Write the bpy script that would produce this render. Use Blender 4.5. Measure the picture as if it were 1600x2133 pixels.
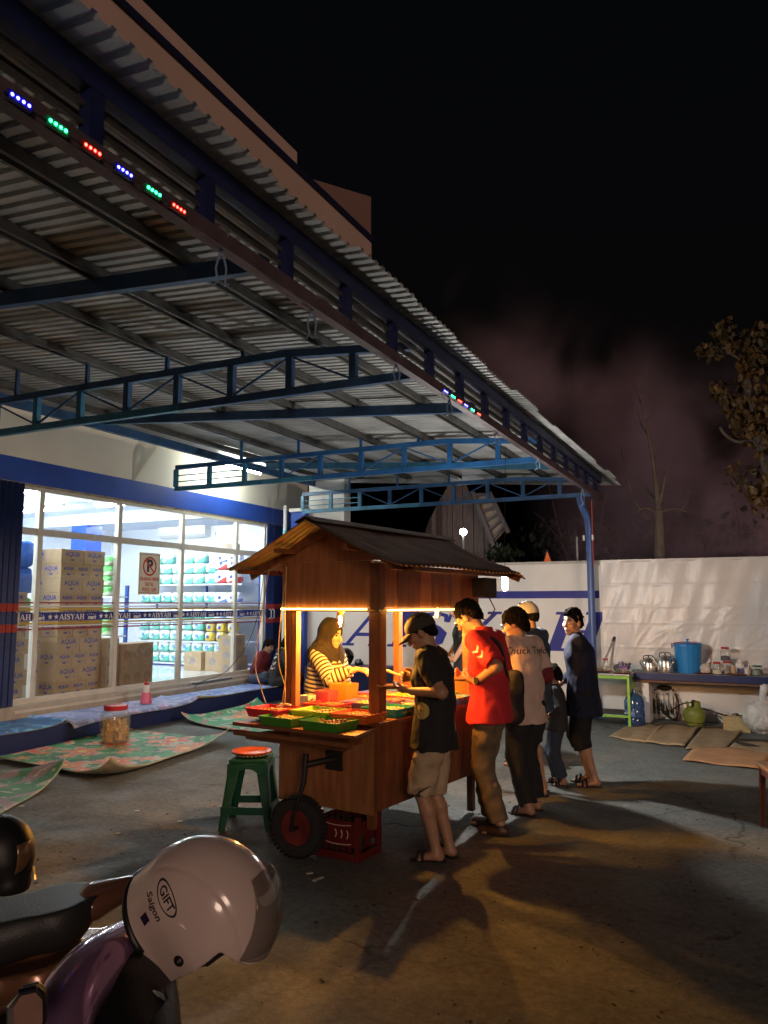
import bpy, bmesh, math, random
import numpy as np
from mathutils import Vector, Matrix, Euler
from mathutils.bvhtree import BVHTree
import openvdb as vdb

for o in list(bpy.data.objects): bpy.data.objects.remove(o, do_unlink=True)
SC = bpy.context.scene
COL = SC.collection
R = math.radians
rnd = random.Random(7)

# ------------------------------------------------------------------ camera
CAM_H = 1.65
F_PX, CX, CY = 1602.0, 800.0, 1066.5            # of the 1600 x 2133 photograph
PITCH = math.atan(192.5 / F_PX)
YAW = math.atan(779.0 / math.hypot(F_PX, 192.5))
cd = bpy.data.cameras.new('camera'); cam = bpy.data.objects.new('camera', cd); COL.objects.link(cam)
cam.location = (0, 0, CAM_H); cam.rotation_euler = (R(90) + PITCH, 0, YAW)
cd.sensor_fit = 'VERTICAL'; cd.sensor_height = 24.0; cd.sensor_width = 18.0
cd.lens = F_PX / 2133.0 * 24.0; cd.clip_start = 0.05; cd.clip_end = 2000
SC.camera = cam

# ------------------------------------------------------------------ night sky, street light, exposure
W = bpy.data.worlds.new('World'); SC.world = W; W.use_nodes = True
wn = W.node_tree; bgd = wn.nodes['Background']
skt = wn.nodes.new('ShaderNodeTexSky'); skt.sky_type = 'NISHITA'; skt.sun_disc = False
skt.sun_elevation = R(-4); skt.sun_rotation = R(142)
bgd.inputs['Strength'].default_value = 0.12
wn.links.new(skt.outputs[0], bgd.inputs[0])
SUN_DIR = Vector((0.60, -0.76, 0.20)).normalized()     # towards the warm street light behind the camera
sl = bpy.data.lights.new('street_light', 'SUN'); sl.energy = 0.62; sl.angle = R(14); sl.color = (1.0, 0.70, 0.54)
so = bpy.data.objects.new('street_light', sl); COL.objects.link(so)
so.rotation_euler = SUN_DIR.to_track_quat('Z', 'Y').to_euler(); so.location = (12, -14, 9)
SC.view_settings.view_transform = 'Standard'; SC.view_settings.look = 'None'
SC.view_settings.exposure = 0.0; SC.view_settings.gamma = 1.0; SC.view_settings.use_curve_mapping = False
SC.render.engine = 'CYCLES'
SC.cycles.use_denoising = True
SC.cycles.max_bounces = 8; SC.cycles.transparent_max_bounces = 24; SC.cycles.volume_bounces = 1
SC.cycles.sample_clamp_indirect = 6.0
SC.cycles.caustics_reflective = False; SC.cycles.caustics_refractive = False
SC.cycles.volume_step_rate = 2.0; SC.cycles.volume_max_steps = 96

# ------------------------------------------------------------------ measuring helpers: photo pixel -> place
FWD = Vector((-math.sin(YAW) * math.cos(PITCH), math.cos(YAW) * math.cos(PITCH), math.sin(PITCH)))
RGT = Vector((math.cos(YAW), math.sin(YAW), 0)); UPV = RGT.cross(FWD); EYE = Vector((0, 0, CAM_H))
def ray(x, y): return FWD * F_PX + RGT * (x - CX) - UPV * (y - CY)
def gz(x, y, z=0.0): d = ray(x, y); return EYE + d * ((z - CAM_H) / d.z)
def gx(x, y, X): d = ray(x, y); return EYE + d * (X / d.x)
def gy(x, y, Y): d = ray(x, y); return EYE + d * (Y / d.y)

# ------------------------------------------------------------------ materials
MATS = {}
def pm(name, col=(.5, .5, .5), rough=.6, metal=0.0, var=0.0, vscale=8.0, bump=0.0, bscale=30.0, col2=None, spec=.5,
       emit=None, estr=0.0, coat=0.0, trans=0.0, alpha=1.0, stretch=None, rvar=0.0, detail=6.0):
    """one procedural Principled material: base colour broken up by noise, optional bump"""
    if name in MATS: return MATS[name]
    m = bpy.data.materials.new(name); m.use_nodes = True; MATS[name] = m
    nt = m.node_tree; b = nt.nodes['Principled BSDF']
    b.inputs['Base Color'].default_value = (*col, 1); b.inputs['Roughness'].default_value = rough
    b.inputs['Metallic'].default_value = metal; b.inputs['Specular IOR Level'].default_value = spec
    b.inputs['Coat Weight'].default_value = coat; b.inputs['Transmission Weight'].default_value = trans
    b.inputs['Alpha'].default_value = alpha
    if emit: b.inputs['Emission Color'].default_value = (*emit, 1); b.inputs['Emission Strength'].default_value = estr
    tc = nt.nodes.new('ShaderNodeTexCoord'); src = tc.outputs['Object']
    if stretch:
        mp = nt.nodes.new('ShaderNodeMapping'); mp.inputs['Scale'].default_value = stretch
        nt.links.new(src, mp.inputs[0]); src = mp.outputs[0]
    if var or col2 or rvar:
        n = nt.nodes.new('ShaderNodeTexNoise'); n.inputs['Scale'].default_value = vscale; n.inputs['Detail'].default_value = detail
        nt.links.new(src, n.inputs['Vector'])
        r = nt.nodes.new('ShaderNodeValToRGB'); r.color_ramp.elements[0].position = .3; r.color_ramp.elements[1].position = .7
        c2 = col2 or tuple(max(0, c * (1 - var)) for c in col); c1 = col if col2 else tuple(min(1, c * (1 + var * .6)) for c in col)
        r.color_ramp.elements[0].color = (*c2, 1); r.color_ramp.elements[1].color = (*c1, 1)
        nt.links.new(n.outputs['Fac'], r.inputs[0]); nt.links.new(r.outputs[0], b.inputs['Base Color'])
        if rvar:
            mr = nt.nodes.new('ShaderNodeMapRange'); mr.inputs['To Min'].default_value = max(.02, rough - rvar); mr.inputs['To Max'].default_value = min(1, rough + rvar)
            nt.links.new(n.outputs['Fac'], mr.inputs['Value']); nt.links.new(mr.outputs[0], b.inputs['Roughness'])
    if bump:
        n2 = nt.nodes.new('ShaderNodeTexNoise'); n2.inputs['Scale'].default_value = bscale; n2.inputs['Detail'].default_value = 5
        nt.links.new(src, n2.inputs['Vector'])
        bp = nt.nodes.new('ShaderNodeBump'); bp.inputs['Strength'].default_value = bump; bp.inputs['Distance'].default_value = .02
        nt.links.new(n2.outputs['Fac'], bp.inputs['Height']); nt.links.new(bp.outputs[0], b.inputs['Normal'])
    return m
def emat(name, col, strength):
    if name in MATS: return MATS[name]
    m = bpy.data.materials.new(name); m.use_nodes = True; MATS[name] = m
    nt = m.node_tree; nt.nodes.clear(); e = nt.nodes.new('ShaderNodeEmission'); o = nt.nodes.new('ShaderNodeOutputMaterial')
    e.inputs[0].default_value = (*col, 1); e.inputs[1].default_value = strength; nt.links.new(e.outputs[0], o.inputs[0])
    return m
def glassmat(name, tint=(.97, .98, 1), ior=1.45, rough=0.0, body=0.0, bcol=(.8, .8, .8)):
    """thin sheet: clear with a Fresnel reflection, optionally a little milky body"""
    if name in MATS: return MATS[name]
    m = bpy.data.materials.new(name); m.use_nodes = True; MATS[name] = m
    nt = m.node_tree; nt.nodes.clear(); N = nt.nodes.new
    o = N('ShaderNodeOutputMaterial'); t = N('ShaderNodeBsdfTransparent'); g = N('ShaderNodeBsdfGlossy'); f = N('ShaderNodeLayerWeight'); pw = N('ShaderNodeMath'); mr = N('ShaderNodeMapRange'); mx = N('ShaderNodeMixShader')
    t.inputs[0].default_value = (*tint, 1); g.inputs['Roughness'].default_value = rough; f.inputs[0].default_value = .5; pw.operation = 'POWER'; pw.inputs[1].default_value = 4.0
    mr.inputs['To Min'].default_value = ((ior - 1) / (ior + 1)) ** 2 * 2; mr.inputs['To Max'].default_value = .85
    nt.links.new(f.outputs['Facing'], pw.inputs[0]); nt.links.new(pw.outputs[0], mr.inputs['Value'])
    base = t.outputs[0]
    if body:
        d = N('ShaderNodeBsdfDiffuse'); d.inputs[0].default_value = (*bcol, 1); m2 = N('ShaderNodeMixShader'); m2.inputs[0].default_value = body
        nt.links.new(t.outputs[0], m2.inputs[1]); nt.links.new(d.outputs[0], m2.inputs[2]); base = m2.outputs[0]
    nt.links.new(mr.outputs[0], mx.inputs[0]); nt.links.new(base, mx.inputs[1]); nt.links.new(g.outputs[0], mx.inputs[2]); nt.links.new(mx.outputs[0], o.inputs[0])
    return m

# ------------------------------------------------------------------ mesh building
class MB:
    def __init__(s): s.v = []; s.f = []; s.mi = []; s.cur = 0
    def add(s, vs, fs):
        b = len(s.v); s.v.extend([tuple(v) for v in vs])
        for f in fs: s.f.append([b + i for i in f]); s.mi.append(s.cur)
        return s
    def box(s, x0, x1, y0, y1, z0, z1, M=None):
        vs = [Vector((x, y, z)) for z in (z0, z1) for y in (y0, y1) for x in (x0, x1)]
        if M: vs = [M @ v for v in vs]
        return s.add(vs, [(0, 2, 3, 1), (4, 5, 7, 6), (0, 1, 5, 4), (2, 6, 7, 3), (0, 4, 6, 2), (1, 3, 7, 5)])
    def bar(s, a, b, w, h, up=(0, 0, 1)):
        """rectangular bar from a to b; w across, h along 'up'"""
        a = Vector(a); b = Vector(b); d = (b - a).normalized(); u = Vector(up); sd = d.cross(u)
        if sd.length < 1e-4: u = Vector((1, 0, 0)); sd = d.cross(u)
        sd.normalize(); u = sd.cross(d)
        vs = [p + sd * (i * w / 2) + u * (j * h / 2) for p in (a, b) for j in (-1, 1) for i in (-1, 1)]
        return s.add(vs, [(0, 2, 3, 1), (4, 5, 7, 6), (0, 1, 5, 4), (2, 6, 7, 3), (0, 4, 6, 2), (1, 3, 7, 5)])
    def tube(s, pts, r, n=8, caps=True):
        pts = [Vector(p) for p in pts]; rs = r if isinstance(r, (list, tuple)) else [r] * len(pts)
        rings = []; ref = None
        for i, p in enumerate(pts):
            d = (pts[min(i + 1, len(pts) - 1)] - pts[max(i - 1, 0)]).normalized()
            if ref is None: ref = d.orthogonal().normalized()
            ref = (ref - d * ref.dot(d)); ref = ref.normalized() if ref.length > 1e-5 else d.orthogonal().normalized()
            o = d.cross(ref); rings.append([p + (ref * math.cos(2 * math.pi * k / n) + o * math.sin(2 * math.pi * k / n)) * rs[i] for k in range(n)])
        vs = [v for rg in rings for v in rg]; fs = []
        for i in range(len(pts) - 1):
            for k in range(n): fs.append((i * n + k, i * n + (k + 1) % n, (i + 1) * n + (k + 1) % n, (i + 1) * n + k))
        if caps: fs.append(tuple(range(n))[::-1]); fs.append(tuple((len(pts) - 1) * n + k for k in range(n)))
        return s.add(vs, fs)
    def lathe(s, prof, n=24, M=None, cap=True):
        """prof: (r, z) pairs around local z"""
        vs = []; fs = []
        for r, z in prof:
            for k in range(n):
                a = 2 * math.pi * k / n; vs.append(Vector((r * math.cos(a), r * math.sin(a), z)))
        for i in range(len(prof) - 1):
            for k in range(n): fs.append((i * n + k, i * n + (k + 1) % n, (i + 1) * n + (k + 1) % n, (i + 1) * n + k))
        if cap: fs.append(tuple(range(n))[::-1]); fs.append(tuple((len(prof) - 1) * n + k for k in range(n)))
        if M: vs = [M @ v for v in vs]
        return s.add(vs, fs)
    def prism(s, poly, d, M=None):
        """polygon in local xy extruded by d along z"""
        n = len(poly); vs = [Vector((p[0], p[1], 0)) for p in poly] + [Vector((p[0], p[1], d)) for p in poly]
        if M: vs = [M @ v for v in vs]
        return s.add(vs, [tuple(range(n))[::-1], tuple(range(n, 2 * n))] + [(i, (i + 1) % n, n + (i + 1) % n, n + i) for i in range(n)])
    def grid(s, fn, nu, nv):
        vs = [fn(i / nu, j / nv) for j in range(nv + 1) for i in range(nu + 1)]
        return s.add(vs, [(j * (nu + 1) + i, j * (nu + 1) + i + 1, (j + 1) * (nu + 1) + i + 1, (j + 1) * (nu + 1) + i) for j in range(nv) for i in range(nu)])
    def mesh(s, name, mats, smooth=False, bevel=0.0):
        me = bpy.data.meshes.new(name); me.from_pydata(s.v, [], s.f)
        for m in (mats if isinstance(mats, (list, tuple)) else [mats]): me.materials.append(m)
        if any(s.mi): me.polygons.foreach_set('material_index', s.mi)
        bm = bmesh.new(); bm.from_mesh(me)
        if bevel:
            es = [e for e in bm.edges if len(e.link_faces) == 2 and e.calc_face_angle(0) > .5]
            bmesh.ops.bevel(bm, geom=es, offset=bevel, segments=2, affect='EDGES', profile=.6)
        bmesh.ops.recalc_face_normals(bm, faces=bm.faces); bm.to_mesh(me); bm.free()
        if smooth:
            me.polygons.foreach_set('use_smooth', [True] * len(me.polygons))
            if smooth != 'all': me.set_sharp_from_angle(angle=R(38))
        me.update(); return me
    def build(s, name, mats, parent=None, smooth=False, bevel=0.0, **kw):
        return link(name, s.mesh(name, mats, smooth, bevel), parent, **kw)
def link(name, me, parent=None, loc=None, rot=None, label=None, cat=None, group=None, kind=None):
    o = bpy.data.objects.new(name, me); COL.objects.link(o)
    if parent: o.parent = parent
    if loc is not None: o.location = loc
    if rot is not None: o.rotation_euler = rot
    return tag(o, label, cat, group, kind)
def tag(o, label=None, cat=None, group=None, kind=None):
    if label: o['label'] = label
    if cat: o['category'] = cat
    if group: o['group'] = group
    if kind: o['kind'] = kind
    return o
def thing(name, label, cat, loc=(0, 0, 0), rz=0.0, group=None, kind=None):
    o = bpy.data.objects.new(name, None); o.empty_display_size = .1; COL.objects.link(o)
    o.location = loc; o.rotation_euler = (0, 0, rz)
    return tag(o, label, cat, group, kind)
def up_normals(o):
    me = o.data; z = sum(p.normal.z * p.area for p in me.polygons)
    if z < 0: me.flip_normals()
    return o
def mods(o, solid=None, sub=0, off=0):
    if solid: m = o.modifiers.new('s', 'SOLIDIFY'); m.thickness = solid; m.offset = off
    if sub: m = o.modifiers.new('u', 'SUBSURF'); m.levels = m.render_levels = sub
    return o
def Mx(loc=(0, 0, 0), rot=(0, 0, 0), sc=(1, 1, 1)):
    return Matrix.LocRotScale(Vector(loc), Euler(rot), Vector(sc))

# ------------------------------------------------------------------ lettering
def text_bm(body, size=1.0, shear=0.0, depth=0.0, align='CENTER', bold=0.0):
    cu = bpy.data.curves.new('lettering', 'FONT'); cu.body = body; cu.size = size; cu.align_x = align; cu.align_y = 'CENTER'; cu.shear = shear
    cu.extrude = depth; cu.resolution_u = 2; cu.offset = bold
    ob = bpy.data.objects.new('lettering', cu); COL.objects.link(ob)
    dg = bpy.context.evaluated_depsgraph_get(); me = bpy.data.meshes.new_from_object(ob.evaluated_get(dg))
    bpy.data.objects.remove(ob, do_unlink=True); bpy.data.curves.remove(cu)
    return me
_TX = {}
def text_mesh(body, size, mat, **kw):
    k = (body, size, mat.name, tuple(sorted(kw.items())))
    if k not in _TX:
        me = text_bm(body, size, **kw); me.materials.clear(); me.materials.append(mat); _TX[k] = me
    return _TX[k]
def place_text(body, size, mat, parent, M, name='lettering', **kw):
    o = link(name, text_mesh(body, size, mat, **kw), parent); o.matrix_local = M; return o
def wall_M(p, nrm, up=(0, 0, 1)):
    """local x to the reader's right, y up, z = nrm"""
    z = Vector(nrm).normalized(); y = Vector(up); y = (y - z * y.dot(z)).normalized(); x = y.cross(z)
    return Matrix(((x.x, y.x, z.x, p[0]), (x.y, y.y, z.y, p[1]), (x.z, y.z, z.z, p[2]), (0, 0, 0, 1)))
# serif capitals of the shop name, drawn on a unit-high cell: list of polygons, advance
def _stem(x0, x1, serif=.09, t=.07):
    return [[(x0, t), (x1, t), (x1, 1 - t), (x0, 1 - t)], [(x0 - serif, 0), (x1 + serif, 0), (x1 + serif, t), (x0 - serif, t)], [(x0 - serif, 1 - t), (x1 + serif, 1 - t), (x1 + serif, 1), (x0 - serif, 1)]]
def _S():
    pts = [(.60, .72), (.56, .88), (.36, .955), (.15, .88), (.13, .72), (.25, .60), (.45, .48), (.60, .36), (.60, .18), (.42, .045), (.20, .06), (.08, .16), (.07, .30)]
    w = [.04, .05, .05, .09, .11, .12, .13, .12, .11, .09, .05, .05, .05]
    L, Rr = [], []
    for i, p in enumerate(pts):
        a = Vector(pts[max(i - 1, 0)]); b = Vector(pts[min(i + 1, len(pts) - 1)]); d = (b - a).normalized(); n = Vector((-d.y, d.x)) * w[i] * .95
        L.append((p[0] + n.x, p[1] + n.y)); Rr.append((p[0] - n.x, p[1] - n.y))
    q = [[L[i], L[i + 1], Rr[i + 1], Rr[i]] for i in range(len(pts) - 1)]
    return q + [[(.60, .70), (.68, .70), (.68, .98), (.62, .98)], [(.02, .02), (.07, .02), (.08, .32), (.02, .32)]]
GLYPH = {
    'A': ([[(.04, .07), (.14, .07), (.49, 1), (.39, 1)], [(.39, 1), (.54, 1), (.89, .07), (.63, .07)], [(.20, .28), (.62, .28), (.60, .38), (.24, .38)], [(-.03, 0), (.24, 0), (.24, .07), (-.03, .07)], [(.56, 0), (.95, 0), (.95, .07), (.56, .07)]], .97),
    'I': (_stem(.10, .33), .46),
    'S': (_S(), .76),
    'Y': ([[(.34, .07), (.57, .07), (.57, .46), (.34, .46)], [(.05, .93), (.31, .93), (.57, .46), (.36, .42)], [(.68, .93), (.79, .93), (.57, .46), (.45, .46)], [(-.02, .93), (.38, .93), (.38, 1), (-.02, 1)], [(.60, .93), (.87, .93), (.87, 1), (.60, 1)], [(.27, 0), (.64, 0), (.64, .07), (.27, .07)]], .90),
    'H': (_stem(.09, .32) + _stem(.62, .85) + [[(.30, .46), (.64, .46), (.64, .54), (.30, .54)]], 1.0)}
def serif_word(word, h, shear=0.0, d=.002, adv=1.0, sx=1.0):
    """list of (letter, MB) placed along x, baseline at y = 0"""
    out = []; x = 0.0
    for ch in word:
        polys, a = GLYPH[ch]; mb = MB()
        for k, p in enumerate(polys): mb.prism([((x + q[0] * sx + q[1] * shear) * h, q[1] * h) for q in p], d + k * 1e-4)
        out.append((ch, mb)); x += a * sx * adv
    return out, x * h
# ================================================================== materials of the place
M_ground = pm('concrete_ground', (.20, .185, .16), .85, bump=.25, bscale=40)
def ground_nodes():
    nt = M_ground.node_tree; b = nt.nodes['Principled BSDF']; N = nt.nodes.new; lk = nt.links.new
    tc = N('ShaderNodeTexCoord')
    def noise(sc, det=6, rough=.6, off=0):
        n = N('ShaderNodeTexNoise'); n.inputs['Scale'].default_value = sc; n.inputs['Detail'].default_value = det; n.inputs['Roughness'].default_value = rough
        mp = N('ShaderNodeMapping'); mp.inputs['Location'].default_value = (off, off * 1.7, 0); lk(tc.outputs['Object'], mp.inputs[0]); lk(mp.outputs[0], n.inputs['Vector']); return n.outputs['Fac']
    def ramp(src, a, b_, ca, cb):
        r = N('ShaderNodeValToRGB'); r.color_ramp.elements[0].position = a; r.color_ramp.elements[1].position = b_
        r.color_ramp.elements[0].color = (*ca, 1); r.color_ramp.elements[1].color = (*cb, 1); lk(src, r.inputs[0]); return r.outputs[0]
    def mix(fac, a, b_, mode='MIX'):
        m = N('ShaderNodeMix'); m.data_type = 'RGBA'; m.blend_type = mode
        if isinstance(fac, float): m.inputs[0].default_value = fac
        else: lk(fac, m.inputs[0])
        lk(a, m.inputs[6]); lk(b_, m.inputs[7]); return m.outputs[2]
    c = ramp(noise(.55, 8, .65), .34, .68, (.085, .080, .072), (.25, .235, .205))
    c = mix(.6, c, ramp(noise(3.2, 9, .75, 5), .36, .66, (.045, .043, .04), (.33, .31, .27)))
    c = mix(.5, c, ramp(noise(22, 8, .8, 9), .36, .64, (.05, .047, .042), (.36, .34, .30)))
    c = mix(ramp(noise(7, 4, .6, 21), .66, .72, (0, 0, 0), (1, 1, 1)), c, ramp(noise(40, 3, .6, 3), .2, .8, (.06, .055, .05), (.12, .11, .1)))
    c = mix(ramp(noise(120, 2, .5, 33), .70, .74, (0, 0, 0), (1, 1, 1)), c, ramp(noise(3, 1), .4, .6, (.36, .34, .30), (.30, .28, .25)))
    vo = N('ShaderNodeTexVoronoi'); vo.feature = 'DISTANCE_TO_EDGE'; vo.inputs['Scale'].default_value = .42; wv = N('ShaderNodeVectorMath'); wv.operation = 'ADD'; wn2 = N('ShaderNodeTexNoise'); wn2.inputs['Scale'].default_value = 2.2; wn2.inputs['Detail'].default_value = 6
    sc2 = N('ShaderNodeVectorMath'); sc2.operation = 'SCALE'; sc2.inputs['Scale'].default_value = .55; lk(tc.outputs['Object'], wn2.inputs['Vector']); lk(wn2.outputs['Color'], sc2.inputs[0]); lk(tc.outputs['Object'], wv.inputs[0]); lk(sc2.outputs[0], wv.inputs[1]); lk(wv.outputs[0], vo.inputs['Vector'])
    ck = ramp(vo.outputs['Distance'], .0, .006, (1, 1, 1), (0, 0, 0)); ckm = N('ShaderNodeMath'); ckm.operation = 'MULTIPLY'; lk(ck, ckm.inputs[0]); lk(ramp(noise(.9, 3, .5, 41), .48, .60, (0, 0, 0), (1, 1, 1)), ckm.inputs[1]); c = mix(ckm.outputs[0], c, ramp(noise(5, 1), 0, 1, (.02, .018, .016), (.03, .028, .025)))
    c = mix(ramp(noise(.8, 6, .6, 60), .62, .72, (0, 0, 0), (.65, .65, .65)), c, ramp(noise(9, 3), .3, .7, (.035, .033, .03), (.06, .056, .05)))
    tn = N('ShaderNodeMix'); tn.data_type = 'RGBA'; tn.blend_type = 'MULTIPLY'; tn.inputs[0].default_value = 1; tn.inputs[7].default_value = (.66, .74, .78, 1); lk(c, tn.inputs[6]); c = tn.outputs[2]
    lk(c, b.inputs['Base Color'])
    bp = nt.nodes['Bump']; lk(noise(60, 8, .8, 2), bp.inputs['Height']); bp.inputs['Strength'].default_value = .55; bp.inputs['Distance'].default_value = .012
    lk(ramp(noise(2.1, 5, .6, 8), .3, .7, (.55,) * 3, (.92,) * 3), b.inputs['Roughness'])
ground_nodes()
M_white = pm('white_wall_paint', (.74, .73, .70), .7, var=.10, vscale=1.6, bump=.12, bscale=18)
M_upper = pm('cream_wall_paint', (.78, .76, .66), .75, var=.10, vscale=1.2, bump=.10, bscale=16)
M_peach = pm('peach_wall_paint', (.72, .50, .42), .8, var=.08, vscale=.6, bump=.15, bscale=8)
M_blue = pm('royal_blue_paint', (.020, .075, .42), .45, var=.18, vscale=1.5, bump=.05, bscale=20)
M_navy = pm('navy_blue_paint', (.012, .022, .10), .5, var=.3, vscale=3, bump=.08, bscale=25)
M_shut = pm('shutter_blue_steel', (.010, .030, .125), .38, var=.25, vscale=5, metal=.3)
M_red = pm('red_paint', (.35, .03, .025), .5, var=.2)
M_steel = pm('truss_blue_steel', (.030, .095, .22), .45, var=.35, vscale=6, bump=.05, bscale=60)
M_steel_lt = pm('truss_lit_steel', (.04, .22, .36), .45, var=.30, vscale=9, bump=.05, bscale=60)  # paler copy of the truss steel, coloured as if lit
M_chord = pm('weathered_purple_steel', (.12, .085, .10), .55, var=.4, vscale=6)
M_purlin = pm('galvanised_channel', (.14, .135, .125), .45, metal=.6, var=.3, vscale=7)
M_sheet = pm('zinc_roof_sheet', (.46, .475, .465), .52, metal=.10, var=.30, vscale=2.5, bump=.05, bscale=40, rvar=.12)
M_alu = pm('cream_aluminium_frame', (.66, .63, .55), .4, var=.08, metal=.15)
M_tile = pm('polished_white_tile', (.80, .83, .85), .08, var=.03)
M_room = pm('shop_white_wall', (.80, .84, .92), .6, var=.03, vscale=2)
M_ceil = pm('shop_ceiling', (.66, .72, .84), .6, var=.04, vscale=2)
M_glass = glassmat('window_glass', (.96, .98, .98), 1.35)
M_black = pm('black_plastic', (.012, .012, .013), .4)
M_iron = pm('dark_iron', (.035, .032, .03), .5, metal=.5, var=.3)

# ================================================================== ground
g = MB(); g.grid(lambda u, v: (-300 + 600 * u, -300 + 600 * v, 0), 6, 6)
g.build('ground', M_ground, kind='structure')
ink = pm('dry_leaf_litter', (.05, .035, .02), .9, var=.4)
lm = MB()
for i in range(420):
    x = rnd.uniform(-4.5, 1.5); y = rnd.uniform(1.8, 7.5); s = rnd.choice((.006, .008, .010, .014)); a = rnd.uniform(0, 6.3)
    M = Mx((x, y, .004), (rnd.uniform(-.3, .3), rnd.uniform(-.3, .3), a)); lm.prism([(-s, -s * .3), (s * .6, -s * .5), (s, s * .2), (-s * .3, s * .5)], .003, M)
lm.build('ground_litter', ink, label='dark scraps and dry leaf bits scattered on the concrete', cat='litter', kind='stuff')
lm = MB()
for px, py in ((728, 1700), (717, 1704), (705, 1690), (45, 1680), (285, 1690), (375, 1712), (245, 1737)):
    p = gz(px, py) if px < 600 else gz(px - 60, py + 130); lm.box(-.02, .02, -.012, .012, .002, .006, Mx(p, (0, 0, rnd.uniform(0, 3))))
lm.build('paper_scrap_litter', pm('scrap_paper', (.6, .58, .52), .8), label='pale paper scraps dropped on the concrete by the cart', cat='litter', kind='stuff')
cr = MB(); p0, p1 = gz(470, 1563), gz(592, 1578); cr.bar(p0 + Vector((0, 0, .001)), p1 + Vector((.9, -.15, .001)), .014, .002)
cr.build('slab_joint', pm('joint_dirt', (.03, .028, .025), .9), kind='structure')

# ================================================================== platform in front of the shop
XF = -8.5; PZ = .23
pl = thing('platform', None, None, (0, 0, 0), kind='structure')
mb = MB(); mb.box(-9.2, -7.62, -3, 15.5, .0, PZ); mb.build('slab', pm('platform_concrete', (.30, .28, .25), .8, var=.25, vscale=4, bump=.2), pl)
mb = MB(); mb.box(-7.617, -7.58, -3, 12.0, .0, PZ + .004); mb.build('riser', M_navy, pl)
mb = MB(); mb.box(-8.75, XF + .10, 5.2, 13.6, PZ, .385); mb.build('threshold', pm('sill_concrete', (.42, .39, .33), .75, var=.2, vscale=6), pl)
mb = MB(); mb.box(XF + .06, XF + .135, 6.8, 13.2, .30, .33); mb.build('threshold_edge', M_alu, pl)

# ================================================================== shop building
shop = thing('shop_building', 'peach and white shop building with blue beam and lit glass front', 'building', (XF, 9, 0))
def S(mb, name, m, parent=None, **kw):      # part of the shop given in world coordinates
    mb.v = [(v[0] - XF, v[1] - 9, v[2]) for v in mb.v]; return mb.build(name, m, parent or shop, **kw)
mb = MB(); mb.box(XF - .25, XF - .02, -4, 13.9, 3.53, 4.75); S(mb, 'upper_wall', M_upper)
for z, d in ((4.18, .03), (4.24, .05), (4.30, .03)):
    mb = MB(); mb.box(XF - .02, XF + d, -4, 13.9, z, z + .045); S(mb, 'moulding', M_upper)
mb = MB(); mb.box(XF - .25, XF + .012, -4, 13.9, 3.22, 3.53); S(mb, 'beam', M_blue)
mb = MB(); mb.box(XF - .22, XF + .004, 6.5, 13.3, 3.185, 3.22); S(mb, 'beam_underside', pm('weathered_soffit', (.35, .30, .22), .8, var=.4, vscale=6))
mb = MB(); mb.box(XF - .25, XF - .02, -4, 6.45, .23, 3.22); S(mb, 'wall', M_upper)
mb = MB(); mb.box(XF - .25, XF - .02, 13.25, 13.9, .23, 3.22); S(mb, 'wall', M_blue)
mb = MB(); mb.box(XF - 5, XF - .02, -4, 16.9, 4.75, 10.95); S(mb, 'upper_storey', M_peach)
mb = MB(); mb.box(XF - 5.05, XF + .06, -4, 16.95, 10.95, 11.06); S(mb, 'stripe', pm('dark_blue_trim', (.010, .016, .07), .6))
mb = MB(); mb.box(XF - .25, XF - .02, -4, 13.3, 11.06, 11.42); S(mb, 'parapet', M_peach)
mb = MB(); mb.prism([(13.7, 11.06), (16.9, 11.06), (16.9, 12.2)], 2.4, Matrix(((0, 0, -1, XF - .035), (1, 0, 0, 0), (0, 1, 0, 0), (0, 0, 0, 1)))); S(mb, 'stair_tower', pm('shaded_peach_paint', (.36, .21, .17), .85, var=.1))  # darker peach paints in the shade of a turned face
# the white pier and the blue pillar at the end of the platform
mb = MB(); mb.box(-7.66, -7.36, 11.93, 12.25, .0, 3.34); S(mb, 'pillar', M_blue)
mb = MB(); mb.box(-7.69, -7.33, 11.90, 12.28, 3.34, 3.40); S(mb, 'pillar_cap', M_white)
mb = MB(); mb.tube([(-7.74, 11.86, .23), (-7.74, 11.86, 3.45)], .035, 10); S(mb, 'downpipe', pm('pvc_pipe', (.72, .74, .74), .4), smooth=True)
mb = MB(); mb.tube([(-7.74, 11.86, 2.95), (-7.74, 11.86, 3.0)], .041, 10); S(mb, 'pipe_clip', pm('cyan_clip', (.1, .6, .65), .4))
mb = MB(); mb.box(-7.36, -6.62, 12.06, 12.3, .0, 3.9); S(mb, 'end_wall', M_white)
# room behind the glass
RX = XF - 5.6
mb = MB(); mb.box(RX, XF - .12, 1.0, 13.95, .30, .36); S(mb, 'shop_floor', M_tile)
mb = MB(); mb.box(RX, XF - .25, 1.0, 13.95, 3.42, 3.50); S(mb, 'shop_ceiling', M_ceil)
mb = MB(); mb.box(RX - .1, RX, 1.0, 14.05, .3, 3.5); S(mb, 'back_wall', M_room)
mb = MB(); mb.box(RX, XF - .26, 13.95, 14.1, .3, 3.5); S(mb, 'side_wall', M_room)
mb = MB(); mb.box(RX, XF - .26, .9, 1.0, .3, 3.5); S(mb, 'side_wall', M_room)
for yb in (6.9, 11.0): mb = MB(); mb.box(RX, XF - .26, yb, yb + .25, 3.2, 3.42); S(mb, 'ceiling_beam', M_ceil)
mb = MB(); mb.box(-12.2, -11.8, 11.0, 11.4, .36, 3.2); S(mb, 'inner_column', M_blue)

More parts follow.
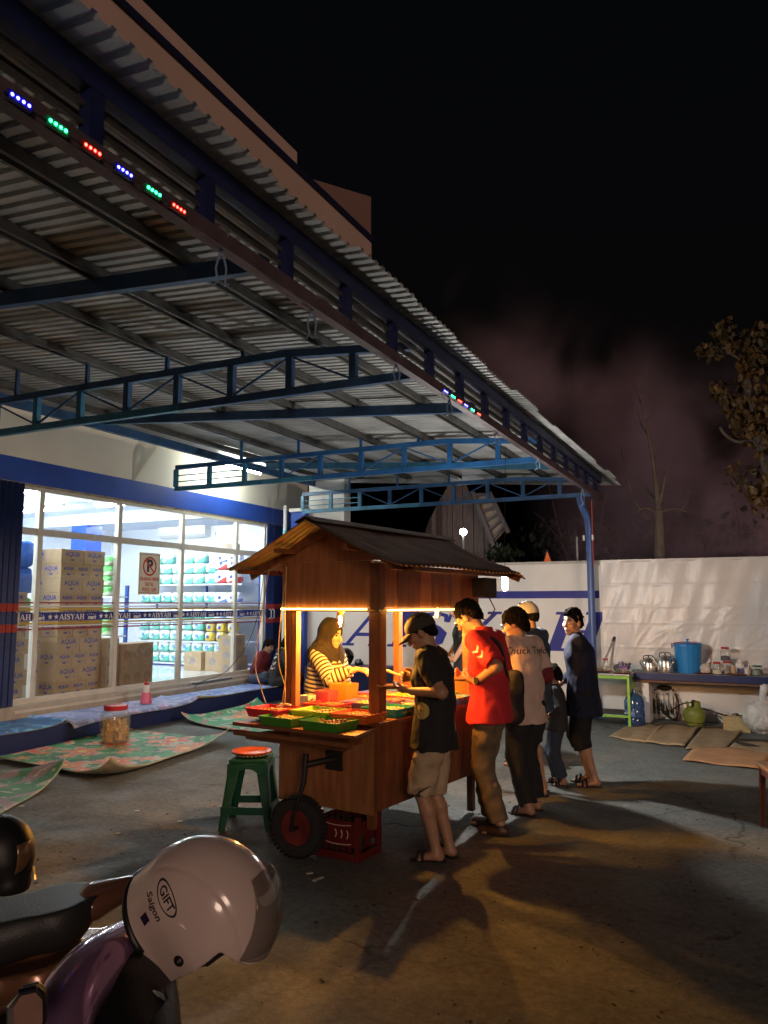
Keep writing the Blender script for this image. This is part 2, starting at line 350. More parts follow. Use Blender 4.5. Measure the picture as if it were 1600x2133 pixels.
# glazing: mullion lines measured along the front
YM = [6.82, 7.15, 8.56, 9.97, 11.44, 12.33]; ZB, ZT, ZM = .385, 3.19, 2.60
win = MB()
win.box(XF - .06, XF, 6.6, 12.36, ZB, ZB + .07); win.box(XF - .06, XF, 6.6, 12.36, ZT - .05, ZT); win.box(XF - .058, XF - .002, 6.6, 12.36, ZM - .045, ZM + .045)
win = S(win, 'window', M_alu)
for y in YM[1:]:
    mb = MB(); mb.box(XF - .066, XF + .006, y - .035, y + .035, ZB + .001, ZT - .001); S(mb, 'mullion', M_alu, win)
    mb = MB(); mb.box(XF - .05, XF - .005, y + .036, y + .05, ZB + .07, ZT - .05); S(mb, 'gasket', pm('grey_gasket', (.25, .24, .22), .6), win)
cells = [6.62] + YM[1:]
for a, b in zip(cells[:-1], cells[1:]):
    for z0, z1 in ((ZB + .06, ZM - .04), (ZM + .04, ZT - .04)):
        mb = MB(); mb.box(XF - .036, XF - .030, a + .03, b - .03, z0, z1); S(mb, 'pane', M_glass, win)
# printed band across the panes
GZ = lambda y: gx(300, y, XF).z
bx0, bx1 = XF - .0275, XF - .0265
M_dblue = pm('decal_blue', (.012, .02, .20), .5); M_dred = pm('decal_red', (.30, .012, .02), .5); M_dyel = pm('decal_yellow', (.55, .38, .03), .5); M_dwht = pm('decal_white', (.75, .75, .75), .5)
for (y0, y1, m, nm) in ((1254.8, 1257.2, M_dred, 'red_stripe'), (1261.5, 1264.0, M_dwht, 'white_stripe'), (1266.5, 1269.8, M_dyel, 'yellow_stripe'), (1273.5, 1288.5, M_dblue, 'name_band'), (1291.5, 1294.5, M_dyel, 'yellow_stripe'), (1297, 1299.5, M_dwht, 'white_stripe'), (1302, 1304.6, M_dred, 'red_stripe')):
    for a, b in zip(cells[:-1], cells[1:]):
        mb = MB(); mb.box(bx0, bx1, a + .035, b - .035, GZ(y1), GZ(y0)); S(mb, nm, m, win)
zb = GZ(1287); hb = GZ(1275) - GZ(1287)
y = 6.66; star = [(math.sin(k * math.pi / 5) * (1 if k % 2 == 0 else .42), math.cos(k * math.pi / 5) * (1 if k % 2 == 0 else .42)) for k in range(10)]
while y < 12.25:
    out, wd = serif_word('AISYAH', hb * .86, 0, .0006, adv=1.0, sx=1.15)
    for base, items in ((y, out),):
        for ch, m_ in items:
            m_.v = [(bx1 + .0005 + v[2], base + v[0], zb + v[1]) for v in m_.v]; S(m_, 'lettering', M_dwht, win)
    o = place_text('mart', hb * .85, M_dwht, win, wall_M((bx1 + .001 - XF, y + wd + .13 - 9, zb + hb * .30), (1, 0, 0)), shear=.25, bold=.004)
    for k in range(5): sm = MB(); sm.prism([(p[0] * .011, p[1] * .011) for p in star], .0006, wall_M((bx1 + .0006, y + wd + .05 + .035 * k, zb + hb * (.72 + .10 * math.sin(k * .9))), (1, 0, 0))); S(sm, 'star_print', M_dwht, win)
    for k in range(2): sm = MB(); sm.prism([(p[0] * .042, p[1] * .042) for p in star], .0006, wall_M((bx1 + .0006, y + wd + .30 + .10 * k, zb + hb * .45), (1, 0, 0))); S(sm, 'star_print', M_dwht, win)
    y += wd + .45
# folding steel shutters at both ends
def shutter(y0, y1, xoff, pitch):
    mb = MB(); n = int((y1 - y0) / pitch); pts = []
    for i in range(n + 1): pts.append((y0 + i * (y1 - y0) / n, xoff + (.045 if i % 2 else 0)))
    for i in range(n):
        (ya, xa), (yb, xb) = pts[i], pts[i + 1]; mb.add([(XF + xa, ya, .26), (XF + xb, yb, .26), (XF + xb, yb, 3.2), (XF + xa, ya, 3.2)], [(0, 1, 2, 3)])
    o = S(mb, 'folding_shutter', M_shut); mods(o, .004)
    for z0, z1 in ((1.56, 1.66), (1.30, 1.40)):
        mb = MB()
        for i in range(n):
            (ya, xa), (yb, xb) = pts[i], pts[i + 1]; mb.add([(XF + xa + .004, ya, z0), (XF + xb + .004, yb, z0), (XF + xb + .004, yb, z1), (XF + xa + .004, ya, z1)], [(0, 1, 2, 3)])
        s_ = S(mb, 'shutter_stripe', M_red, o); mods(s_, .002)
    return o
s1 = shutter(5.6, 6.82, .02, .045); s2 = shutter(12.36, 13.25, .02, .06)
for yy in (6.80, 12.42, 12.52):
    mb = MB(); mb.tube([(XF + .06, yy, 1.56), (XF + .11, yy, 1.54), (XF + .11, yy, 1.40), (XF + .06, yy, 1.38)], .010, 6); S(mb, 'shutter_handle', M_alu, s1 if yy < 8 else s2, smooth=True)

# shop lights, fixed to the ceiling, running away from the window
M_tube = emat('tube_light_white', (.95, 1.0, .98), 245)
k = 0
names = ['nearest the left shutter', 'second', 'third', 'fourth', 'fifth']
for iy, yy in enumerate((4.6, 6.3, 8.0, 9.7, 11.9)):
    for ix, xx in enumerate((-9.6, -11.6)):
        t = thing('tube_light', '%s tube light on the shop ceiling, %s row counted from the street end' % (('front', 'rear')[ix], ('first', 'second', 'third', 'fourth', 'fifth')[iy]), 'ceiling light', (xx, yy, 3.36), group='tube lights on the shop ceiling')
        mb = MB(); mb.box(-.62, .62, -.045, .045, .0, .058); mb.build('fixture', pm('fixture_white', (.8, .8, .8), .4), t)
        mb = MB(); mb.tube([(-.58, 0, -.03), (.58, 0, -.03)], .020, 10); mb.build('tube', M_tube, t, smooth=True)
# ================================================================== canopy
CF = -2.13; ZC0, ZC1 = 3.30, 3.62
def zroof(X): return 3.655 + (CF - X) * .078
can = thing('canopy', 'blue steel canopy with corrugated zinc roof over the forecourt', 'canopy', (0, 0, 0))
# corrugated sheets, each lapping the next
SW = .805; NR = 9; XA, XB = -1.95, -8.35
def sheet_mesh():
    mb = MB(); n = NR * 4; prof = []
    for i in range(NR + 1):
        y = i * SW / NR; p = SW / NR
        prof += [(y, 0), (y + p * .52, 0), (y + p * .62, .018), (y + p * .90, .018)]
    prof = prof[:-2]
    xs = [XA, -3.2, -4.8, -6.4, XB]
    vs = [(x, y, z) for x in xs for (y, z) in prof]; m = len(prof)
    fs = [(a * m + i, a * m + i + 1, (a + 1) * m + i + 1, (a + 1) * m + i) for a in range(len(xs) - 1) for i in range(m - 1)]
    vs = [(x, y, z + zroof(x)) for x, y, z in vs]
    mb.add(vs, fs); me = mb.mesh('roof_sheet', M_sheet); return me
sm = sheet_mesh()
for k in range(18):
    o = link('roof_sheet', sm, can); o.location = (rnd.uniform(-.035, .035), -1.2 + k * SW, rnd.uniform(0, .004) + (k % 2) * .003); mods(o, .002)
for X in (-2.35, -2.95, -3.68, -4.48, -5.42, -6.35, -7.2):
    mb = MB(); z = zroof(X) - .012
    for dx in (-.032, .032): mb.box(X + dx - .012, X + dx + .012, -1.2, 12.25, z - .062, z)
    mb.box(X - .022, X + .022, -1.2, 12.25, z - .02, z - .004)
    mb.build('purlin', M_purlin, can)
def slab_bar(name, m, a, b, w, h, parent=can): mb = MB(); mb.bar(a, b, w, h); return mb.build(name, m, parent)
# the wall-side beam
slab_bar('wall_beam', M_steel, (-7.25, -1, 3.86), (-7.25, 12.2, 3.86), .06, .11)
# front truss
ft = slab_bar('front_truss', pm('front_chord_blue', (.014, .022, .10), .5, var=.3), (CF, -1.2, ZC1 - .035), (CF, 12.2, ZC1 - .035), .06, .10)
slab_bar('bottom_chord', M_chord, (CF, -1.2, ZC0), (CF, 12.2, ZC0), .06, .075, ft)
for z in (3.405, 3.48): slab_bar('rail', M_purlin, (CF - .012, -1.2, z), (CF - .012, 12.2, z), .018, .022, ft)
vm = MB(); vm.bar((0, 0, ZC0 + .036), (0, 0, ZC1 - .086), .055, .07, up=(0, 1, 0)); vm = vm.mesh('upright', MATS['front_chord_blue'])
for i in range(21):
    y = -.70 + .655 * i
    if y < 12.1: link('upright', vm, ft, (CF, y, 0))
# cross trusses
def truss(Y, x0, x1, n, mats, open_end):
    m = mats[0]; t = slab_bar('truss', m, (x0, Y, ZC1), (-3.3, Y, ZC1), .05, .06); slab_bar('top_chord_end', m, (-3.3, Y, ZC1), (x1, Y, ZC1 - .10), .05, .06, t)
    for a, b, mm in ((x0, x0 + 2.3, mats[1]), (x0 + 2.3, x1, m)):  # shop-side stretch takes the paler steel that stands in for light
        slab_bar('bottom_chord', mm, (a, Y, ZC0 + .005), (b, Y, ZC0 + .005), .05, .062, t)
    st = (x1 - x0 - .5) / n
    xs = [x0 + st * i for i in range(n + 1)]
    for i, x in enumerate(xs):
        mb = MB(); mb.bar((x, Y, ZC0 + .037), (x, Y, ZC1 - .031), .048, .058, up=(1, 0, 0)); mb.build('upright', mats[1] if i < 3 else m, t)
        if i < n:
            if i < open_end:
                for z in (3.41, 3.50): slab_bar('slat', mats[1], (x + .03, Y, z), (x + st - .03, Y, z), .014, .014, t)
            else:
                za, zc = (ZC1 - .04, ZC0 + .05) if i % 2 == 0 else (ZC0 + .05, ZC1 - .04)
                slab_bar('brace', m, (x + .03, Y, za), (x + st - .03, Y, zc), .016, .016, t)
    # short stubs carry the sloping roof
    for X in (-2.95, -3.68, -4.48, -5.42, -6.35):
        if x0 < X < x1: mb = MB(); mb.bar((X, Y, ZC1 + .031), (X, Y, zroof(X) - .075), .03, .03, up=(0, 1, 0)); mb.build('packer', m, t)
truss(1.38, -6.6, CF - .03, 7, (M_steel, M_steel), 0)
truss(4.98, -6.62, CF - .03, 7, (M_steel, M_steel_lt), 0)
M_steel_b = pm('truss_bright_blue', (.018, .11, .30), .42, var=.3, vscale=6)
truss(8.60, -7.5, CF - .03, 8, (M_steel_b, M_steel_lt), 2)
truss(11.75, -7.3, CF - .03, 8, (M_steel, pm('truss_lit_grey', (.06, .20, .33), .45, var=.3, vscale=9)), 2)
for Y, m in ((-.4, M_steel), (3.42, M_steel), (6.95, M_steel), (10.45, pm('rafter_teal', (.03, .13, .22), .45, var=.3))):
    slab_bar('rafter', m, (CF - .25, Y, zroof(CF - .25) - .125), (-7.2, Y, zroof(-7.2) - .125), .055, .10)
mb = MB(); mb.tube([(-2.23, 11.72, .0), (-2.23, 11.72, 2.75), (-2.25, 11.73, 2.95), (-2.33, 11.74, 3.12), (-2.36, 11.75, ZC0 - .03)], .052, 14); mb.build('post', pm('post_blue', (.045, .10, .30), .35, var=.2), can, smooth=True)
mb = MB(); mb.box(-2.36, -2.10, 11.6, 11.85, 0, .012); mb.build('base_plate', M_steel, can)
mb = MB(); mb.tube([(-2.17, 11.66, 2.2), (-2.17, 11.66, 3.2)], .008, 6); mb.build('conduit', pm('red_wire', (.4, .06, .04), .5), can)
for dx in (-.07, .06): mb = MB(); mb.box(-2.23 + dx - .012, -2.23 + dx + .012, 11.64, 11.68, 2.60, 2.68); mb.build('bracket', M_white, can)

# LED light strings along the bottom chord
LEDC = {'blue': (.05, .05, 1.0), 'green': (.02, .9, .30), 'red': (1.0, .03, .02)}
def led_string(pts, label, sc):
    p0 = gx(*pts[0][:2], CF + .05); t = thing('light_string', label, 'led lights', p0, group='LED strings on the canopy edge')
    wire = []
    for (x, y, c) in pts:
        p = gx(x, y, CF + .05) - p0; p.z = 0.0
        mb = MB(); mb.box(-.008, .008, -.045, .045, -.014, .014, Mx(p)); o = mb.build('light_module', pm('led_case_' + c, tuple(.25 * v + .01 for v in LEDC[c]), .4), t)
        lm_ = MB()
        for k in range(4): lm_.lathe([(.0001, .004), (.0052, .002), (.0062, -.001)], 8, Mx(p + Vector((.009, -.032 + .0213 * k, 0)), (0, R(90), 0)), cap=False)
        lm_.build('diode', emat('led_' + c, LEDC[c], 26 if c != 'blue' else 34), o)
        wire += [p + Vector((.004, -.06, -.008)), p + Vector((.004, .06, -.01))]
    mb = MB(); mb.tube(wire, .004, 5); mb.build('wire', M_black, t)
led_string([(40, 210, 'blue'), (118, 265, 'green'), (190, 313, 'red'), (257, 357, 'blue'), (318, 399, 'green'), (370, 436, 'red')], 'near string of blue, green and red LED modules on the canopy edge', 1)
led_string([(927, 816, 'blue'), (942, 826, 'green'), (956, 834, 'red'), (969, 844, 'blue'), (983, 854, 'green'), (996, 861, 'red')], 'far string of tiny blue, green and red LED modules on the canopy edge', 1)
# knotted string ends hanging from the chord
M_str = pm('pale_blue_string', (.20, .28, .42), .7)
for i, (x, y, l, w_) in enumerate(((462, 500, .22, 'by the nearest cross rafter'), (650, 630, .20, 'below the third upright'), (826, 760, .14, 'where the first truss meets the edge'), (936, 830, .16, 'by the far LED modules'), (1035, 905, .14, 'past the far LED modules'), (1120, 955, .14, 'where the middle truss meets the edge'), (1213, 1010, .3, 'at the top of the blue post'))):
    p = gx(x, y, CF); t = thing('string_tie', 'knotted pale string hanging from the canopy edge %s' % w_, 'string', (CF, p.y, ZC0 - .036), group='strings tied along the canopy edge')
    mb = MB()
    mb.tube([(-.034, -.005, .06), (.034, .004, .062)], .006, 5)
    for s in (-1, 1): mb.tube([(.0, s * .005, .0), (.02 * s, s * .012, -l * .4), (.005, s * .028, -l * .75), (.03 * s, s * .02, -l * rnd.uniform(.7, 1.1))], .0055, 5)
    mb.build('knot', M_str, t)
# tube lamp under the canopy by the wall
t = thing('tube_lamp', 'white fluorescent tube lamp under the canopy against the shop wall', 'lamp', (-7.95, 10.75, 3.985))
mb = MB(); mb.box(-.03, .03, -.62, .62, .02, .07); mb.build('fixture', MATS['fixture_white'], t)
mb = MB(); mb.tube([(0, -.59, 0), (0, .59, 0)], .018, 10); mb.build('tube', emat('outdoor_tube', (.97, 1.0, .88), 165), t, smooth=True)
mb = MB(); mb.tube([(0, .45, .06), (0, .45, .125)], .006, 6); mb.tube([(0, -.45, .06), (0, -.45, .125)], .006, 6); mb.build('bracket', M_white, t)
# ================================================================== food cart
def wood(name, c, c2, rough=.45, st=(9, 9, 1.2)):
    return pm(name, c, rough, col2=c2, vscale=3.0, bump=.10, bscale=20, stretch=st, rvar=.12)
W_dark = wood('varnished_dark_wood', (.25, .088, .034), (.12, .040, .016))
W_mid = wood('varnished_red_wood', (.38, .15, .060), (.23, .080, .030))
W_lit = wood('lamplit_wood', (.42, .17, .05), (.26, .09, .03))  # orange tone puts the lamp glow into the wood colour
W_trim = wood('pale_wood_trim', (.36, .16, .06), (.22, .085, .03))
CA = Vector((-2.30, 4.60, 0)); CRZ = R(-8)
MC = Matrix.Translation(CA) @ Matrix.Rotation(CRZ, 4, 'Z')
def cw(lx, ly, z): return MC @ Vector((lx, ly, z))
cart = thing('food_cart', 'wooden snack cart with gabled tin roof and glowing light strips', 'food cart', CA, CRZ)
def cb(name, m, *bx, parent=cart, bevel=.003): mb = MB(); mb.box(*bx); return mb.build(name, m, parent, bevel=bevel)
bd = cb('body', W_mid, -.785, -.015, .015, 1.485, .315, .852)
# framed front panel
cb('front_panel', W_mid, -.74, -.06, .0, .0145, .36, .80, parent=bd, bevel=0)
for n_, b_ in (('stile', (-.80, -.74, -.006, .016, .30, .852)), ('stile', (-.06, .0, -.006, .016, .30, .852)), ('rail', (-.739, -.061, -.004, .016, .30, .362)), ('rail', (-.739, -.061, -.004, .016, .795, .851))): cb(n_, W_trim, *b_, parent=bd)
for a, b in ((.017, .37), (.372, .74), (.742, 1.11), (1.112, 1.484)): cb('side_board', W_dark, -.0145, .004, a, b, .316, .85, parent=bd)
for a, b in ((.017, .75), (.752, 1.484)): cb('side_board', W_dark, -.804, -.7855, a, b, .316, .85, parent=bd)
for y in (.03, 1.42): cb('cart_leg', W_dark, -.07, -.02, y, y + .05, .02 if y > 1 else .20, .314)
cb('cart_leg', W_dark, -.78, -.73, 1.42, 1.47, .02, .314)
tt = cb('table_top', W_dark, -.86, .05, .0, 1.56, .856, .884)
cb('raised_back_board', W_lit, -.70, -.05, 1.46, 1.485, .886, 1.10)
lf = MB(); lf.prism([(-.90, -.37), (.125, -.37), (.045, -.003), (-.86, -.003)], .024, Mx((0, 0, .838))); lf.build('front_leaf', W_dark, cart, bevel=.003)
for z, y, x0, x1 in ((.800, -.385, -.86, .10), (.770, -.33, -.80, .02)):
    mb = MB(); mb.tube([(x0, y, z), (x1, y, z)], .019, 10); mb.build('handle_bar', W_dark, cart, smooth=True)
for x in (-.72, -.10): mb = MB(); mb.bar((x, -.36, .785), (x, .0, .76), .03, .04); mb.build('handle_arm', W_dark, cart)
# posts
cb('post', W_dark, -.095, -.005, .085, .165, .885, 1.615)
cb('post', W_dark, -.845, -.792, .09, .165, .885, 1.66); cb('post', W_lit, -.790, -.745, .10, .15, .885, 1.66)  # left post in two strips: dark outer side, inner side coloured as lamp-lit
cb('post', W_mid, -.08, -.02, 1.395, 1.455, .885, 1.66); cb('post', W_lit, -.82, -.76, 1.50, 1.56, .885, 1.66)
# upper box: vertical boards, each its own
for i, (a, b) in enumerate(((-.84, -.60), (-.597, -.335), (-.332, -.06))): cb('front_board', W_mid, a, b, .045, .066, 1.628, 1.945)
cb('corner_board', W_dark, -.057, .022, .038, .110, 1.615, 1.93)
n = 9
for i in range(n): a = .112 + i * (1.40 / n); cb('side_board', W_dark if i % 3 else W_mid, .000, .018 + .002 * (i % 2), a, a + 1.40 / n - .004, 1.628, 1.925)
for i in range(5): a = .07 + i * .29; cb('side_board', W_dark, -.842, -.823, a, a + .285, 1.66, 1.925)
for i in range(4): a = -.82 + i * .20; cb('back_board', W_dark, a, a + .197, 1.50, 1.515, 1.66, 1.925)
cb('light_baffle_board', W_mid, -.82, -.002, .07, 1.495, 1.70, 1.712)  # unseen board added to keep bulb light off the roof overhang
cb('box_floor_frame', W_dark, -.82, -.005, .07, .10, 1.60, 1.626); cb('box_floor_frame', W_dark, -.03, -.002, .11, 1.50, 1.60, 1.626)
gb = MB(); gb.prism([(-.87, 1.947), (.045, 1.947), (.045, 1.965), (-.415, 2.165), (-.87, 1.965)], .018, Matrix(((1, 0, 0, 0), (0, 0, 1, .035), (0, 1, 0, 0), (0, 0, 0, 1)))); gb.build('gable_board', W_mid, cart, bevel=.002)
# tin roof
RXm, RZ = -.41, 2.225; EZ = 1.905
M_tin = pm('rusty_dark_tin', (.10, .058, .042), .5, metal=.3, var=.5, vscale=7, bump=.1)
M_tin2 = pm('lit_tin_underside', (.60, .40, .13), .45, metal=.2, var=.3, vscale=6)  # ochre puts lamp light into the colour of the underside
def tin(x0, x1, y0, y1, mats):
    mb = MB(); nU, nV = 10, 150
    def fn(u, v):
        x = x0 + (x1 - x0) * u; t = abs(x - RXm) / .75; y = y0 + (y1 - y0) * v
        z = RZ + (EZ - RZ) * t - .025 * math.sin(math.pi * min(t, 1)) + .0085 * math.sin(v * (y1 - y0) / .062 * 2 * math.pi)
        if v > .93 and u > .85 and x1 > RXm: z -= .05 * (v - .93) / .07
        return (x, y, z + .008 * math.sin(5 * u + 9 * v))
    mb.grid(fn, nU, nV); o = mb.build('roof_sheet', mats, cart, smooth='all')
    up_normals(o); md = mods(o, .004).modifiers[0]; md.material_offset = 1; md.material_offset_rim = 0; md.offset = -1
    return o
tin(RXm + .005, .35, -.22, 1.71, [M_tin, M_tin2]); o = tin(RXm - .005, -1.15, -.22, 1.71, [M_tin, M_tin2])
rc = MB(); rc.prism([(-.09, -.034), (0, .006), (.09, -.034), (.09, -.028), (0, .014), (-.09, -.028)], 1.98, Matrix(((1, 0, 0, RXm), (0, 0, 1, -.23), (0, 1, 0, RZ + .012), (0, 0, 0, 1)))); rc.build('ridge_cap', M_tin, cart)
for s, xe in ((1, .35), (-1, -1.15)):
    mb = MB(); mb.bar((RXm, .012, RZ - .055), (xe - .03 * s, .012, EZ - .045), .02, .06); mb.build('verge_board', W_dark, cart)
    mb = MB(); mb.bar((RXm, 1.66, RZ - .055), (xe - .03 * s, 1.66, EZ - .045), .02, .06); mb.build('verge_board', W_dark, cart)
    mb = MB(); mb.bar((xe - .10 * s, -.19, EZ - .02), (xe - .10 * s, 1.65, EZ - .02), .03, .03); mb.build('eave_batten', W_dark, cart)
    mb = MB(); mb.bar((xe - .45 * s, -.19, EZ + .12), (xe - .45 * s, 1.65, EZ + .12), .03, .03); mb.build('eave_batten', W_dark, cart)
# light strips
M_warm = emat('warm_led_strip', (1.0, .56, .11), 13)
for nm, b_ in (('light_strip', (-.83, -.075, .022, .034, 1.612, 1.623)), ('light_strip', (.024, .036, .13, 1.43, 1.606, 1.617))): cb(nm, M_warm, *b_, bevel=0)
# wheel on its fork
wc = Vector((-.50, -.14, .19))
wh = MB(); wh.lathe([(.115, -.045), (.15, -.052), (.178, -.046), (.192, -.025), (.194, 0), (.192, .025), (.178, .046), (.15, .052), (.115, .045), (.115, -.045)], 36, Mx(wc, (R(90), 0, R(10))), False); wh = wh.build('wheel', pm('tyre_rubber', (.016, .015, .014), .8, bump=.3, bscale=60), cart, smooth=True)
td = MB()
for k in range(40):
    a = 2 * math.pi * k / 40
    for s in (-1, 1): td.box(-.010, .010, -.026 + .013 * s, .026 - .013 + .013 * s, -.004, .006, Mx(wc, (0, 0, R(10))) @ Matrix.Rotation(a + .04 * s, 4, 'Y') @ Mx((0, .012 * s, .193)))
td.build('tread', MATS['tyre_rubber'], wh, kind='stuff')
mb = MB(); mb.lathe([(.0, -.012), (.03, -.03), (.035, -.018), (.09, -.012), (.112, -.028), (.121, -.046), (.124, -.044), (.122, 0), (.124, .044), (.121, .046), (.112, .028), (.03, .02), (.0, .02)], 32, Mx(wc, (R(90), 0, R(10))), cap=False); mb.build('rim', pm('dark_red_rim', (.14, .02, .018), .5, var=.4), wh, smooth=True)
mb = MB(); mb.tube([wc + Vector((.02, -.085, 0)), wc + Vector((-.02, .09, 0))], .012, 8); mb.build('axle', M_iron, wh)
mb = MB(); mb.tube([wc + Vector((0, -.075, -.015)), wc + Vector((.035, -.08, .12)), wc + Vector((.075, -.045, .30)), wc + Vector((.08, -.03, .48))], [.010, .010, .019, .021], 10); mb.build('fork', M_iron, cart, smooth=True)
mb = MB(); mb.tube([(-.42, -.17, .60), (-.34, -.06, .618), (-.31, .0, .62)], .021, 10); mb.build('fork_arm', M_iron, cart, smooth=True)
for q in ((-.37, .565), (-.26, .565), (-.37, .665), (-.26, .665)): mb = MB(); mb.tube([(q[0] + .01, -.03, q[1]), (q[0] + .01, .004, q[1])], .012, 6); mb.build('bolt', M_iron, cart)
cb('mount_plate', M_iron, -.38, -.24, -.012, -.0045, .55, .685)

# things hanging on the cart
def bulb(label, lx, ly, z, watt, cord, grp='warm bulbs under the cart roof'):
    p = cw(lx, ly, z); t = thing('hanging_bulb', label, 'light bulb', p, group=grp)
    mb = MB(); mb.lathe([(.0, -.052), (.022, -.05), (.030, -.040), (.031, .02), (.026, .034), (.018, .044)], 16, cap=False); mb.build('glass', glassmat('amber_bulb_glass', (1, .80, .45), 1.3), t, smooth=True)
    mb = MB(); mb.lathe([(.0, -.03), (.009, -.028), (.011, .0), (.009, .028), (.0, .03)], 10, cap=False); mb.build('filament', emat('bulb_core_%d' % watt, (1.0, .52, .12), watt), t, smooth=True)
    mb = MB(); mb.lathe([(.020, .036), (.023, .045), (.021, .075), (.012, .092), (.006, .10)], 14); mb.build('socket', pm('amber_socket', (.30, .12, .03), .5), t, smooth=True)
    mb = MB(); mb.tube([(0, 0, .095), (0, 0, cord)], .004, 6); mb.build('cord', M_black, t)
bulb('amber glass bulb hanging beside the vendor, under the cart front', -.50, .30, 1.535, 6500, .16)
bulb('small amber bulb under the far end of the cart roof', -.26, 1.30, 1.590, 6000, .10)
bulb('half hidden amber bulb behind the front light strip by the corner post', -.20, .28, 1.640, 5500, .06)
t = thing('speaker_box', 'dark box hung under the rear corner of the cart roof', 'box', cw(.06, 1.50, 1.78), CRZ)
mb = MB(); mb.box(-.055, .075, -.10, .11, -.075, .085); mb.build('case', pm('dark_brown_case', (.03, .016, .012), .6, var=.3), t, bevel=.006)
mb = MB(); mb.box(-.045, .06, -.106, -.1005, -.06, .07); mb.build('grille', M_black, t)
mb = MB(); mb.tube([(.0, .1, -.06), (.03, .16, -.17), (-.02, .12, -.26), (-.06, .02, -.24)], .006, 6); mb.build('cable', M_black, t)
t = thing('work_bulb', 'bright white bulb hanging behind the rear corner of the cart roof', 'light bulb', gy(1052, 1210, 7.5))
mb = MB(); mb.lathe([(.0, -.10), (.018, -.095), (.026, -.08), (.026, .05), (.018, .065)], 14, cap=False); mb.build('glass', emat('white_work_bulb', (1.0, .96, .90), 2400), t, smooth=True)
mb = MB(); mb.lathe([(.020, .063), (.022, .10), (.008, .12)], 12); mb.build('socket', M_black, t)
mb = MB(); mb.tube([(0, 0, .11), (.0, .1, 1.40)], .003, 6); mb.build('cord', M_black, t)

# wires drooping down the near corner of the cart
def wire(label, pts, r=.004, m=None): mb = MB(); P = [Vector(p) for p in pts]; o_ = P[0]; t = MB(); t.tube([p - o_ for p in smooth_pts(P)], r, 6); t.build('power_cable', m or pm('tan_cable', (.42, .30, .16), .5), None, smooth=True, loc=o_, label=label, cat='cable', group='cables along the cart')
def smooth_pts(P, n=6):
    out = []
    for i in range(len(P) - 1):
        a, b, c, d = P[max(i - 1, 0)], P[i], P[i + 1], P[min(i + 2, len(P) - 1)]
        for k in range(n): t = k / n; out.append(.5 * ((2 * b) + (c - a) * t + (2 * a - 5 * b + 4 * c - d) * t * t + (3 * b - a - 3 * c + d) * t ** 3))
    return out + [P[-1]]
wire('tan cable drooping in a loop down the lit cart post', [cw(-.80, .06, 1.93), cw(-.83, .03, 1.60), cw(-.86, .04, 1.25), cw(-.80, .05, 1.05), cw(-.81, .04, .89)])
wire('second tan cable running straight down the dark side of the cart post', [cw(-.79, .03, 1.92), cw(-.80, .035, 1.5), cw(-.79, .04, 1.15), cw(-.83, .04, .89)])
wire('thin cable swinging from the cart eave to the plug by the red tray', [cw(-.95, .02, 1.90), cw(-1.00, .0, 1.55), cw(-1.03, -.02, 1.22), cw(-.97, -.02, 1.05), cw(-.93, -.0, .93)], .004)
wire('thin dark wire sagging from the shop beam towards the cart', [Vector((XF + .1, 12.3, 3.2)), gx(535, 1290, -7.9), gx(480, 1390, -7.9), gx(420, 1420, -8.1), gx(405, 1433, -8.0)], .006, M_iron)
t = thing('cable_coil', 'pale coiled cable and plug on the cart corner by the red tray', 'cable', cw(-.83, .02, .885))
mb = MB()
mb.tube([(.05 * math.cos(a * .7) + .004 * a - .03, .035 * math.sin(a * .7), .012 + .0022 * a) for a in range(24)], .007, 6); mb.build('coil', pm('cream_cable', (.6, .52, .38), .5), t, smooth=True)
mb = MB(); mb.lathe([(.012, 0), (.014, .02), (.009, .045)], 10, Mx((.06, -.02, 0))); mb.build('plug', MATS['cream_cable'], t, smooth=True)

# ================================================================== crate under the cart, stool
t = thing('bottle_crate', 'red plastic bottle crate propping up the front of the cart', 'crate', cw(-.27, .10, 0), CRZ + R(2)); t.scale = (.84, .9, .96)
M_crate = pm('red_crate_plastic', (.11, .011, .010), .45, var=.2)
for n_, b_ in (('corner', (-.21, -.17, -.16, -.12, 0, .29)), ('corner', (.17, .21, -.16, -.12, 0, .29)), ('corner', (-.21, -.17, .12, .16, 0, .29)), ('corner', (.17, .21, .12, .16, 0, .29)),
               ('side_panel', (-.17, .17, -.155, -.14, .09, .255)), ('side_panel', (-.17, .17, .14, .155, .09, .255)), ('side_panel', (-.205, -.19, -.12, .12, .17, .255)), ('side_panel', (.19, .205, -.12, .12, .17, .255)),
               ('bottom_rail', (-.17, .17, -.16, -.13, 0, .05)), ('bottom_rail', (-.17, .17, .13, .16, 0, .05)), ('bottom_rail', (-.21, -.18, -.12, .12, 0, .05)), ('bottom_rail', (.18, .21, -.12, .12, 0, .05))):
    mb = MB(); mb.box(*b_); mb.build(n_, M_crate, t, bevel=.006)
mb = MB()
for i in range(1, 6): mb.box(-.17 + .34 * i / 6 - .004, -.17 + .34 * i / 6 + .004, -.139, .139, .05, .25)
for j in range(1, 4): mb.box(-.169, .169, -.139 + .278 * j / 4 - .004, -.139 + .278 * j / 4 + .004, .05, .251)
mb.build('divider', M_crate, t)
for k, q in enumerate((-.02, .035, .09)):
    pts = [(q + .022 * math.cos(a), .155 + .030 * math.sin(a)) for a in [R(-60 + 20 * i) for i in range(7)]]
    mb = MB(); mb.tube([(p[0], -.157, p[1] + .015) for p in pts], .0045, 5); mb.build('mark', pm('crate_mark_white', (.55, .35, .30), .6), t)
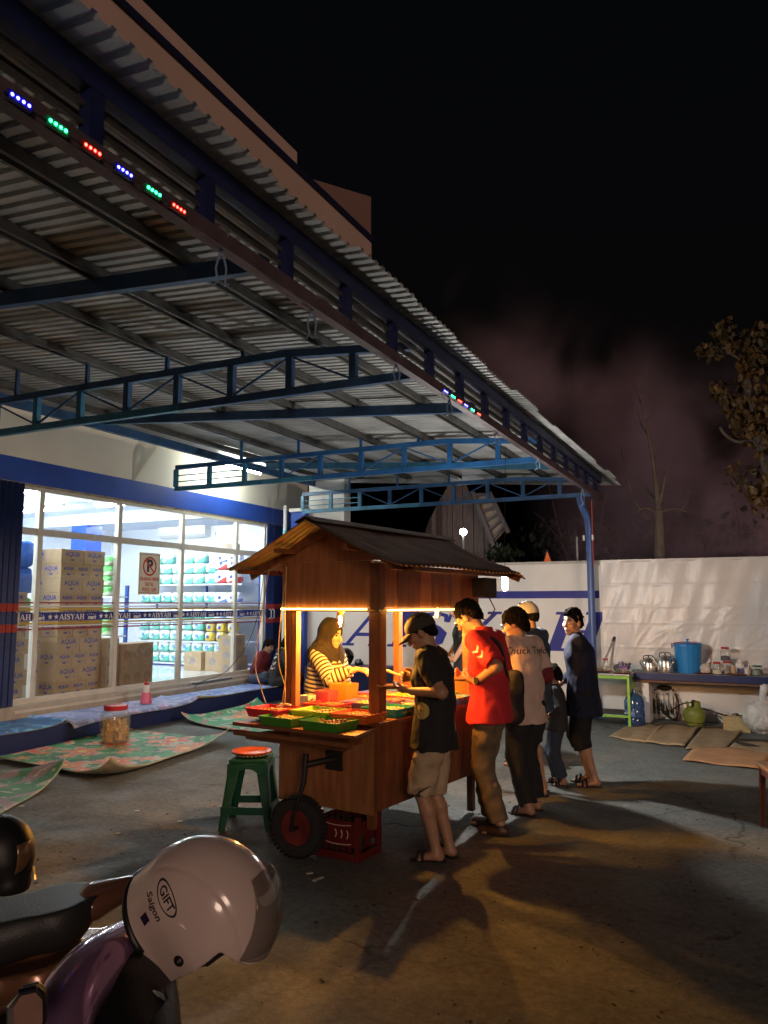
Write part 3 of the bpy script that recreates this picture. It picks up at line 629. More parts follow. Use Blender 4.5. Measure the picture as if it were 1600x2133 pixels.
for k, z in enumerate((.235, .112)):
    mb = MB(); mb.tube([(-.14 + .28 * i / 10, -.157, z - .012 * math.sin(math.pi * i / 10)) for i in range(11)], .004, 5); mb.build('mark', MATS['crate_mark_white'], t)
caps = thing('bottle_row', 'dark bottle caps showing in the red crate under the cart', 'bottles', cw(-.27, .10, .05), CRZ + R(2)); caps.scale = (.84, .9, .96)
k = 0
cm = MB(); cm.lathe([(.026, 0), (.026, .15), (.012, .19), (.013, .212), (.0, .215)], 10); cm = cm.mesh('bottle', pm('dark_bottle', (.02, .03, .02), .2), True)
for i in range(6):
    for j in range(2): link('bottle', cm, caps, (-.142 + .057 * i, -.105 + .07 * j, .0))
st = thing('plastic_stool', 'dark green plastic stool beside the cart wheel', 'stool', gz(513, 1722) + Vector((-.02, .08, 0)), R(24))
M_green = pm('dark_green_plastic', (.012, .085, .050), .35, var=.1)
Hs = .50
mb = MB(); mb.box(-.145, .145, -.145, .145, Hs - .035, Hs); mb.build('seat', M_green, st, bevel=.012)
for sx in (-1, 1):
    for sy in (-1, 1):
        mb = MB(); a, b = .142, .20
        for k, (dx, dy) in enumerate(((-.085, -.018), (-.018, -.085))):
            top = [(sx * a, sy * a), (sx * (a + dx), sy * a), (sx * (a + dx), sy * (a - .018)), (sx * a, sy * (a - .018))] if k == 0 else [(sx * a, sy * a), (sx * (a - .018), sy * a), (sx * (a - .018), sy * (a + dy)), (sx * a, sy * (a + dy))]
            w = .05
            bot = [(sx * b, sy * b), (sx * (b - w), sy * b), (sx * (b - w), sy * (b - .016)), (sx * b, sy * (b - .016))] if k == 0 else [(sx * b, sy * b), (sx * (b - .016), sy * b), (sx * (b - .016), sy * (b - w)), (sx * b, sy * (b - w))]
            mb.add([(x, y, 0) for x, y in bot] + [(x, y, Hs - .034) for x, y in top], [(0, 3, 2, 1), (4, 5, 6, 7), (0, 1, 5, 4), (1, 2, 6, 5), (2, 3, 7, 6), (3, 0, 4, 7)])
        mb.build('leg', M_green, st, bevel=.003)
for ax in (0, 1):
    for s in (-1, 1):
        mb = MB()
        # arched apron under the seat and a low stretcher
        pr = [(-.142, Hs - .034), (.142, Hs - .034), (.150, Hs - .13)] + [(.085 * math.cos(R(a)), Hs - .125 + .055 * math.sin(R(a))) for a in range(0, 181, 20)] + [(-.150, Hs - .13)]
        Mm = Matrix(((1, 0, 0, 0), (0, 0, 1, -.006), (0, 1, 0, 0), (0, 0, 0, 1))); Mp = Matrix.Rotation(R(90) * ax, 4, 'Z') @ Mx((0, s * .148, 0)) @ Mm
        mb.prism(pr, .012, Mp); mb.build('apron', M_green, st)
        mb = MB(); mb.box(-.176, .176, -.010, .010, .11, .165, Matrix.Rotation(R(90) * ax, 4, 'Z') @ Mx((0, s * .181, 0))); mb.build('stretcher', M_green, st, bevel=.003)
sp = gz(513, 1722) + Vector((-.02, .08, 0))
t = thing('plate', 'orange woven rim plate lying on the green stool', 'plate', (sp.x, sp.y, Hs + .002), .3)
mb = MB(); mb.lathe([(.0, .012), (.09, .012), (.135, .028), (.150, .04), (.152, .034), (.12, .012), (.085, .0), (.0, .0)], 28, cap=False); mb.build('dish', pm('terracotta_plastic', (.45, .10, .035), .3, var=.15), t, smooth=True)
mb = MB()
for k in range(30): a = 2 * math.pi * k / 30; mb.lathe([(.0, 0), (.008, .003), (.008, .009), (.0, .012)], 8, Mx((.146 * math.cos(a), .146 * math.sin(a), .012)), cap=False)
mb.build('rim_bead', pm('grey_bead', (.25, .25, .22), .4), t, kind='stuff')
# ================================================================== boundary wall with the painted name
YW = 12.05
bw = thing('boundary_wall', 'white boundary wall with large painted blue letters and stripe', 'wall', (-2, YW, 0))
def B(mb, name, m, parent=None, **kw): mb.v = [(v[0] + 2, v[1] - YW, v[2]) for v in mb.v]; return mb.build(name, m, parent or bw, **kw)
mb = MB(); mb.box(-6.61, 9, YW, YW + .16, 0, 2.28); B(mb, 'masonry', M_white)
mb = MB(); mb.box(-6.61, 9, YW - .02, YW + .18, 2.28, 2.32); B(mb, 'coping', pm('grey_coping', (.5, .48, .45), .8, var=.2))
M_let = pm('painted_blue', (.022, .028, .25), .6, var=.15, vscale=3)
mb = MB(); mb.box(-6.60, -2.17, YW - .003, YW + .01, 1.745, 1.86); B(mb, 'painted_stripe', M_let)
out, wd = serif_word('AISYAH', .60, .36, .003, adv=1.0, sx=1.30)
for ch, m_ in out:
    m_.v = [(-6.62 + v[0] * (4.42 / wd), YW - .0005 - v[2], .935 + v[1]) for v in m_.v]; B(m_, 'painted_letter', M_let)
# plastic sheet hung on the wall
M_tarp = pm('clear_plastic_sheet', (.66, .64, .62), .36, var=.06, vscale=2, spec=.6)
nt = M_tarp.node_tree; b_ = nt.nodes['Principled BSDF']
def wn_(sc, st, dist=1.5):
    N = nt.nodes.new; tc = N('ShaderNodeTexCoord'); mp = N('ShaderNodeMapping'); mp.inputs['Scale'].default_value = st; n = N('ShaderNodeTexNoise'); n.inputs['Scale'].default_value = sc; n.inputs['Detail'].default_value = 3; n.inputs['Distortion'].default_value = dist
    nt.links.new(tc.outputs['Object'], mp.inputs[0]); nt.links.new(mp.outputs[0], n.inputs['Vector']); return n.outputs['Fac']
bp = nt.nodes.new('ShaderNodeBump'); bp.inputs['Strength'].default_value = .15; bp.inputs['Distance'].default_value = .03
nt.links.new(wn_(5.5, (1.6, 1, .8)), bp.inputs['Height']); nt.links.new(bp.outputs[0], b_.inputs['Normal'])
nr = np.random.RandomState(3); folds = [(nr.uniform(0, 3.2), nr.uniform(.85, 1.70), nr.uniform(-1.2, 1.2), nr.uniform(.10, .45), nr.uniform(.002, .007), nr.uniform(.012, .03)) for _ in range(80)]
def tarp(u, v):
    x = -2.13 + 5.2 * u; z = .70 + 1.62 * v; lx = x + 2.13; d = .012
    for (cx, cz, sl, ln, am, wd_) in folds:
        dx, dz = lx - cx, z - cz; c, s_ = math.cos(sl * .6 + .9), math.sin(sl * .6 + .9); a = dx * c + dz * s_; p = -dx * s_ + dz * c
        d += am * math.exp(-(a / ln) ** 2 - (p / wd_) ** 2)
    d += .006 * math.sin(9 * lx + 3 * z) + .004 * math.sin(21 * lx - 7 * z)
    for zl in (1.94, 1.62, 1.38, 1.02): d += .006 * math.exp(-((z - zl) / .012) ** 2)
    if v > .98: d = .02
    return (x, YW - .012 - max(.003, d), z)
mb = MB(); mb.grid(tarp, 230, 90); mb.v = [(v[0] + 2.13, v[1] - YW, v[2] - .7) for v in mb.v]
mb.build('plastic_sheet', M_tarp, None, smooth='all', loc=(-2.13, YW, .7), label='wrinkled clear plastic sheet hung over the right half of the wall', cat='plastic sheet')
# ledge along the wall
lt = thing('wall_ledge', 'long ledge with a dark blue front edge built along the wall', 'ledge', (0, 11.75, 0))
LZ = .70
def G(mb, name, m, parent=lt, **kw): mb.v = [(v[0], v[1] - 11.75, v[2]) for v in mb.v]; return mb.build(name, m, parent, **kw)
mb = MB(); mb.box(-1.66, 5, 11.50, 12.03, LZ - .10, LZ - .004); G(mb, 'slab', M_navy, bevel=.006)
mb = MB(); mb.box(-1.62, 5, 11.53, 12.02, LZ - .135, LZ - .101); G(mb, 'batten', pm('brown_batten', (.16, .08, .045), .7, var=.3))
mb = MB(); mb.box(-1.655, 5, 11.505, 12.03, LZ - .0035, LZ); G(mb, 'top_sheet', pm('worn_ledge_top', (.22, .21, .22), .6, var=.4, vscale=6))
for x in (-1.55, .35, 2.2): mb = MB(); mb.box(x, x + .1, 11.6, 12.03, 0, LZ - .136); G(mb, 'support', M_white)
# ================================================================== people: smooth-blended bodies, one surface each
_NR = np.random.RandomState(11); _LAT = _NR.rand(32, 32, 32).astype(np.float32) * 2 - 1
def vnoise(P, f):
    q = P * np.asarray(f, np.float32); i = np.floor(q).astype(np.int32); t = (q - i).astype(np.float32); t = t * t * (3 - 2 * t); i &= 31; j = (i + 1) & 31
    x0, y0, z0 = i[..., 0], i[..., 1], i[..., 2]; x1, y1, z1 = j[..., 0], j[..., 1], j[..., 2]; tx, ty, tz = t[..., 0], t[..., 1], t[..., 2]; L = _LAT
    a = L[x0, y0, z0] * (1 - tx) + L[x1, y0, z0] * tx; b = L[x0, y1, z0] * (1 - tx) + L[x1, y1, z0] * tx
    c = L[x0, y0, z1] * (1 - tx) + L[x1, y0, z1] * tx; d = L[x0, y1, z1] * (1 - tx) + L[x1, y1, z1] * tx
    return (a * (1 - ty) + b * ty) * (1 - tz) + (c * (1 - ty) + d * ty) * tz
V = lambda *a: np.array(a, np.float32)
def nz(v): v = np.asarray(v, np.float32); return v / max(1e-6, np.linalg.norm(v))
class Sdf:
    """list of round cones and ellipsoids blended together"""
    def __init__(s): s.ops = []
    def cone(s, a, b, ra, rb, k=.02, wide=None, wf=1.0, sub=False): s.ops.append(('c', V(*a), V(*b), ra, rb, k, wide, wf, sub)); return s
    def tube(s, a, b, ra, rb, k=.02, wide=None, wf=1.0): s.ops.append(('f', V(*a), V(*b), ra, rb, k, wide, wf, False)); return s   # flat end at b
    def ell(s, c, r, ax=None, k=.02, sub=False): s.ops.append(('e', V(*c), V(*r), ax, 0, k, None, 1, sub)); return s
    def bounds(s):
        lo, hi = np.full(3, 9e9), np.full(3, -9e9)
        for o in s.ops:
            if o[8]: continue
            r = max(o[3], o[4]) * max(1, o[7]) if o[0] in 'cf' else float(max(o[2]))
            for p in ((o[1], o[2]) if o[0] in 'cf' else (o[1],)): lo = np.minimum(lo, p - r); hi = np.maximum(hi, p + r)
        return lo - .03, hi + .03
    @staticmethod
    def dist(o, P):
        if o[0] in 'cf':
            a, b, ra, rb, w, wf = o[1], o[2], o[3], o[4], o[6], o[7]
            q = P - a; ba = b - a
            if w is not None:
                w = np.asarray(w, np.float32); q = q - (q @ w)[..., None] * w * (1 - 1 / wf); ba = ba - (ba @ w) * w * (1 - 1 / wf)
            L2 = max(1e-8, float(ba @ ba)); t = (q @ ba) / L2
            if o[0] == 'f':
                cap = (t - 1) * math.sqrt(L2); t = np.clip(t, 0, 1.2); return np.maximum(np.linalg.norm(q - t[..., None] * ba, axis=-1) - (ra + (rb - ra) * np.minimum(t, 1)), cap)
            t = np.clip(t, 0, 1)
            return np.linalg.norm(q - t[..., None] * ba, axis=-1) - (ra + (rb - ra) * t)
        q = P - o[1]
        if o[3] is not None: q = q @ np.asarray(o[3], np.float32).T
        r = o[2]; k0 = np.linalg.norm(q / r, axis=-1); k1 = np.linalg.norm(q / (r * r), axis=-1)
        return k0 * (k0 - 1) / np.maximum(k1, 1e-6)
    def field(s, res, post=None):
        lo, hi = s.bounds(); n = np.ceil((hi - lo) / res).astype(int) + 1
        D = np.full(n, .08, np.float32)
        ax = [lo[i] + res * np.arange(n[i], dtype=np.float32) for i in range(3)]
        for o in s.ops:
            r = (max(o[3], o[4]) * max(1, o[7]) if o[0] in 'cf' else float(max(o[2]))) + o[5] + .025
            pts = np.array((o[1], o[2]) if o[0] in 'cf' else (o[1],)); l = np.maximum(0, np.floor((pts.min(0) - r - lo) / res)).astype(int); h = np.minimum(n, np.ceil((pts.max(0) + r - lo) / res).astype(int) + 1)
            if (h <= l).any(): continue
            P = np.stack(np.meshgrid(ax[0][l[0]:h[0]], ax[1][l[1]:h[1]], ax[2][l[2]:h[2]], indexing='ij'), -1).astype(np.float32)
            d = s.dist(o, P); sl = (slice(l[0], h[0]), slice(l[1], h[1]), slice(l[2], h[2])); A = D[sl]; k = o[5]
            if o[8]: hh = np.clip(.5 - .5 * (A + d) / k, 0, 1); D[sl] = A + (-d - A) * hh + k * hh * (1 - hh)
            else: hh = np.clip(.5 + .5 * (A - d) / k, 0, 1); D[sl] = A + (d - A) * hh - k * hh * (1 - hh)
        if post:
            m = np.abs(D) < .07
            P = np.stack(np.meshgrid(*ax, indexing='ij'), -1).astype(np.float32)[m]
            D[m] = post(P, D[m])
        D[0] = D[-1] = .05; D[:, 0] = D[:, -1] = .05; D[:, :, 0] = D[:, :, -1] = .05
        return D, lo
    def mesh(s, name, mat, res=.007, post=None):
        D, lo = s.field(res, post); g = vdb.FloatGrid(background=.08); g.copyFromArray(D)
        pts, quads = g.convertToQuads(isovalue=0.0); pts = pts * res + lo
        me = bpy.data.meshes.new(name); nv, nf = len(pts), len(quads)
        me.vertices.add(nv); me.vertices.foreach_set('co', pts.astype(np.float32).ravel())
        me.loops.add(nf * 4); me.loops.foreach_set('vertex_index', quads[:, ::-1].astype(np.int32).ravel())
        me.polygons.add(nf); me.polygons.foreach_set('loop_start', np.arange(0, nf * 4, 4, dtype=np.int32)); me.polygons.foreach_set('loop_total', np.full(nf, 4, np.int32))
        me.polygons.foreach_set('use_smooth', np.ones(nf, bool)); me.materials.append(mat); me.update(); me.validate()
        return me
def ik(a, t, l1, l2, hint):
    """elbow/knee between a and target t"""
    a, t = V(*a), V(*t); d = t - a; L = np.linalg.norm(d); mx = (l1 + l2) * .995
    if L > mx: t = a + d / L * mx; d = t - a; L = mx
    x = (l1 * l1 - l2 * l2 + L * L) / (2 * L); h = math.sqrt(max(0, l1 * l1 - x * x)); u = d / L; hv = V(*hint); hv = nz(hv - u * (hv @ u))
    return a + u * x + hv * h, t
def basis(f, u):
    f = nz(f); l = nz(np.cross(u, f)); u = np.cross(f, l); return f, l, u
def FOLD(amp, f=(14, 14, 7), f2=(30, 30, 16)):
    amp *= 1.25
    def fn(P, D):
        w = vnoise(P + 7.7, (6, 6, 6)); q = P[:, 2] * 1.0 + .55 * P[:, 0] + .35 * P[:, 1] + .05 * w
        return D + amp * vnoise(P, f) + amp * .45 * vnoise(P + 3.3, f2) + amp * .40 * np.sin(q * 75 + 5 * w) * np.clip(vnoise(P + 1.1, (5, 5, 5)) + .15, 0, 1)
    return fn

class Human:
    """local frame: x forward, y to the person's left, z up; feet on z = 0"""
    def __init__(s, h=1.68, lean=.06, side=0.0, fat=1.0, head=(0, 0, 0), seat=None, hip_z=None, stance=.10, feet=None, toe=None, knee_hint=(1, 0, 0.1), shoulder_f=0.0, crouch=0.0, head_f=0.0):
        k = h / 1.70; s.k = k; s.h = h; s.fat = fat
        hz = (hip_z if hip_z is not None else .885 * k) - crouch; s.pel = V(0, 0, hz)
        up = nz((math.sin(lean), math.sin(side), math.cos(lean))); s.up = up; s.fw = nz(V(1, 0, 0) - up * up[0]); s.lf = nz(np.cross(up, s.fw))
        s.waist = s.pel + up * .17 * k; s.chest = s.pel + up * .36 * k; s.neck0 = s.pel + up * .53 * k
        sh = s.pel + up * .495 * k + s.fw * shoulder_f; s.shL = sh + s.lf * .172 * k * (0.9 + .1 * fat); s.shR = sh - s.lf * .172 * k * (0.9 + .1 * fat)
        p, y, r = head
        hf = V(math.cos(y) * math.cos(p), math.sin(y) * math.cos(p), -math.sin(p)); s.hf, s.hl, s.hu = basis(hf, V(math.sin(p) * .3, -math.sin(r), 1))
        s.head = s.neck0 + nz(up * 1.0 + V(math.sin(p) * .35, 0, 0)) * .150 * k + s.hf * .02 * k + s.fw * head_f
        s.hipL = s.pel + V(0, .088, -.01) * k; s.hipR = s.pel + V(0, -.088, -.01) * k
        fe = feet or ((.02, stance, 0), (-.02, -stance, 0)); s.ank = []; s.kn = []
        for hp, f_ in ((s.hipL, fe[0]), (s.hipR, fe[1])):
            kn, an = ik(hp, V(*f_) + V(-.04 * k, 0, .075 * k), .425 * k, .40 * k, knee_hint if not isinstance(knee_hint, list) else knee_hint[len(s.kn)]); s.kn.append(kn); s.ank.append(an)
        s.toe = toe or ((1, .15, 0), (1, -.2, 0))
        s.el = [None, None]; s.wr = [None, None]; s.hd = [None, None]; s.arm(0, s.shL + V(.05, .06, -.52) * k); s.arm(1, s.shR + V(.05, -.06, -.52) * k)
    def arm(s, i, target, hint=None, hdir=None, palm=None, curl=.5):
        sh = s.shL if i == 0 else s.shR; sg = 1 if i == 0 else -1
        hint = hint if hint is not None else (-.6, .35 * sg, -.8)
        s.el[i], s.wr[i] = ik(sh, target, .285 * s.k, .245 * s.k, hint)
        d = nz(s.wr[i] - s.el[i]) if hdir is None else nz(hdir); n = V(0, -sg, 0) if palm is None else V(*palm); n = nz(n - d * (n @ d)); s.hd[i] = (d, n, curl); return s
    def world(s, o): return o
    def skin_sdf(s):
        k = s.k; S_ = Sdf(); L = s.lf; ft = s.fat
        S_.cone(s.pel, s.waist, .105 * k * ft, .098 * k * ft, .04, L, 1.28); S_.cone(s.waist, s.chest, .098 * k * ft, .112 * k * ft, .04, L, 1.28)
        S_.cone(s.shL - L * .05, s.shR + L * .05, .058 * k, .058 * k, .05)
        S_.cone(s.neck0 - s.up * .03, s.head - s.hu * .05 * k - s.hf * .02, .054 * k, .050 * k, .03)
        H, f, l, u = s.head, s.hf, s.hl, s.hu; hk = k ** .5; ax = np.stack([f, l, u]); h_ = lambda a, b, c: H + (f * a + l * b + u * c) * hk
        S_.ell(h_(-.012, 0, .028), V(.098, .076, .092) * hk, ax, .02); S_.ell(h_(.022, 0, -.045), V(.070, .060, .072) * hk, ax, .03)
        S_.ell(h_(.058, 0, -.092), V(.028, .030, .022) * hk, ax, .02); S_.cone(h_(.088, 0, .012), h_(.110, 0, -.026), .008, .014, .012)
        S_.ell(h_(.083, 0, -.062), V(.014, .026, .013) * hk, ax, .012)
        for sg in (1, -1):
            S_.ell(h_(.088, .031 * sg, .010), V(.016, .020, .012) * hk, ax, .012, True); S_.ell(h_(.060, .045 * sg, -.02), V(.028, .02, .022) * hk, ax, .02)
            S_.ell(h_(-.005, .080 * sg, -.008), V(.022, .010, .033) * hk, ax, .008)
        for i, sh in ((0, s.shL), (1, s.shR)):
            S_.cone(sh, s.el[i], .050 * k, .040 * k, .03); S_.cone(s.el[i], s.wr[i], .041 * k, .027 * k, .02)
            d, n, curl = s.hd[i]; sd = np.cross(d, n); sg = 1 if i == 0 else -1; w = s.wr[i]
            th = -sd * sg if abs(n @ V(0, 0, 1)) < 2 else sd
            S_.cone(w, w + d * .075 * k, .026 * k, .034 * k, .015, n, .55)
            for q, (ln, off) in enumerate(((.072, -.031), (.080, -.010), (.075, .011), (.058, .031))):
                b0 = w + d * .085 * k + th * (-off) * k; dd = nz(d * math.cos(curl) + n * math.sin(curl)); b1 = b0 + dd * ln * .55 * k; d2 = nz(d * math.cos(curl * 2.1) + n * math.sin(curl * 2.1)); b2 = b1 + d2 * ln * .5 * k
                S_.cone(w + d * .06 * k + th * (-off * .8) * k, b0, .012 * k, .0105 * k, .006); S_.cone(b0, b1, .0105 * k, .0095 * k, .004); S_.cone(b1, b2, .0095 * k, .008 * k, .004)
            t0 = w + d * .025 * k + th * .024 * k; t1 = t0 + nz(d * .6 + th * .8 + n * .3) * .045 * k; t2 = t1 + nz(d * .85 + th * .2 + n * .5) * .035 * k
            S_.cone(t0, t1, .014 * k, .012 * k, .008); S_.cone(t1, t2, .0115 * k, .009 * k, .004)
        for i, hp in ((0, s.hipL), (1, s.hipR)):
            S_.cone(hp, s.kn[i], .082 * k * ft, .054 * k, .03); kn, an = s.kn[i], s.ank[i]; mid = kn + (an - kn) * .32
            bk = nz(V(-1, 0, 0) - nz(an - kn) * (nz(an - kn) @ V(-1, 0, 0))); S_.cone(kn, mid + bk * .012, .050 * k, .055 * k, .02); S_.cone(mid + bk * .012, an, .053 * k, .033 * k, .02)
            t = nz(s.toe[i]); sd = nz(np.cross(V(0, 0, 1), t)) if abs(t[2]) < .9 else V(0, 1, 0)
            S_.cone(an - t * .025 * k - V(0, 0, .035) * k, an + V(0, 0, .0), .032 * k, .034 * k, .02); S_.cone(an - V(0, 0, .03) * k, an + t * .12 * k - V(0, 0, .052) * k, .033 * k, .022 * k, .02, sd, 1.35)
            for q in range(5): b0 = an + t * (.125 - .008 * abs(q - 1)) * k - V(0, 0, .055) * k + sd * ((q - 2) * .018) * k * (-1 if i else 1); S_.cone(b0, b0 + t * (.038 - .004 * q) * k - V(0, 0, .004), .0115 * k if q else .0135 * k, .009 * k, .008)
        return S_
    def build_body(s, name, label, cat, loc, heading, skin, res=.0065, group=None):
        s.root = thing(name, label, cat, loc, heading, group); s.res = res
        s.body = link('body', s.skin_sdf().mesh('body', skin, res), s.root)
        h_ = lambda a, b, c: Vector((s.head + (s.hf * a + s.hl * b + s.hu * c) * s.k ** .5).tolist())
        Q = Matrix((s.hf.tolist(), s.hl.tolist(), s.hu.tolist())).transposed().to_4x4()
        for sg in (1, -1):
            m = MB(); m.lathe([(.0, -.009), (.006, -.007), (.009, 0), (.006, .007), (.0, .009)], 10, Matrix.Translation(h_(.077, .031 * sg, .009)) @ Q @ Mx((0, 0, 0), (0, 0, 0), (1, 1.5, .8)), cap=False); m.build('eye', pm('eye_dark', (.02, .015, .012), .2), s.root, smooth='all')
            m = MB(); m.tube([h_(.088, .016 * sg, .030), h_(.086, .032 * sg, .036), h_(.074, .050 * sg, .030)], [.004, .005, .003], 6); m.build('eyebrow', M_hair, s.root)
        m = MB(); m.tube([h_(.083, -.024, -.060), h_(.098, 0, -.060), h_(.083, .024, -.060)], [.002, .0055, .002], 6); m.build('lips', pm('lips', (.32, .12, .09), .5), s.root)
        return s
    # ---- clothing, each its own mesh just outside the skin
    def shirt(s, mat, name='shirt', hem=.12, sleeve=.55, extra=.018, amp=.006, flare=1.0, collar=.02, sleeve_r=.012, res=None):
        k = s.k; S_ = Sdf(); L = s.lf; ft = s.fat
        S_.tube(s.waist, s.pel - V(0, 0, hem) * k + s.fw * .012, .101 * k * ft + extra, (.124 * ft * flare) * k + extra, .05, L, 1.26); S_.cone(s.waist, s.chest, .100 * k * ft + extra, .114 * k * ft + extra, .05, L, 1.30)
        S_.cone(s.shL - L * .045, s.shR + L * .045, .060 * k + extra * .55, .060 * k + extra * .55, .06)
        S_.tube(s.neck0 - s.up * .06 * k, s.neck0 + s.up * (collar + .012) * k, .074 * k, .062 * k, .03)
        for i, sh in ((0, s.shL), (1, s.shR)):
            e = sh + (s.el[i] - sh) * min(1, sleeve); (S_.tube if sleeve <= 1 else S_.cone)(sh, e, .054 * k + sleeve_r, (.054 - .012 * min(1, sleeve)) * k + sleeve_r * 1.5, .022)
            if sleeve > 1: S_.tube(s.el[i], s.el[i] + (s.wr[i] - s.el[i]) * min(1, sleeve - 1), .043 * k + sleeve_r, .030 * k + sleeve_r, .02)
        s.shirt_ob = link(name, S_.mesh(name, mat, res or max(.008, s.res), FOLD(amp)), s.root); return s.shirt_ob
    def trousers(s, mat, name='trousers', length=1.0, loose=.020, amp=.006, waist=.10, res=None, flare=.0):
        """length: 1 to the ankle, .5 about the knee"""
        k = s.k; S_ = Sdf(); L = s.lf; ft = s.fat
        S_.tube(s.pel - V(0, 0, .02), s.pel + s.up * waist * k, .108 * k * ft + .006, .098 * k * ft + .006, .04, L, 1.30)
        for i, hp in ((0, s.hipL), (1, s.hipR)):
            if length > .55:
                S_.cone(hp, s.kn[i], .082 * k * ft + loose * .6, .058 * k + loose, .03)
                e = s.kn[i] + (s.ank[i] - s.kn[i]) * (length - .5) * 2; S_.tube(s.kn[i], e, .058 * k + loose, (.050 if length > .9 else .058) * k + loose + flare, .03)
            else: S_.tube(hp, hp + (s.kn[i] - hp) * length * 2, .082 * k * ft + loose * .6, .060 * k + loose * 1.2, .03)
        s.trouser_ob = link(name, S_.mesh(name, mat, res or max(.009, s.res), FOLD(amp, (12, 12, 9), (26, 26, 18))), s.root); return s.trouser_ob
    def hair(s, mat, length=.0, line=.055, grow=.012, amp=.005):
        H, f, l, u = s.head, s.hf, s.hl, s.hu; hk = s.k ** .5; ax = np.stack([f, l, u]); S_ = Sdf(); h_ = lambda a, b, c: H + (f * a + l * b + u * c) * hk
        sd = .005 if length == 0 else grow
        S_.ell(h_(-.016, 0, .032), V(.098 + grow * .8, .076 + sd, .094 + grow) * hk, ax, .02); S_.ell(h_(-.045, 0, -.025 - length), V(.058 + sd, .060 + sd, .05 + length) * hk, ax, .03)
        if length == 0: S_.ell(h_(-.005, 0, .085), V(.085, .062, .042 + grow) * hk, ax, .03)
        zx = [-.12, -.085, -.05, -.03, .0, .02, .05, .075, .10, .13]; zy = [-.075 - length * 2, -.070 - length * 2, -.045 - length, .0 - length, .012 - length, .0 - length * .5, .030, line - .005, line, line]
        def post(P, D):
            q = P - H; a, c = q @ f / hk, q @ u / hk
            D = D + amp * 1.3 * vnoise(P, (50, 50, 30)) + amp * vnoise(P + 2, (120, 120, 55))
            return np.maximum(D, (np.interp(a, zx, zy) + .006 * vnoise(P, (60, 60, 60)) - c) * .8)
        s.hair_ob = link('hair', S_.mesh('hair', mat, .005, post), s.root); return s
    def cap(s, mat, brim=True):
        H, f, l, u = s.head, s.hf, s.hl, s.hu; hk = s.k ** .5; ax = np.stack([f, l, u]); S_ = Sdf(); h_ = lambda a, b, c: H + (f * a + l * b + u * c) * hk
        S_.ell(h_(-.012, 0, .036), V(.114, .092, .104) * hk, ax, .02)
        def post(P, D): q = P - H; c = q @ u / hk; a = q @ f / hk; return np.maximum(D, (.022 + a * .10) - c)
        c = link('cap', S_.mesh('cap', mat, .005, post), s.root)
        if brim:
            B_ = MB()
            def fn(uu, v):
                a = (uu - .5) * 2.2; r = .100 + .085 * v * math.cos(a * .62) ** .6
                p = h_(r * math.cos(a * .88) - .004, .088 * math.sin(a * .88) / .78 * (1 - .12 * v), .036 - .035 * v * v - .012 * (a / 1.1) ** 2); return tuple(p.tolist())
            B_.grid(fn, 14, 5); o = B_.build('brim', mat, c, smooth='all'); mods(o, .004)
        b = MB(); p = h_(-.012, 0, .141); b.lathe([(.008, 0), (.006, .005), (.0, .006)], 8, Matrix.Translation(Vector(p.tolist()))); b.build('button', mat, c); return c
    def sandals(s, mat, band=True):
        k = s.k
        for i in (0, 1):
            an = s.ank[i]; t = nz(s.toe[i]); t = nz(V(t[0], t[1], 0)); sd = V(-t[1], t[0], 0); c = an + t * .05 * k; m = MB(); z0 = an[2] - .075 * k
            prof = [(-.115, .0), (-.105, .03), (-.05, .036), (.03, .042), (.09, .044), (.125, .025), (.132, 0), (.125, -.025), (.09, -.044), (.03, -.040), (-.05, -.034), (-.105, -.03)]
            m.prism([tuple((c + t * (a * 1.05) * k + sd * b * 1.15 * k)[:2].tolist()) for a, b in prof], .022, Mx((0, 0, z0 - .012))); so_ = m.build('sandal', mat, s.root, bevel=.003)
            if band:
                for off in (.035, .075):
                    pts = [c + t * off * k + sd * (.050 * math.cos(a)) * k + V(0, 0, 1) * ((.048 if off > .05 else .065) * math.sin(a) * k) for a in np.linspace(0, math.pi, 9)]
                    m = MB(); m.tube([Vector((p[0], p[1], z0 + .008 + p[2] - c[2])) for p in pts], .010, 6); m.build('strap', mat, so_, smooth='all')
    def shoes(s, mat):
        S_ = Sdf(); k = s.k
        for i in (0, 1):
            an = s.ank[i]; t = nz(s.toe[i]); sd = V(-t[1], t[0], 0); b = an - V(0, 0, .042) * k
            sh = Sdf(); sh.cone(b - t * .03 * k, b + V(0, 0, .03) * k, .040 * k, .042 * k, .02); sh.cone(b - V(0, 0, 0), b + t * .14 * k - V(0, 0, .008) * k, .040 * k, .030 * k, .02, sd, 1.3)
            zf = an[2] - .075 * k
            o = link('shoe', sh.mesh('shoe', mat, .007, lambda P, D: np.maximum(D, zf - P[:, 2])), s.root)
    def glasses(s):
        h_ = lambda a, b, c: Vector((s.head + (s.hf * a + s.hl * b + s.hu * c) * s.k ** .5).tolist()); m = MB()
        for sg in (1, -1):
            m.tube([h_(.106, (.033 + .024 * math.cos(a)) * sg, .008 + .018 * math.sin(a)) for a in np.linspace(0, 2 * math.pi, 13)], .0025, 5); m.tube([h_(.104, .057 * sg, .012), h_(.05, .080 * sg, .014), h_(-.01, .084 * sg, .008)], .0025, 5)
        m.tube([h_(.108, -.010, .012), h_(.108, .010, .012)], .0025, 5); m.build('glasses', M_black, s.root)
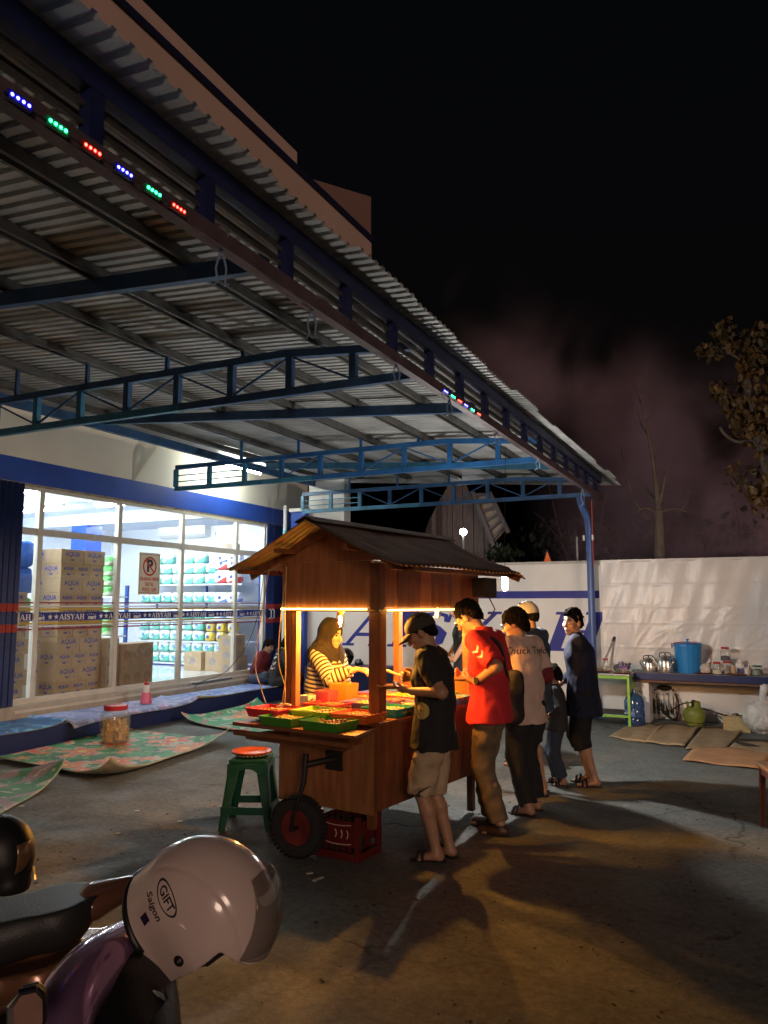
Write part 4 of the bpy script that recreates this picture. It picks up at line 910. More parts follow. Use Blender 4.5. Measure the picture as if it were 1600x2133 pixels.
def stick_on(me_src, target, M, off=.003, maxd=.4):
    """flat print moved onto the surface of a garment along -z of M"""
    me = me_src.copy(); dg = bpy.context.evaluated_depsgraph_get(); T = target.data
    bvh = BVHTree.FromPolygons([v.co[:] for v in T.vertices], [p.vertices[:] for p in T.polygons])
    n = (M.to_3x3() @ Vector((0, 0, 1))).normalized()
    bm = bmesh.new(); bm.from_mesh(me); bmesh.ops.triangulate(bm, faces=bm.faces)
    bmesh.ops.subdivide_edges(bm, edges=[e for e in bm.edges if e.calc_length() > .03], cuts=1)
    for v in bm.verts:
        p = M @ v.co; h = bvh.ray_cast(p + n * .15, -n, maxd); v.co = (h[0] + n * off) if h[0] is not None else p
    bm.to_mesh(me); bm.free(); return me
def skinm(name, c): 
    m = pm(name, c, .5, var=.14, vscale=14, bump=.05, bscale=60); m.node_tree.nodes['Principled BSDF'].inputs['Subsurface Weight'].default_value = .08
    m.node_tree.nodes['Principled BSDF'].inputs['Subsurface Radius'].default_value = (.012, .005, .003); return m
M_hair = pm('black_hair', (.010, .008, .007), .85, bump=.6, bscale=160, var=.3, spec=.08)
SK1 = skinm('skin_tan', (.42, .23, .14)); SK2 = skinm('skin_light_tan', (.50, .29, .19)); SK3 = skinm('skin_brown', (.34, .18, .11))
def cloth(name, c, var=.18, sc=10, rough=.85): return pm(name, c, rough, var=var, vscale=sc, bump=.12, bscale=220)
# ================================================================== the customers, the vendor and the people sitting by the wall
def loc_of(root_loc, heading, w):
    d = Vector(w) - Vector(root_loc); c, s_ = math.cos(-heading), math.sin(-heading); return (d.x * c - d.y * s_, d.x * s_ + d.y * c, d.z)
C_black = cloth('black_cotton', (.016, .015, .015)); C_red = cloth('red_polo_cotton', (.52, .020, .030)); C_pink = cloth('dusty_pink_cotton', (.62, .47, .40)); C_navy = cloth('navy_jersey', (.008, .012, .040))
C_slate = cloth('slate_blue_cotton', (.045, .065, .10)); C_beige = cloth('beige_chino', (.50, .37, .24)); C_olive = cloth('olive_brown_chino', (.16, .115, .065), .3); C_dark = cloth('charcoal_trouser', (.014, .014, .016)); C_jean = cloth('dark_denim', (.035, .048, .075))
C_maroon = cloth('maroon_cotton', (.16, .018, .025)); C_brown = cloth('brown_hijab_cloth', (.014, .011, .008), .2); C_grey = cloth('grey_cap_cloth', (.45, .46, .48)); M_strap = pm('black_strap', (.012, .012, .012), .6)
M_wht = pm('white_print', (.75, .73, .70), .7); M_sand = pm('black_rubber_sandal', (.015, .013, .012), .6)

# --- man in the black cap, front of the queue
P = gz(912, 1790); hd = R(184); L = lambda x, y, z: loc_of(P, hd, gz(x, y, z))
a = Human(1.60, lean=.07, fat=1.09, head=(.50, .22, 0), head_f=.02, feet=((.03, .055, 0), (-.02, -.075, 0)), toe=((1, .10, 0), (1, -.25, 0)))
a.arm(0, loc_of(P, hd, gy(858, 1440, P.y - .20)), hint=(-.8, .40, -.7), hdir=(.95, -.15, .05), palm=(0, -.3, 1), curl=.45).arm(1, L(868, 1412, 1.14), hint=(-.5, -.5, -.8), hdir=(1, .1, .12), palm=(.1, .9, -.1), curl=1.0)
a.build_body('person', 'man in a black cap, black shirt and beige shorts picking food', 'person', P, hd, SK1, .006)
a.shirt(C_black, hem=.13, sleeve=.80, extra=.022, amp=.010, flare=1.06); a.trousers(C_beige, 'shorts', .52, .030, .012); a.hair(M_hair, grow=.006, line=.03); a.hair_ob.hide_render = False; a.cap(pm('black_cap_cloth', (.035, .030, .024), .85, var=.2)); a.sandals(M_sand)
m = stick_on(text_bm('II', .03), a.shirt_ob, wall_M((.10, .3, .98), (.35, 1, 0))); m.materials.clear(); m.materials.append(M_black)
dm = MB(); dm.grid(lambda u, v: (.05 * (.1 + .9 * v) * math.cos(6.2832 * u), .055 * (.1 + .9 * v) * math.sin(6.2832 * u), 0), 20, 4); e_ = dm.mesh('emblem', pm('yellow_print', (.50, .36, .10), .7)); link('shirt_print', stick_on(e_, a.shirt_ob, wall_M((.12, .3, .965), (.55, 1, 0)), .002), a.root); link('shirt_print', m, a.root)
dm = MB(); dm.box(-.017, .017, -.017, .017, 0, .001); e_ = dm.mesh('patch', pm('dark_patch', (.05, .04, .03), .7)); link('shorts_patch', stick_on(e_, a.trouser_ob, wall_M((.03, .3, .47), (.25, 1, 0)), .002), a.root)
capman = a
t = thing('plate', 'dark round plate held by the man in the black cap', 'plate', P + Matrix.Rotation(hd, 3, 'Z') @ Vector((a.wr[0] + V(.15, -.03, .015)).tolist()), 0)
mb = MB(); mb.lathe([(.0, .0), (.07, .002), (.10, .016), (.103, .014), (.07, -.004), (.0, -.006)], 24, cap=False); mb.build('dish', pm('brown_plate', (.20, .075, .03), .3), t, smooth=True)
for i in range(4): mb = MB(); mb.box(-.05, .05, -.006, .006, .004, .014, Mx((.0, -.03 + .02 * i, 0), (0, 0, .2 * i))); mb.build('snack', pm('fried_snack', (.45, .22, .06), .6, var=.3), t)
t = thing('tongs', 'pale serving tongs held out over the trays', 'tongs', P + Matrix.Rotation(hd, 3, 'Z') @ Vector((a.wr[1] + V(.09, .0, .0)).tolist()), hd)
M_tong = pm('pale_tongs', (.72, .52, .33), .4)
for s_ in (-1, 1):
    mb = MB(); mb.tube([(-.05, .004 * s_, -.01), (.06, .014 * s_, .02), (.14, .018 * s_, .045), (.19, .010 * s_, .062)], [.006, .007, .008, .012], 8); mb.build('arm', M_tong, t, smooth='all')

# --- man in the red polo shirt
P = gz(1028, 1732); hd = R(170); L = lambda x, y, z: loc_of(P, hd, gz(x, y, z))
a = Human(1.71, lean=.09, fat=.98, head=(.62, .1, 0), head_f=.075, feet=((-.05, .06, 0), (.10, -.08, 0)), toe=((1, .2, 0), (1, -.1, 0)))
a.arm(0, loc_of(P, hd, gy(992, 1420, P.y - .16)), hint=(-.9, .25, -.6), hdir=(1, -.2, .12), palm=(0, -.6, .8), curl=.6).arm(1, loc_of(P, hd, gy(985, 1414, P.y + .08)), hint=(-.5, -.5, -.9), hdir=(1, .25, .1), palm=(0, .6, .8), curl=.6)
a.build_body('person', 'tall man in a red polo shirt with white chevrons on the sleeve', 'person', P, hd, SK1, .006)
a.shirt(C_red, hem=.10, sleeve=.88, extra=.026, amp=.008, flare=1.17, collar=.045, sleeve_r=.020); a.trousers(C_olive, length=.98, loose=.024, amp=.010); a.hair(M_hair, line=.05, grow=.012); a.shoes(pm('brown_shoe', (.05, .022, .015), .5)); a.glasses()
mid = a.shL + (a.el[0] - a.shL) * .50; ud = nz(a.shL - a.el[0])
for k_ in range(2):
    dm = MB(); c_ = .03 - k_ * .05; dm.prism([(-.034, c_ + .028), (-.034, c_ + .008), (0, c_ - .016), (.034, c_ + .008), (.034, c_ + .028), (0, c_ + .004)], .001); e_ = dm.mesh('chevron', M_wht)
    link('sleeve_chevron', stick_on(e_, a.shirt_ob, wall_M(tuple((mid + V(-.01, .15, 0)).tolist()), (-.25, 1, 0), tuple(ud.tolist())), .002, .5), a.root)
bm_ = MB(); bm_.box(-.012, .012, -.012, .012, 0, .001)
# strap over the back, belt, watch
dgp = [a.shL * .75 + a.shR * .25 + a.up * .055 + a.fw * .02, a.chest + a.up * .10 * a.k - a.fw * .135 + a.lf * .04, a.waist + a.up * .08 - a.fw * .140 - a.lf * .02, a.waist - a.fw * .10 - a.lf * .13]
mb = MB(); mb.tube(smooth_pts([Vector(p.tolist()) for p in dgp]), .012, 6); mb.build('bag_strap', M_strap, a.root, smooth='all')
mb = MB(); mb.lathe([(.128, -.018), (.131, 0), (.128, .018)], 28, Matrix.Translation(Vector((a.pel + a.up * .092).tolist())) @ Mx((0, 0, 0), (0, .17, 0), (.98, 1.22, 1)), cap=False); mods(mb.build('belt', M_strap, a.root), .004)
w_ = a.wr[0] - nz(a.wr[0] - a.el[0]) * .03; mb = MB(); q = Vector(nz(a.wr[0] - a.el[0]).tolist()).to_track_quat('Z', 'Y').to_matrix().to_4x4(); mb.lathe([(.034, -.013), (.037, 0), (.034, .013)], 18, Matrix.Translation(Vector(w_.tolist())) @ q, cap=False); mb.box(.030, .042, -.018, .018, -.02, .02, Matrix.Translation(Vector(w_.tolist())) @ Matrix.Rotation(R(90), 4, 'Z')); mb.build('watch', M_black, a.root)
redman = a
t = thing('plate', 'dark plate of skewers held by the man in the red polo shirt', 'plate', P + Matrix.Rotation(hd, 3, 'Z') @ Vector((a.wr[0] + V(.15, -.06, .0)).tolist()), 0)
mb = MB(); mb.lathe([(.0, .0), (.07, .002), (.10, .016), (.103, .014), (.07, -.004), (.0, -.006)], 24, cap=False); mb.build('dish', MATS['brown_plate'], t, smooth=True)

# --- person in the pink T-shirt
P = gz(1100, 1692); hd = R(150); L = lambda x, y, z: loc_of(P, hd, gz(x, y, z))
a = Human(1.63, lean=.10, fat=1.04, head=(.35, .55, 0), feet=((-.04, .07, 0), (.05, -.10, 0)), toe=((1, .3, 0), (1, -.1, 0)))
a.arm(0, (.34, .16, 1.05), hint=(-.5, .5, -.8), hdir=(1, -.2, 0)).arm(1, (.16, -.20, .94), hint=(-.9, -.15, -.5), hdir=(.8, .4, -.2))
a.build_body('person', 'person in a dusty pink T-shirt with script lettering across the back', 'person', P, hd, SK1, .007)
a.shirt(C_pink, hem=.15, sleeve=.80, extra=.026, amp=.007, flare=1.08, sleeve_r=.02); a.trousers(C_dark, length=.98, loose=.030, amp=.007); a.hair(M_hair, length=.02, grow=.020, line=.03); a.glasses(); a.sandals(M_sand)
S_ = Sdf(); 
for i in (1,): S_.cone(a.shR + (a.el[i] - a.shR) * .78, a.el[i], .062, .058, .01); S_.cone(a.el[i], a.el[i] + (a.wr[i] - a.el[i]) * .75, .056, .045, .01)
link('arm_sleeve', S_.mesh('arm_sleeve', C_maroon, .008, FOLD(.004)), a.root)
S_ = Sdf(); S_.cone(a.waist + a.lf * .17 - a.fw * .06 + a.up * .05, a.pel + a.lf * .20 - a.fw * .02 - a.up * .06, .07, .10, .02, a.fw, 1.3); link('hip_bag', S_.mesh('hip_bag', C_black, .009, FOLD(.008)), a.root)
m = stick_on(text_bm('Chuck Taylor', .085, shear=.35, bold=.0), a.shirt_ob, wall_M(tuple((a.chest + a.up * .075 - a.fw * .05 + a.lf * .0).tolist()), tuple((-a.fw * 1.0 + a.lf * .15).tolist())), .003, .5); m.materials.clear(); m.materials.append(M_black); link('lettering', m, a.root)

# --- man in the pale cap behind
P = gz(1122, 1652); hd = R(165)
a = Human(1.68, lean=.07, fat=1.08, head=(.25, .1, 0), feet=((-.03, .08, 0), (.06, -.1, 0)))
a.arm(0, (.22, .30, 1.02), hint=(-.8, .6, -.5), hdir=(.9, -.4, 0)).arm(1, (.36, -.2, 1.05), hint=(-.5, -.5, -.8))
a.build_body('person', 'man in a pale grey cap and slate T-shirt, mostly hidden in the queue', 'person', P, hd, SK2, .008)
a.shirt(C_slate, hem=.16, sleeve=.85, extra=.024, amp=.007, sleeve_r=.02); a.trousers(C_dark, 'shorts', .56, .03, .006); a.hair(M_hair, grow=.006, line=.03); a.cap(C_grey); a.glasses(); a.sandals(M_sand)

# --- man in navy with his hand on the child
P = gz(1224, 1634); hd = R(190); L = lambda x, y, z: loc_of(P, hd, gz(x, y, z))
PC = gz(1164, 1634); hdc = R(196)
a = Human(1.615, lean=.12, fat=1.12, head=(.08, .90, -.10), feet=((-.03, .09, 0), (.02, -.09, 0)), toe=((1, .25, 0), (1, -.1, 0)))
a.arm(0, L(1200, 1440, .83), hint=(-.9, .5, -.3), hdir=(.75, -.1, -.65), palm=(-.5, -.3, -.8), curl=.35).arm(1, (.22, -.16, .90), hint=(-.7, -.5, -.6))
a.build_body('person', 'man in a navy long-sleeved top and black knee shorts facing the light', 'person', P, hd, SK2, .006)
a.shirt(C_navy, hem=.22, sleeve=1.88, extra=.024, amp=.008, flare=1.10, sleeve_r=.016); a.trousers(cloth('black_shorts_cloth', (.010, .010, .012)), 'shorts', .64, .035, .006); a.hair(M_hair, length=.0, line=.072, grow=.012, amp=.009); a.sandals(M_sand)

# --- child
a = Human(1.06, lean=.04, fat=1.08, head=(.25, -.2, 0), feet=((-.02, .05, 0), (.03, -.05, 0)))
a.arm(0, a.shL + V(.10, .05, -.24), hint=(-.8, .5, -.3)).arm(1, a.shR + V(.16, .0, -.22), hint=(-.8, -.5, -.3))
a.head = a.head + a.up * .015
a.build_body('person', 'small child in dark clothes standing in front of the man in navy', 'person', PC, hdc, SK1, .007)
a.shirt(cloth('faded_black_cotton', (.035, .035, .038)), hem=.10, sleeve=1.6, extra=.022, amp=.006, flare=1.1); a.trousers(C_jean, length=.95, loose=.020, amp=.006); a.hair(M_hair, length=.012, grow=.016, line=.04); a.sandals(M_sand)

# --- vendor in a headscarf behind the cart
P = cw(-1.16, .92, 0); hd = CRZ + R(3); L = lambda x, y, Yy: loc_of(P, hd, gy(x, y, Yy))
a = Human(1.53, lean=.12, fat=1.05, head=(.20, -.05, 0), feet=((.0, .08, 0), (-.03, -.08, 0)))
hw = Vector(gy(742, 1394, 5.55)); a.arm(1, loc_of(P, hd, hw), hint=(-.3, -.6, -.8), hdir=(1, .1, -.05), palm=(0, .3, -1), curl=.5).arm(0, (.16, .26, .80), hint=(-.8, .5, -.3))
a.build_body('person', 'vendor in a brown headscarf and striped top reaching across the trays', 'person', P, hd, SK2, .0065)
mstr = bpy.data.materials.new('striped_jersey'); mstr.use_nodes = True; nt = mstr.node_tree; b_ = nt.nodes['Principled BSDF']; b_.inputs['Roughness'].default_value = .85
at = nt.nodes.new('ShaderNodeAttribute'); at.attribute_name = 'stripe'; mm = nt.nodes.new('ShaderNodeMath'); mm.operation = 'FRACT'; rp = nt.nodes.new('ShaderNodeValToRGB'); rp.color_ramp.interpolation = 'CONSTANT'
rp.color_ramp.elements[0].color = (.055, .040, .030, 1); rp.color_ramp.elements[1].color = (.58, .50, .34, 1); rp.color_ramp.elements[1].position = .48
nt.links.new(at.outputs['Fac'], mm.inputs[0]); nt.links.new(mm.outputs[0], rp.inputs[0]); nt.links.new(rp.outputs[0], b_.inputs['Base Color'])
o = a.shirt(mstr, hem=.30, sleeve=1.82, extra=.028, amp=.007, flare=1.15, sleeve_r=.020, res=.006)
co = np.array([v.co[:] for v in o.data.vertices], np.float32); val = ((co - a.pel) @ a.up) / .034
for i, sh in ((0, a.shL), (1, a.shR)):
    d1 = Sdf.dist(('c', sh, a.el[i], .055, .05, 0, None, 1, 0), co); d2 = Sdf.dist(('c', a.el[i], a.wr[i], .05, .04, 0, None, 1, 0), co); side_ = ((co - a.chest) @ a.lf) * (1 if i == 0 else -1)
    m1 = (np.minimum(d1, d2) < .03) & (side_ > .15)
    al = np.where(d1 < d2, (co - sh) @ nz(a.el[i] - sh), np.linalg.norm(a.el[i] - sh) + (co - a.el[i]) @ nz(a.wr[i] - a.el[i])); val = np.where(m1, al / .034, val)
at_ = o.data.attributes.new('stripe', 'FLOAT', 'POINT'); at_.data.foreach_set('value', val.astype(np.float32))
a.trousers(C_dark, length=.95, loose=.03)
H, f, l, u = a.head, a.hf, a.hl, a.hu; ax = np.stack([f, l, u]); S_ = Sdf()
S_.ell(H - f * .018 + u * .022, (.112, .094, .112), ax, .02); S_.cone(H - f * .03 - u * .05, a.neck0 - a.up * .03 - a.fw * .01, .082, .105, .05); S_.cone(a.neck0 + a.fw * .01 - a.up * .02, a.chest + a.fw * .130 - a.up * .03, .095, .022, .05, a.lf, 2.0)
S_.cone(a.neck0 - a.fw * .02, a.chest - a.fw * .10 + a.up * .04, .10, .05, .05, a.lf, 1.9); S_.cone(a.neck0 - a.up * .045 + a.lf * .12, a.neck0 - a.up * .045 - a.lf * .12, .078, .078, .05)
fold = FOLD(.009, (18, 18, 7), (36, 36, 12))
def post(Pp, D):
    q = Pp - H; a_, c_, b2 = q @ f, q @ u, np.abs(q @ l); D = fold(Pp, D); fc = np.sqrt(((a_ - .115) / .098) ** 2 + (b2 / .066) ** 2 + ((c_ + .018) / .085) ** 2) - 1
    return np.maximum(D, -fc * .06)
link('headscarf', S_.mesh('headscarf', C_brown, .006, post), a.root)

# --- man in black standing behind the far end of the cart
P = Vector((gy(972, 1400, 9.3).x, 9.3, 0)); hd = R(205)
a = Human(1.74, lean=.08, fat=1.02, head=(.35, .2, 0)); a.arm(0, (.18, .34, .98), hint=(-.5, .9, -.2), hdir=(.7, -.7, 0)).arm(1, (.20, -.36, .98), hint=(-.4, -.9, -.2), hdir=(.7, .7, 0))
a.build_body('person', 'man in a black T-shirt standing between the cart and the lettered wall', 'person', P, hd, SK1, .009)
a.shirt(C_black, hem=.15, sleeve=.85, extra=.026, amp=.007, sleeve_r=.022, res=.010); a.trousers(C_dark, length=.96, res=.011); a.hair(M_hair, grow=.014); a.sandals(M_sand)

# --- sitting people
def sitter(label, P, hd, top, legs, skin, lean=.25, head=(.4, 0, 0), h=1.6, hair=True, hip=.10, cross=True, wr=None, res=.010, sleeve=1.7, name='person'):
    k = h / 1.7
    if cross: a = Human(h, lean=lean, head=head, hip_z=hip, feet=((.22, -.02, .0), (.30, .06, .0)), toe=((.3, -1, 0), (.3, 1, 0)), knee_hint=[(.5, 1, .25), (.5, -1, .25)])
    else: a = Human(h, lean=lean, head=head, hip_z=hip, feet=((.42, .10, .0), (.40, -.10, .0)), knee_hint=(.4, 0, 1))
    w0, w1 = wr or ((.26, .10, hip + .10), (.26, -.10, hip + .10)); a.arm(0, w0, hint=(-.4, .7, -.5)).arm(1, w1, hint=(-.4, -.7, -.5))
    a.build_body(name, label, 'person', P, hd, skin, res); a.shirt(top, hem=.05, sleeve=sleeve, extra=.026, amp=.008, res=res); a.trousers(legs, length=.95, loose=.03, res=res + .001)
    if hair: a.hair(M_hair, length=.015, grow=.016)
    return a
PF = .235
p10 = gz(530, 1424, PF); p11 = gz(572, 1430, PF)
a = sitter('person in a maroon top with tied-back hair sitting on the blue mat', p10, R(12), C_maroon, C_jean, SK1, lean=.38, head=(.45, -.2, 0), h=1.58)
S_ = Sdf(); h0 = a.head - a.hf * .10 + a.hu * .0; S_.cone(h0, h0 - a.hf * .05 - V(0, 0, .16), .035, .028, .02); S_.cone(h0 - a.hf * .05 - V(0, 0, .16), h0 - a.hf * .03 - V(0, 0, .34), .030, .014, .02); link('ponytail', S_.mesh('ponytail', M_hair, .006, FOLD(.005)), a.root)
a = sitter('person in a black hooded top with a pale print sitting beside the maroon one', p11, R(55), C_black, C_dark, SK1, lean=.30, head=(.5, .3, 0), h=1.64)
S_ = Sdf(); S_.cone(a.neck0 - a.fw * .07 + a.lf * .05, a.neck0 - a.fw * .07 - a.lf * .05, .05, .05, .03); link('hood', S_.mesh('hood', C_black, .008, FOLD(.006)), a.root)
rr = random.Random(5)
for k_ in range(16):
    pts = [(rr.uniform(.5, 1) * rr.choice((.03, .045, .02)) * math.cos(i * 1.05), rr.uniform(.3, 1) * .028 * math.sin(i * 1.05)) for i in range(6)]; dm = MB(); dm.prism(pts, .001); e_ = dm.mesh('print_mark', M_wht if k_ % 3 else pm('pink_print', (.45, .16, .17), .7))
    link('back_print', stick_on(e_, a.shirt_ob, Matrix.Translation((0, 0, 0)) @ wall_M(tuple((a.chest - a.fw * .05 + a.lf * rr.uniform(-.10, .10) + a.up * rr.uniform(-.20, .04)).tolist()), tuple((-a.fw).tolist())) @ Matrix.Rotation(rr.uniform(0, 6), 4, 'Z'), .003 + k_ * .0002, .5), a.root)
dm = MB(); dm.box(-.045, .045, -.012, .012, 0, .001); link('back_print', stick_on(dm.mesh('print_mark', M_wht), a.shirt_ob, wall_M(tuple((a.chest - a.fw * .05 + a.up * .10).tolist()), tuple((-a.fw).tolist())), .003, .5), a.root)
a = sitter('person in maroon and grey trousers sitting behind the vendor', Vector((-6.35, 11.0, .0)), R(-50), C_maroon, cloth('grey_trouser', (.16, .16, .18)), SK1, lean=.2, h=1.62, hip=.52, cross=False)
a = sitter('person in a navy top crouching behind the back board of the cart', cw(-.18, 3.6, 0), R(200), C_slate, C_dark, SK1, lean=.55, head=(.7, 0, 0), h=1.66, hip=.50, cross=False)
# ================================================================== things on and by the ledge
LY = 11.74
def on_ledge(x, y=None, Y=LY): p = gy(x, 1400, Y); return Vector((p.x, Y, LZ + .001))
M_alm = pm('dented_aluminium', (.62, .60, .56), .25, metal=.9, var=.2, vscale=10, bump=.15, bscale=14)
def lathe_part(t, name, m, prof, n=24, M=None, cap=False): mb = MB(); mb.lathe(prof, n, M, cap); return mb.build(name, m, t, smooth=True)
# ice bucket
p = on_ledge(1435); t = thing('ice_bucket', 'tall sky blue plastic bucket with lid standing on the ledge', 'bucket', p)
mb = MB(); n = 16; ring = lambda r, z: [(r * math.cos(2 * math.pi * k / n), r * math.sin(2 * math.pi * k / n), z) for k in range(n)]
vs = ring(.150, 0) + ring(.185, .36) + ring(.192, .365) + ring(.192, .395) + ring(.18, .40); fs = [(i * n + k, i * n + (k + 1) % n, (i + 1) * n + (k + 1) % n, (i + 1) * n + k) for i in range(4) for k in range(n)] + [tuple(range(n))[::-1], tuple(range(4 * n, 5 * n))]
mb.add(vs, fs); mb.build('bucket', pm('sky_blue_plastic', (.015, .20, .52), .4, var=.08), t)
lathe_part(t, 'lid', MATS['sky_blue_plastic'], [(.188, .401), (.17, .418), (.05, .428), (.0, .43)], 24); lathe_part(t, 'lid_knob', MATS['sky_blue_plastic'], [(.012, .43), (.012, .448), (.025, .455), (.02, .468), (.0, .47)], 12)
mb = MB(); mb.tube([(-.19, 0, .38), (-.205, -.05, .34), (-.21, -.06, .40), (-.12, -.16, .418), (.12, -.16, .418)], .007, 6); mb.build('handle', pm('red_handle', (.35, .03, .04), .5), t, smooth=True)
# kettles
def kettle(x, label, r, h, Y, flip=1):
    p = on_ledge(x, Y=Y); t = thing('kettle', label, 'kettle', p, group='kettles on the ledge')
    lathe_part(t, 'pot', M_alm, [(.0, .0), (r, .0), (r * 1.02, .02), (r * .96, h * .7), (r * .80, h * .93), (r * .62, h), (.0, h)]); lathe_part(t, 'lid', M_alm, [(r * .66, h + .001), (r * .60, h + .012), (r * .2, h + .03), (.0, h + .032)])
    lathe_part(t, 'knob', M_black, [(.008, h + .03), (.014, h + .05), (.0, h + .056)], 10)
    mb = MB(); mb.tube(smooth_pts([Vector((-r * .9 * flip, -.03, h * .9)), Vector((-r * 1.0 * flip, -.09, h * .75)), Vector((-r * .75 * flip, -r * .9, h * .45)), Vector((-r * .55 * flip, -r * .9, h * .2))]), .010, 8); mb.build('side_handle', M_alm, t, smooth=True)
    mb = MB(); mb.tube([(r * .85 * flip, -.02, h * .35), (r * 1.25 * flip, -.03, h * .7), (r * 1.4 * flip, -.03, h * .9)], [.026, .018, .013], 10); mb.build('spout', M_alm, t, smooth=True)
    mb = MB(); mb.tube(smooth_pts([Vector((-r * .7, 0, h * .95)), Vector((-r * .5, 0, h * 1.28)), Vector((r * .5, 0, h * 1.28)), Vector((r * .7, 0, h * .95))]), .007, 6); mb.build('bail', M_iron, t, smooth=True)
kettle(1352, 'smaller dented aluminium kettle on the ledge by the green table', .105, .17, 11.72); kettle(1387, 'larger shiny aluminium kettle beside the blue bucket', .115, .21, 11.70, -1)
# jars
M_clear = glassmat('clear_plastic_jar', (.93, .93, .9), 1.45, .05, body=.10)
def jar(x, label, r, h, lidm, fill=None, fh=.4, z=0.0, Y=LY, cat='jar'):
    p = on_ledge(x, Y=Y) + Vector((0, 0, z)); t = thing('jar', label, cat, p, group='jars on the ledge')
    lathe_part(t, 'glass', M_clear, [(.0, .0), (r * .95, .0), (r, .015), (r, h * .72), (r * .75, h * .86), (r * .72, h * .9)])
    lathe_part(t, 'lid', lidm, [(r * .78, h * .86), (r * .80, h * .88), (r * .80, h), (.0, h + .004)])
    if fill: lathe_part(t, 'contents', fill, [(.0, .006), (r * .92, .006), (r * .94, h * fh * .9), (r * .5, h * fh * 1.05), (.0, h * fh)])
M_lidr = pm('red_lid', (.42, .02, .025), .4); M_lidg = pm('green_lid', (.02, .16, .06), .4); M_sug = pm('sugar', (.75, .70, .55), .8, var=.1); M_tea = pm('dark_powder', (.04, .03, .05), .8, var=.4)
jar(1494, 'red lidded jar of pale sugar on the ledge', .060, .165, M_lidr, M_sug, .38, Y=11.66); jar(1516, 'lower clear jar with another jar stacked on it', .066, .17, M_lidr, pm('crumbs', (.45, .36, .26), .8), .3, Y=11.75)
jar(1513, 'red lidded jar of dark sachets stacked on another jar', .066, .19, M_lidr, M_tea, .35, z=.176, Y=11.75); jar(1577, 'squat jar with a green lid near the end of the ledge', .075, .13, M_lidg, pm('pale_green_fill', (.35, .45, .33), .7), .6)
jar(1262, 'small red lidded jar half hidden behind the plates on the green table', .05, .15, M_lidr, None, Y=11.6, z=.02)
# bags, plates, cups
def blob_bag(x, label, r, m, Y=LY, cat='plastic bag', z=LZ, sq=(1, 1, 1), name='plastic_bag', seed=1, amp=.022, px=None):
    S_ = Sdf(); S_.ell((0, 0, r * .85), V(r, r * .85, r * .9) * V(*sq), None, .02); S_.cone((0, 0, r * 1.3 * sq[2]), (.02, 0, r * 2.0 * sq[2]), r * .3, r * .12, .05); S_.cone((.02, 0, r * 1.95 * sq[2]), (.05, .02, r * 2.4 * sq[2]), r * .10, r * .22, .02)
    f = lambda P, D: np.maximum(D + amp * vnoise(P + seed, (18, 18, 12)) + amp * .5 * vnoise(P + seed * 2, (45, 45, 30)), .002 - P[:, 2])
    p = px if px is not None else Vector((gy(x, 1400, Y).x, Y, z + .001)); o = link(name, S_.mesh(name, m, .007, f), None, p, label=label, cat=cat); return o
M_pbag = pm('crinkled_clear_bag', (.62, .55, .48), .25, var=.2, vscale=9, bump=.3, bscale=30)
blob_bag(1470, 'crinkled clear plastic bag of snacks right of the blue bucket', .075, M_pbag, 11.68); blob_bag(1540, 'white crumpled plastic bag behind the small jars on the ledge', .07, pm('white_bag', (.75, .74, .72), .4, var=.1), 11.86, sq=(.8, .8, 1.5), seed=4)
def plate(x, y, Y, z, label, r=.11, m=None):
    t = thing('plate', label, 'plate', (gy(x, y, Y).x, Y, z)); lathe_part(t, 'dish', m or pm('rust_red_plate', (.26, .07, .045), .35), [(.0, .006), (r * .6, .006), (r * .97, .022), (r, .020), (r * .62, .0), (.0, .0)])
    return t
plate(1465, 1400, 11.62, LZ + .001, 'empty rust red plate lying on the ledge near the bucket'); plate(1535, 1400, 11.6, LZ + .001, 'rust red plate with small cups on the right part of the ledge', .13)
for i, (x, h, c, nm) in enumerate(((1528, .085, (.50, .33, .20), 'small tan cup on the rust red plate'), (1545, .06, (.10, .08, .22), 'short purple cup between the jars on the ledge'), (1556, .10, (.62, .60, .58), 'upright white cup with a spoon on the ledge'))):
    p = on_ledge(x, Y=11.64) + Vector((0, 0, .026 if i < 2 else 0)); t = thing('cup', nm, 'cup', p); lathe_part(t, 'cup_body', pm('cup_%d' % i, c, .4, var=.1), [(.0, .0), (.030, .0), (.038, h), (.035, h), (.028, .006), (.0, .006)], 16)
    if i == 2: mb = MB(); mb.tube([(0, 0, .02), (.03, 0, .17)], .005, 6); mb.build('spoon', M_alm, t)
# green table with plates and cutlery
GT = .70; gp = Vector((-1.92, 11.36, 0))
gt = thing('green_table', 'small table with lime green metal legs at the left end of the ledge', 'table', gp)
M_lime = pm('lime_green_steel', (.25, .52, .06), .45, var=.15)
def gb_(n, m, *b): mb = MB(); mb.box(*b); return mb.build(n, m, gt, bevel=.003)
gb_('table_top', pm('metal_table_top', (.42, .42, .40), .3, metal=.4, var=.3), -.45, .30, -.32, .28, GT - .02, GT)
for sx in (-.44, .255):
    for sy in (-.31, .235): gb_('leg', M_lime, sx, sx + .035, sy, sy + .035, 0, GT - .021)
for sy in (-.305, .24): gb_('rail', M_lime, -.404, .254, sy, sy + .025, GT - .065, GT - .022); gb_('stretcher', M_lime, -.404, .254, sy, sy + .025, .12, .15)
for sx in (-.435, .26): gb_('rail', M_lime, sx, sx + .025, -.274, .234, GT - .065, GT - .022); gb_('stretcher', M_lime, sx, sx + .025, -.274, .234, .12, .15)
gb_('lower_shelf', pm('dark_board', (.05, .045, .04), .8), -.40, .25, -.27, .23, .151, .165)
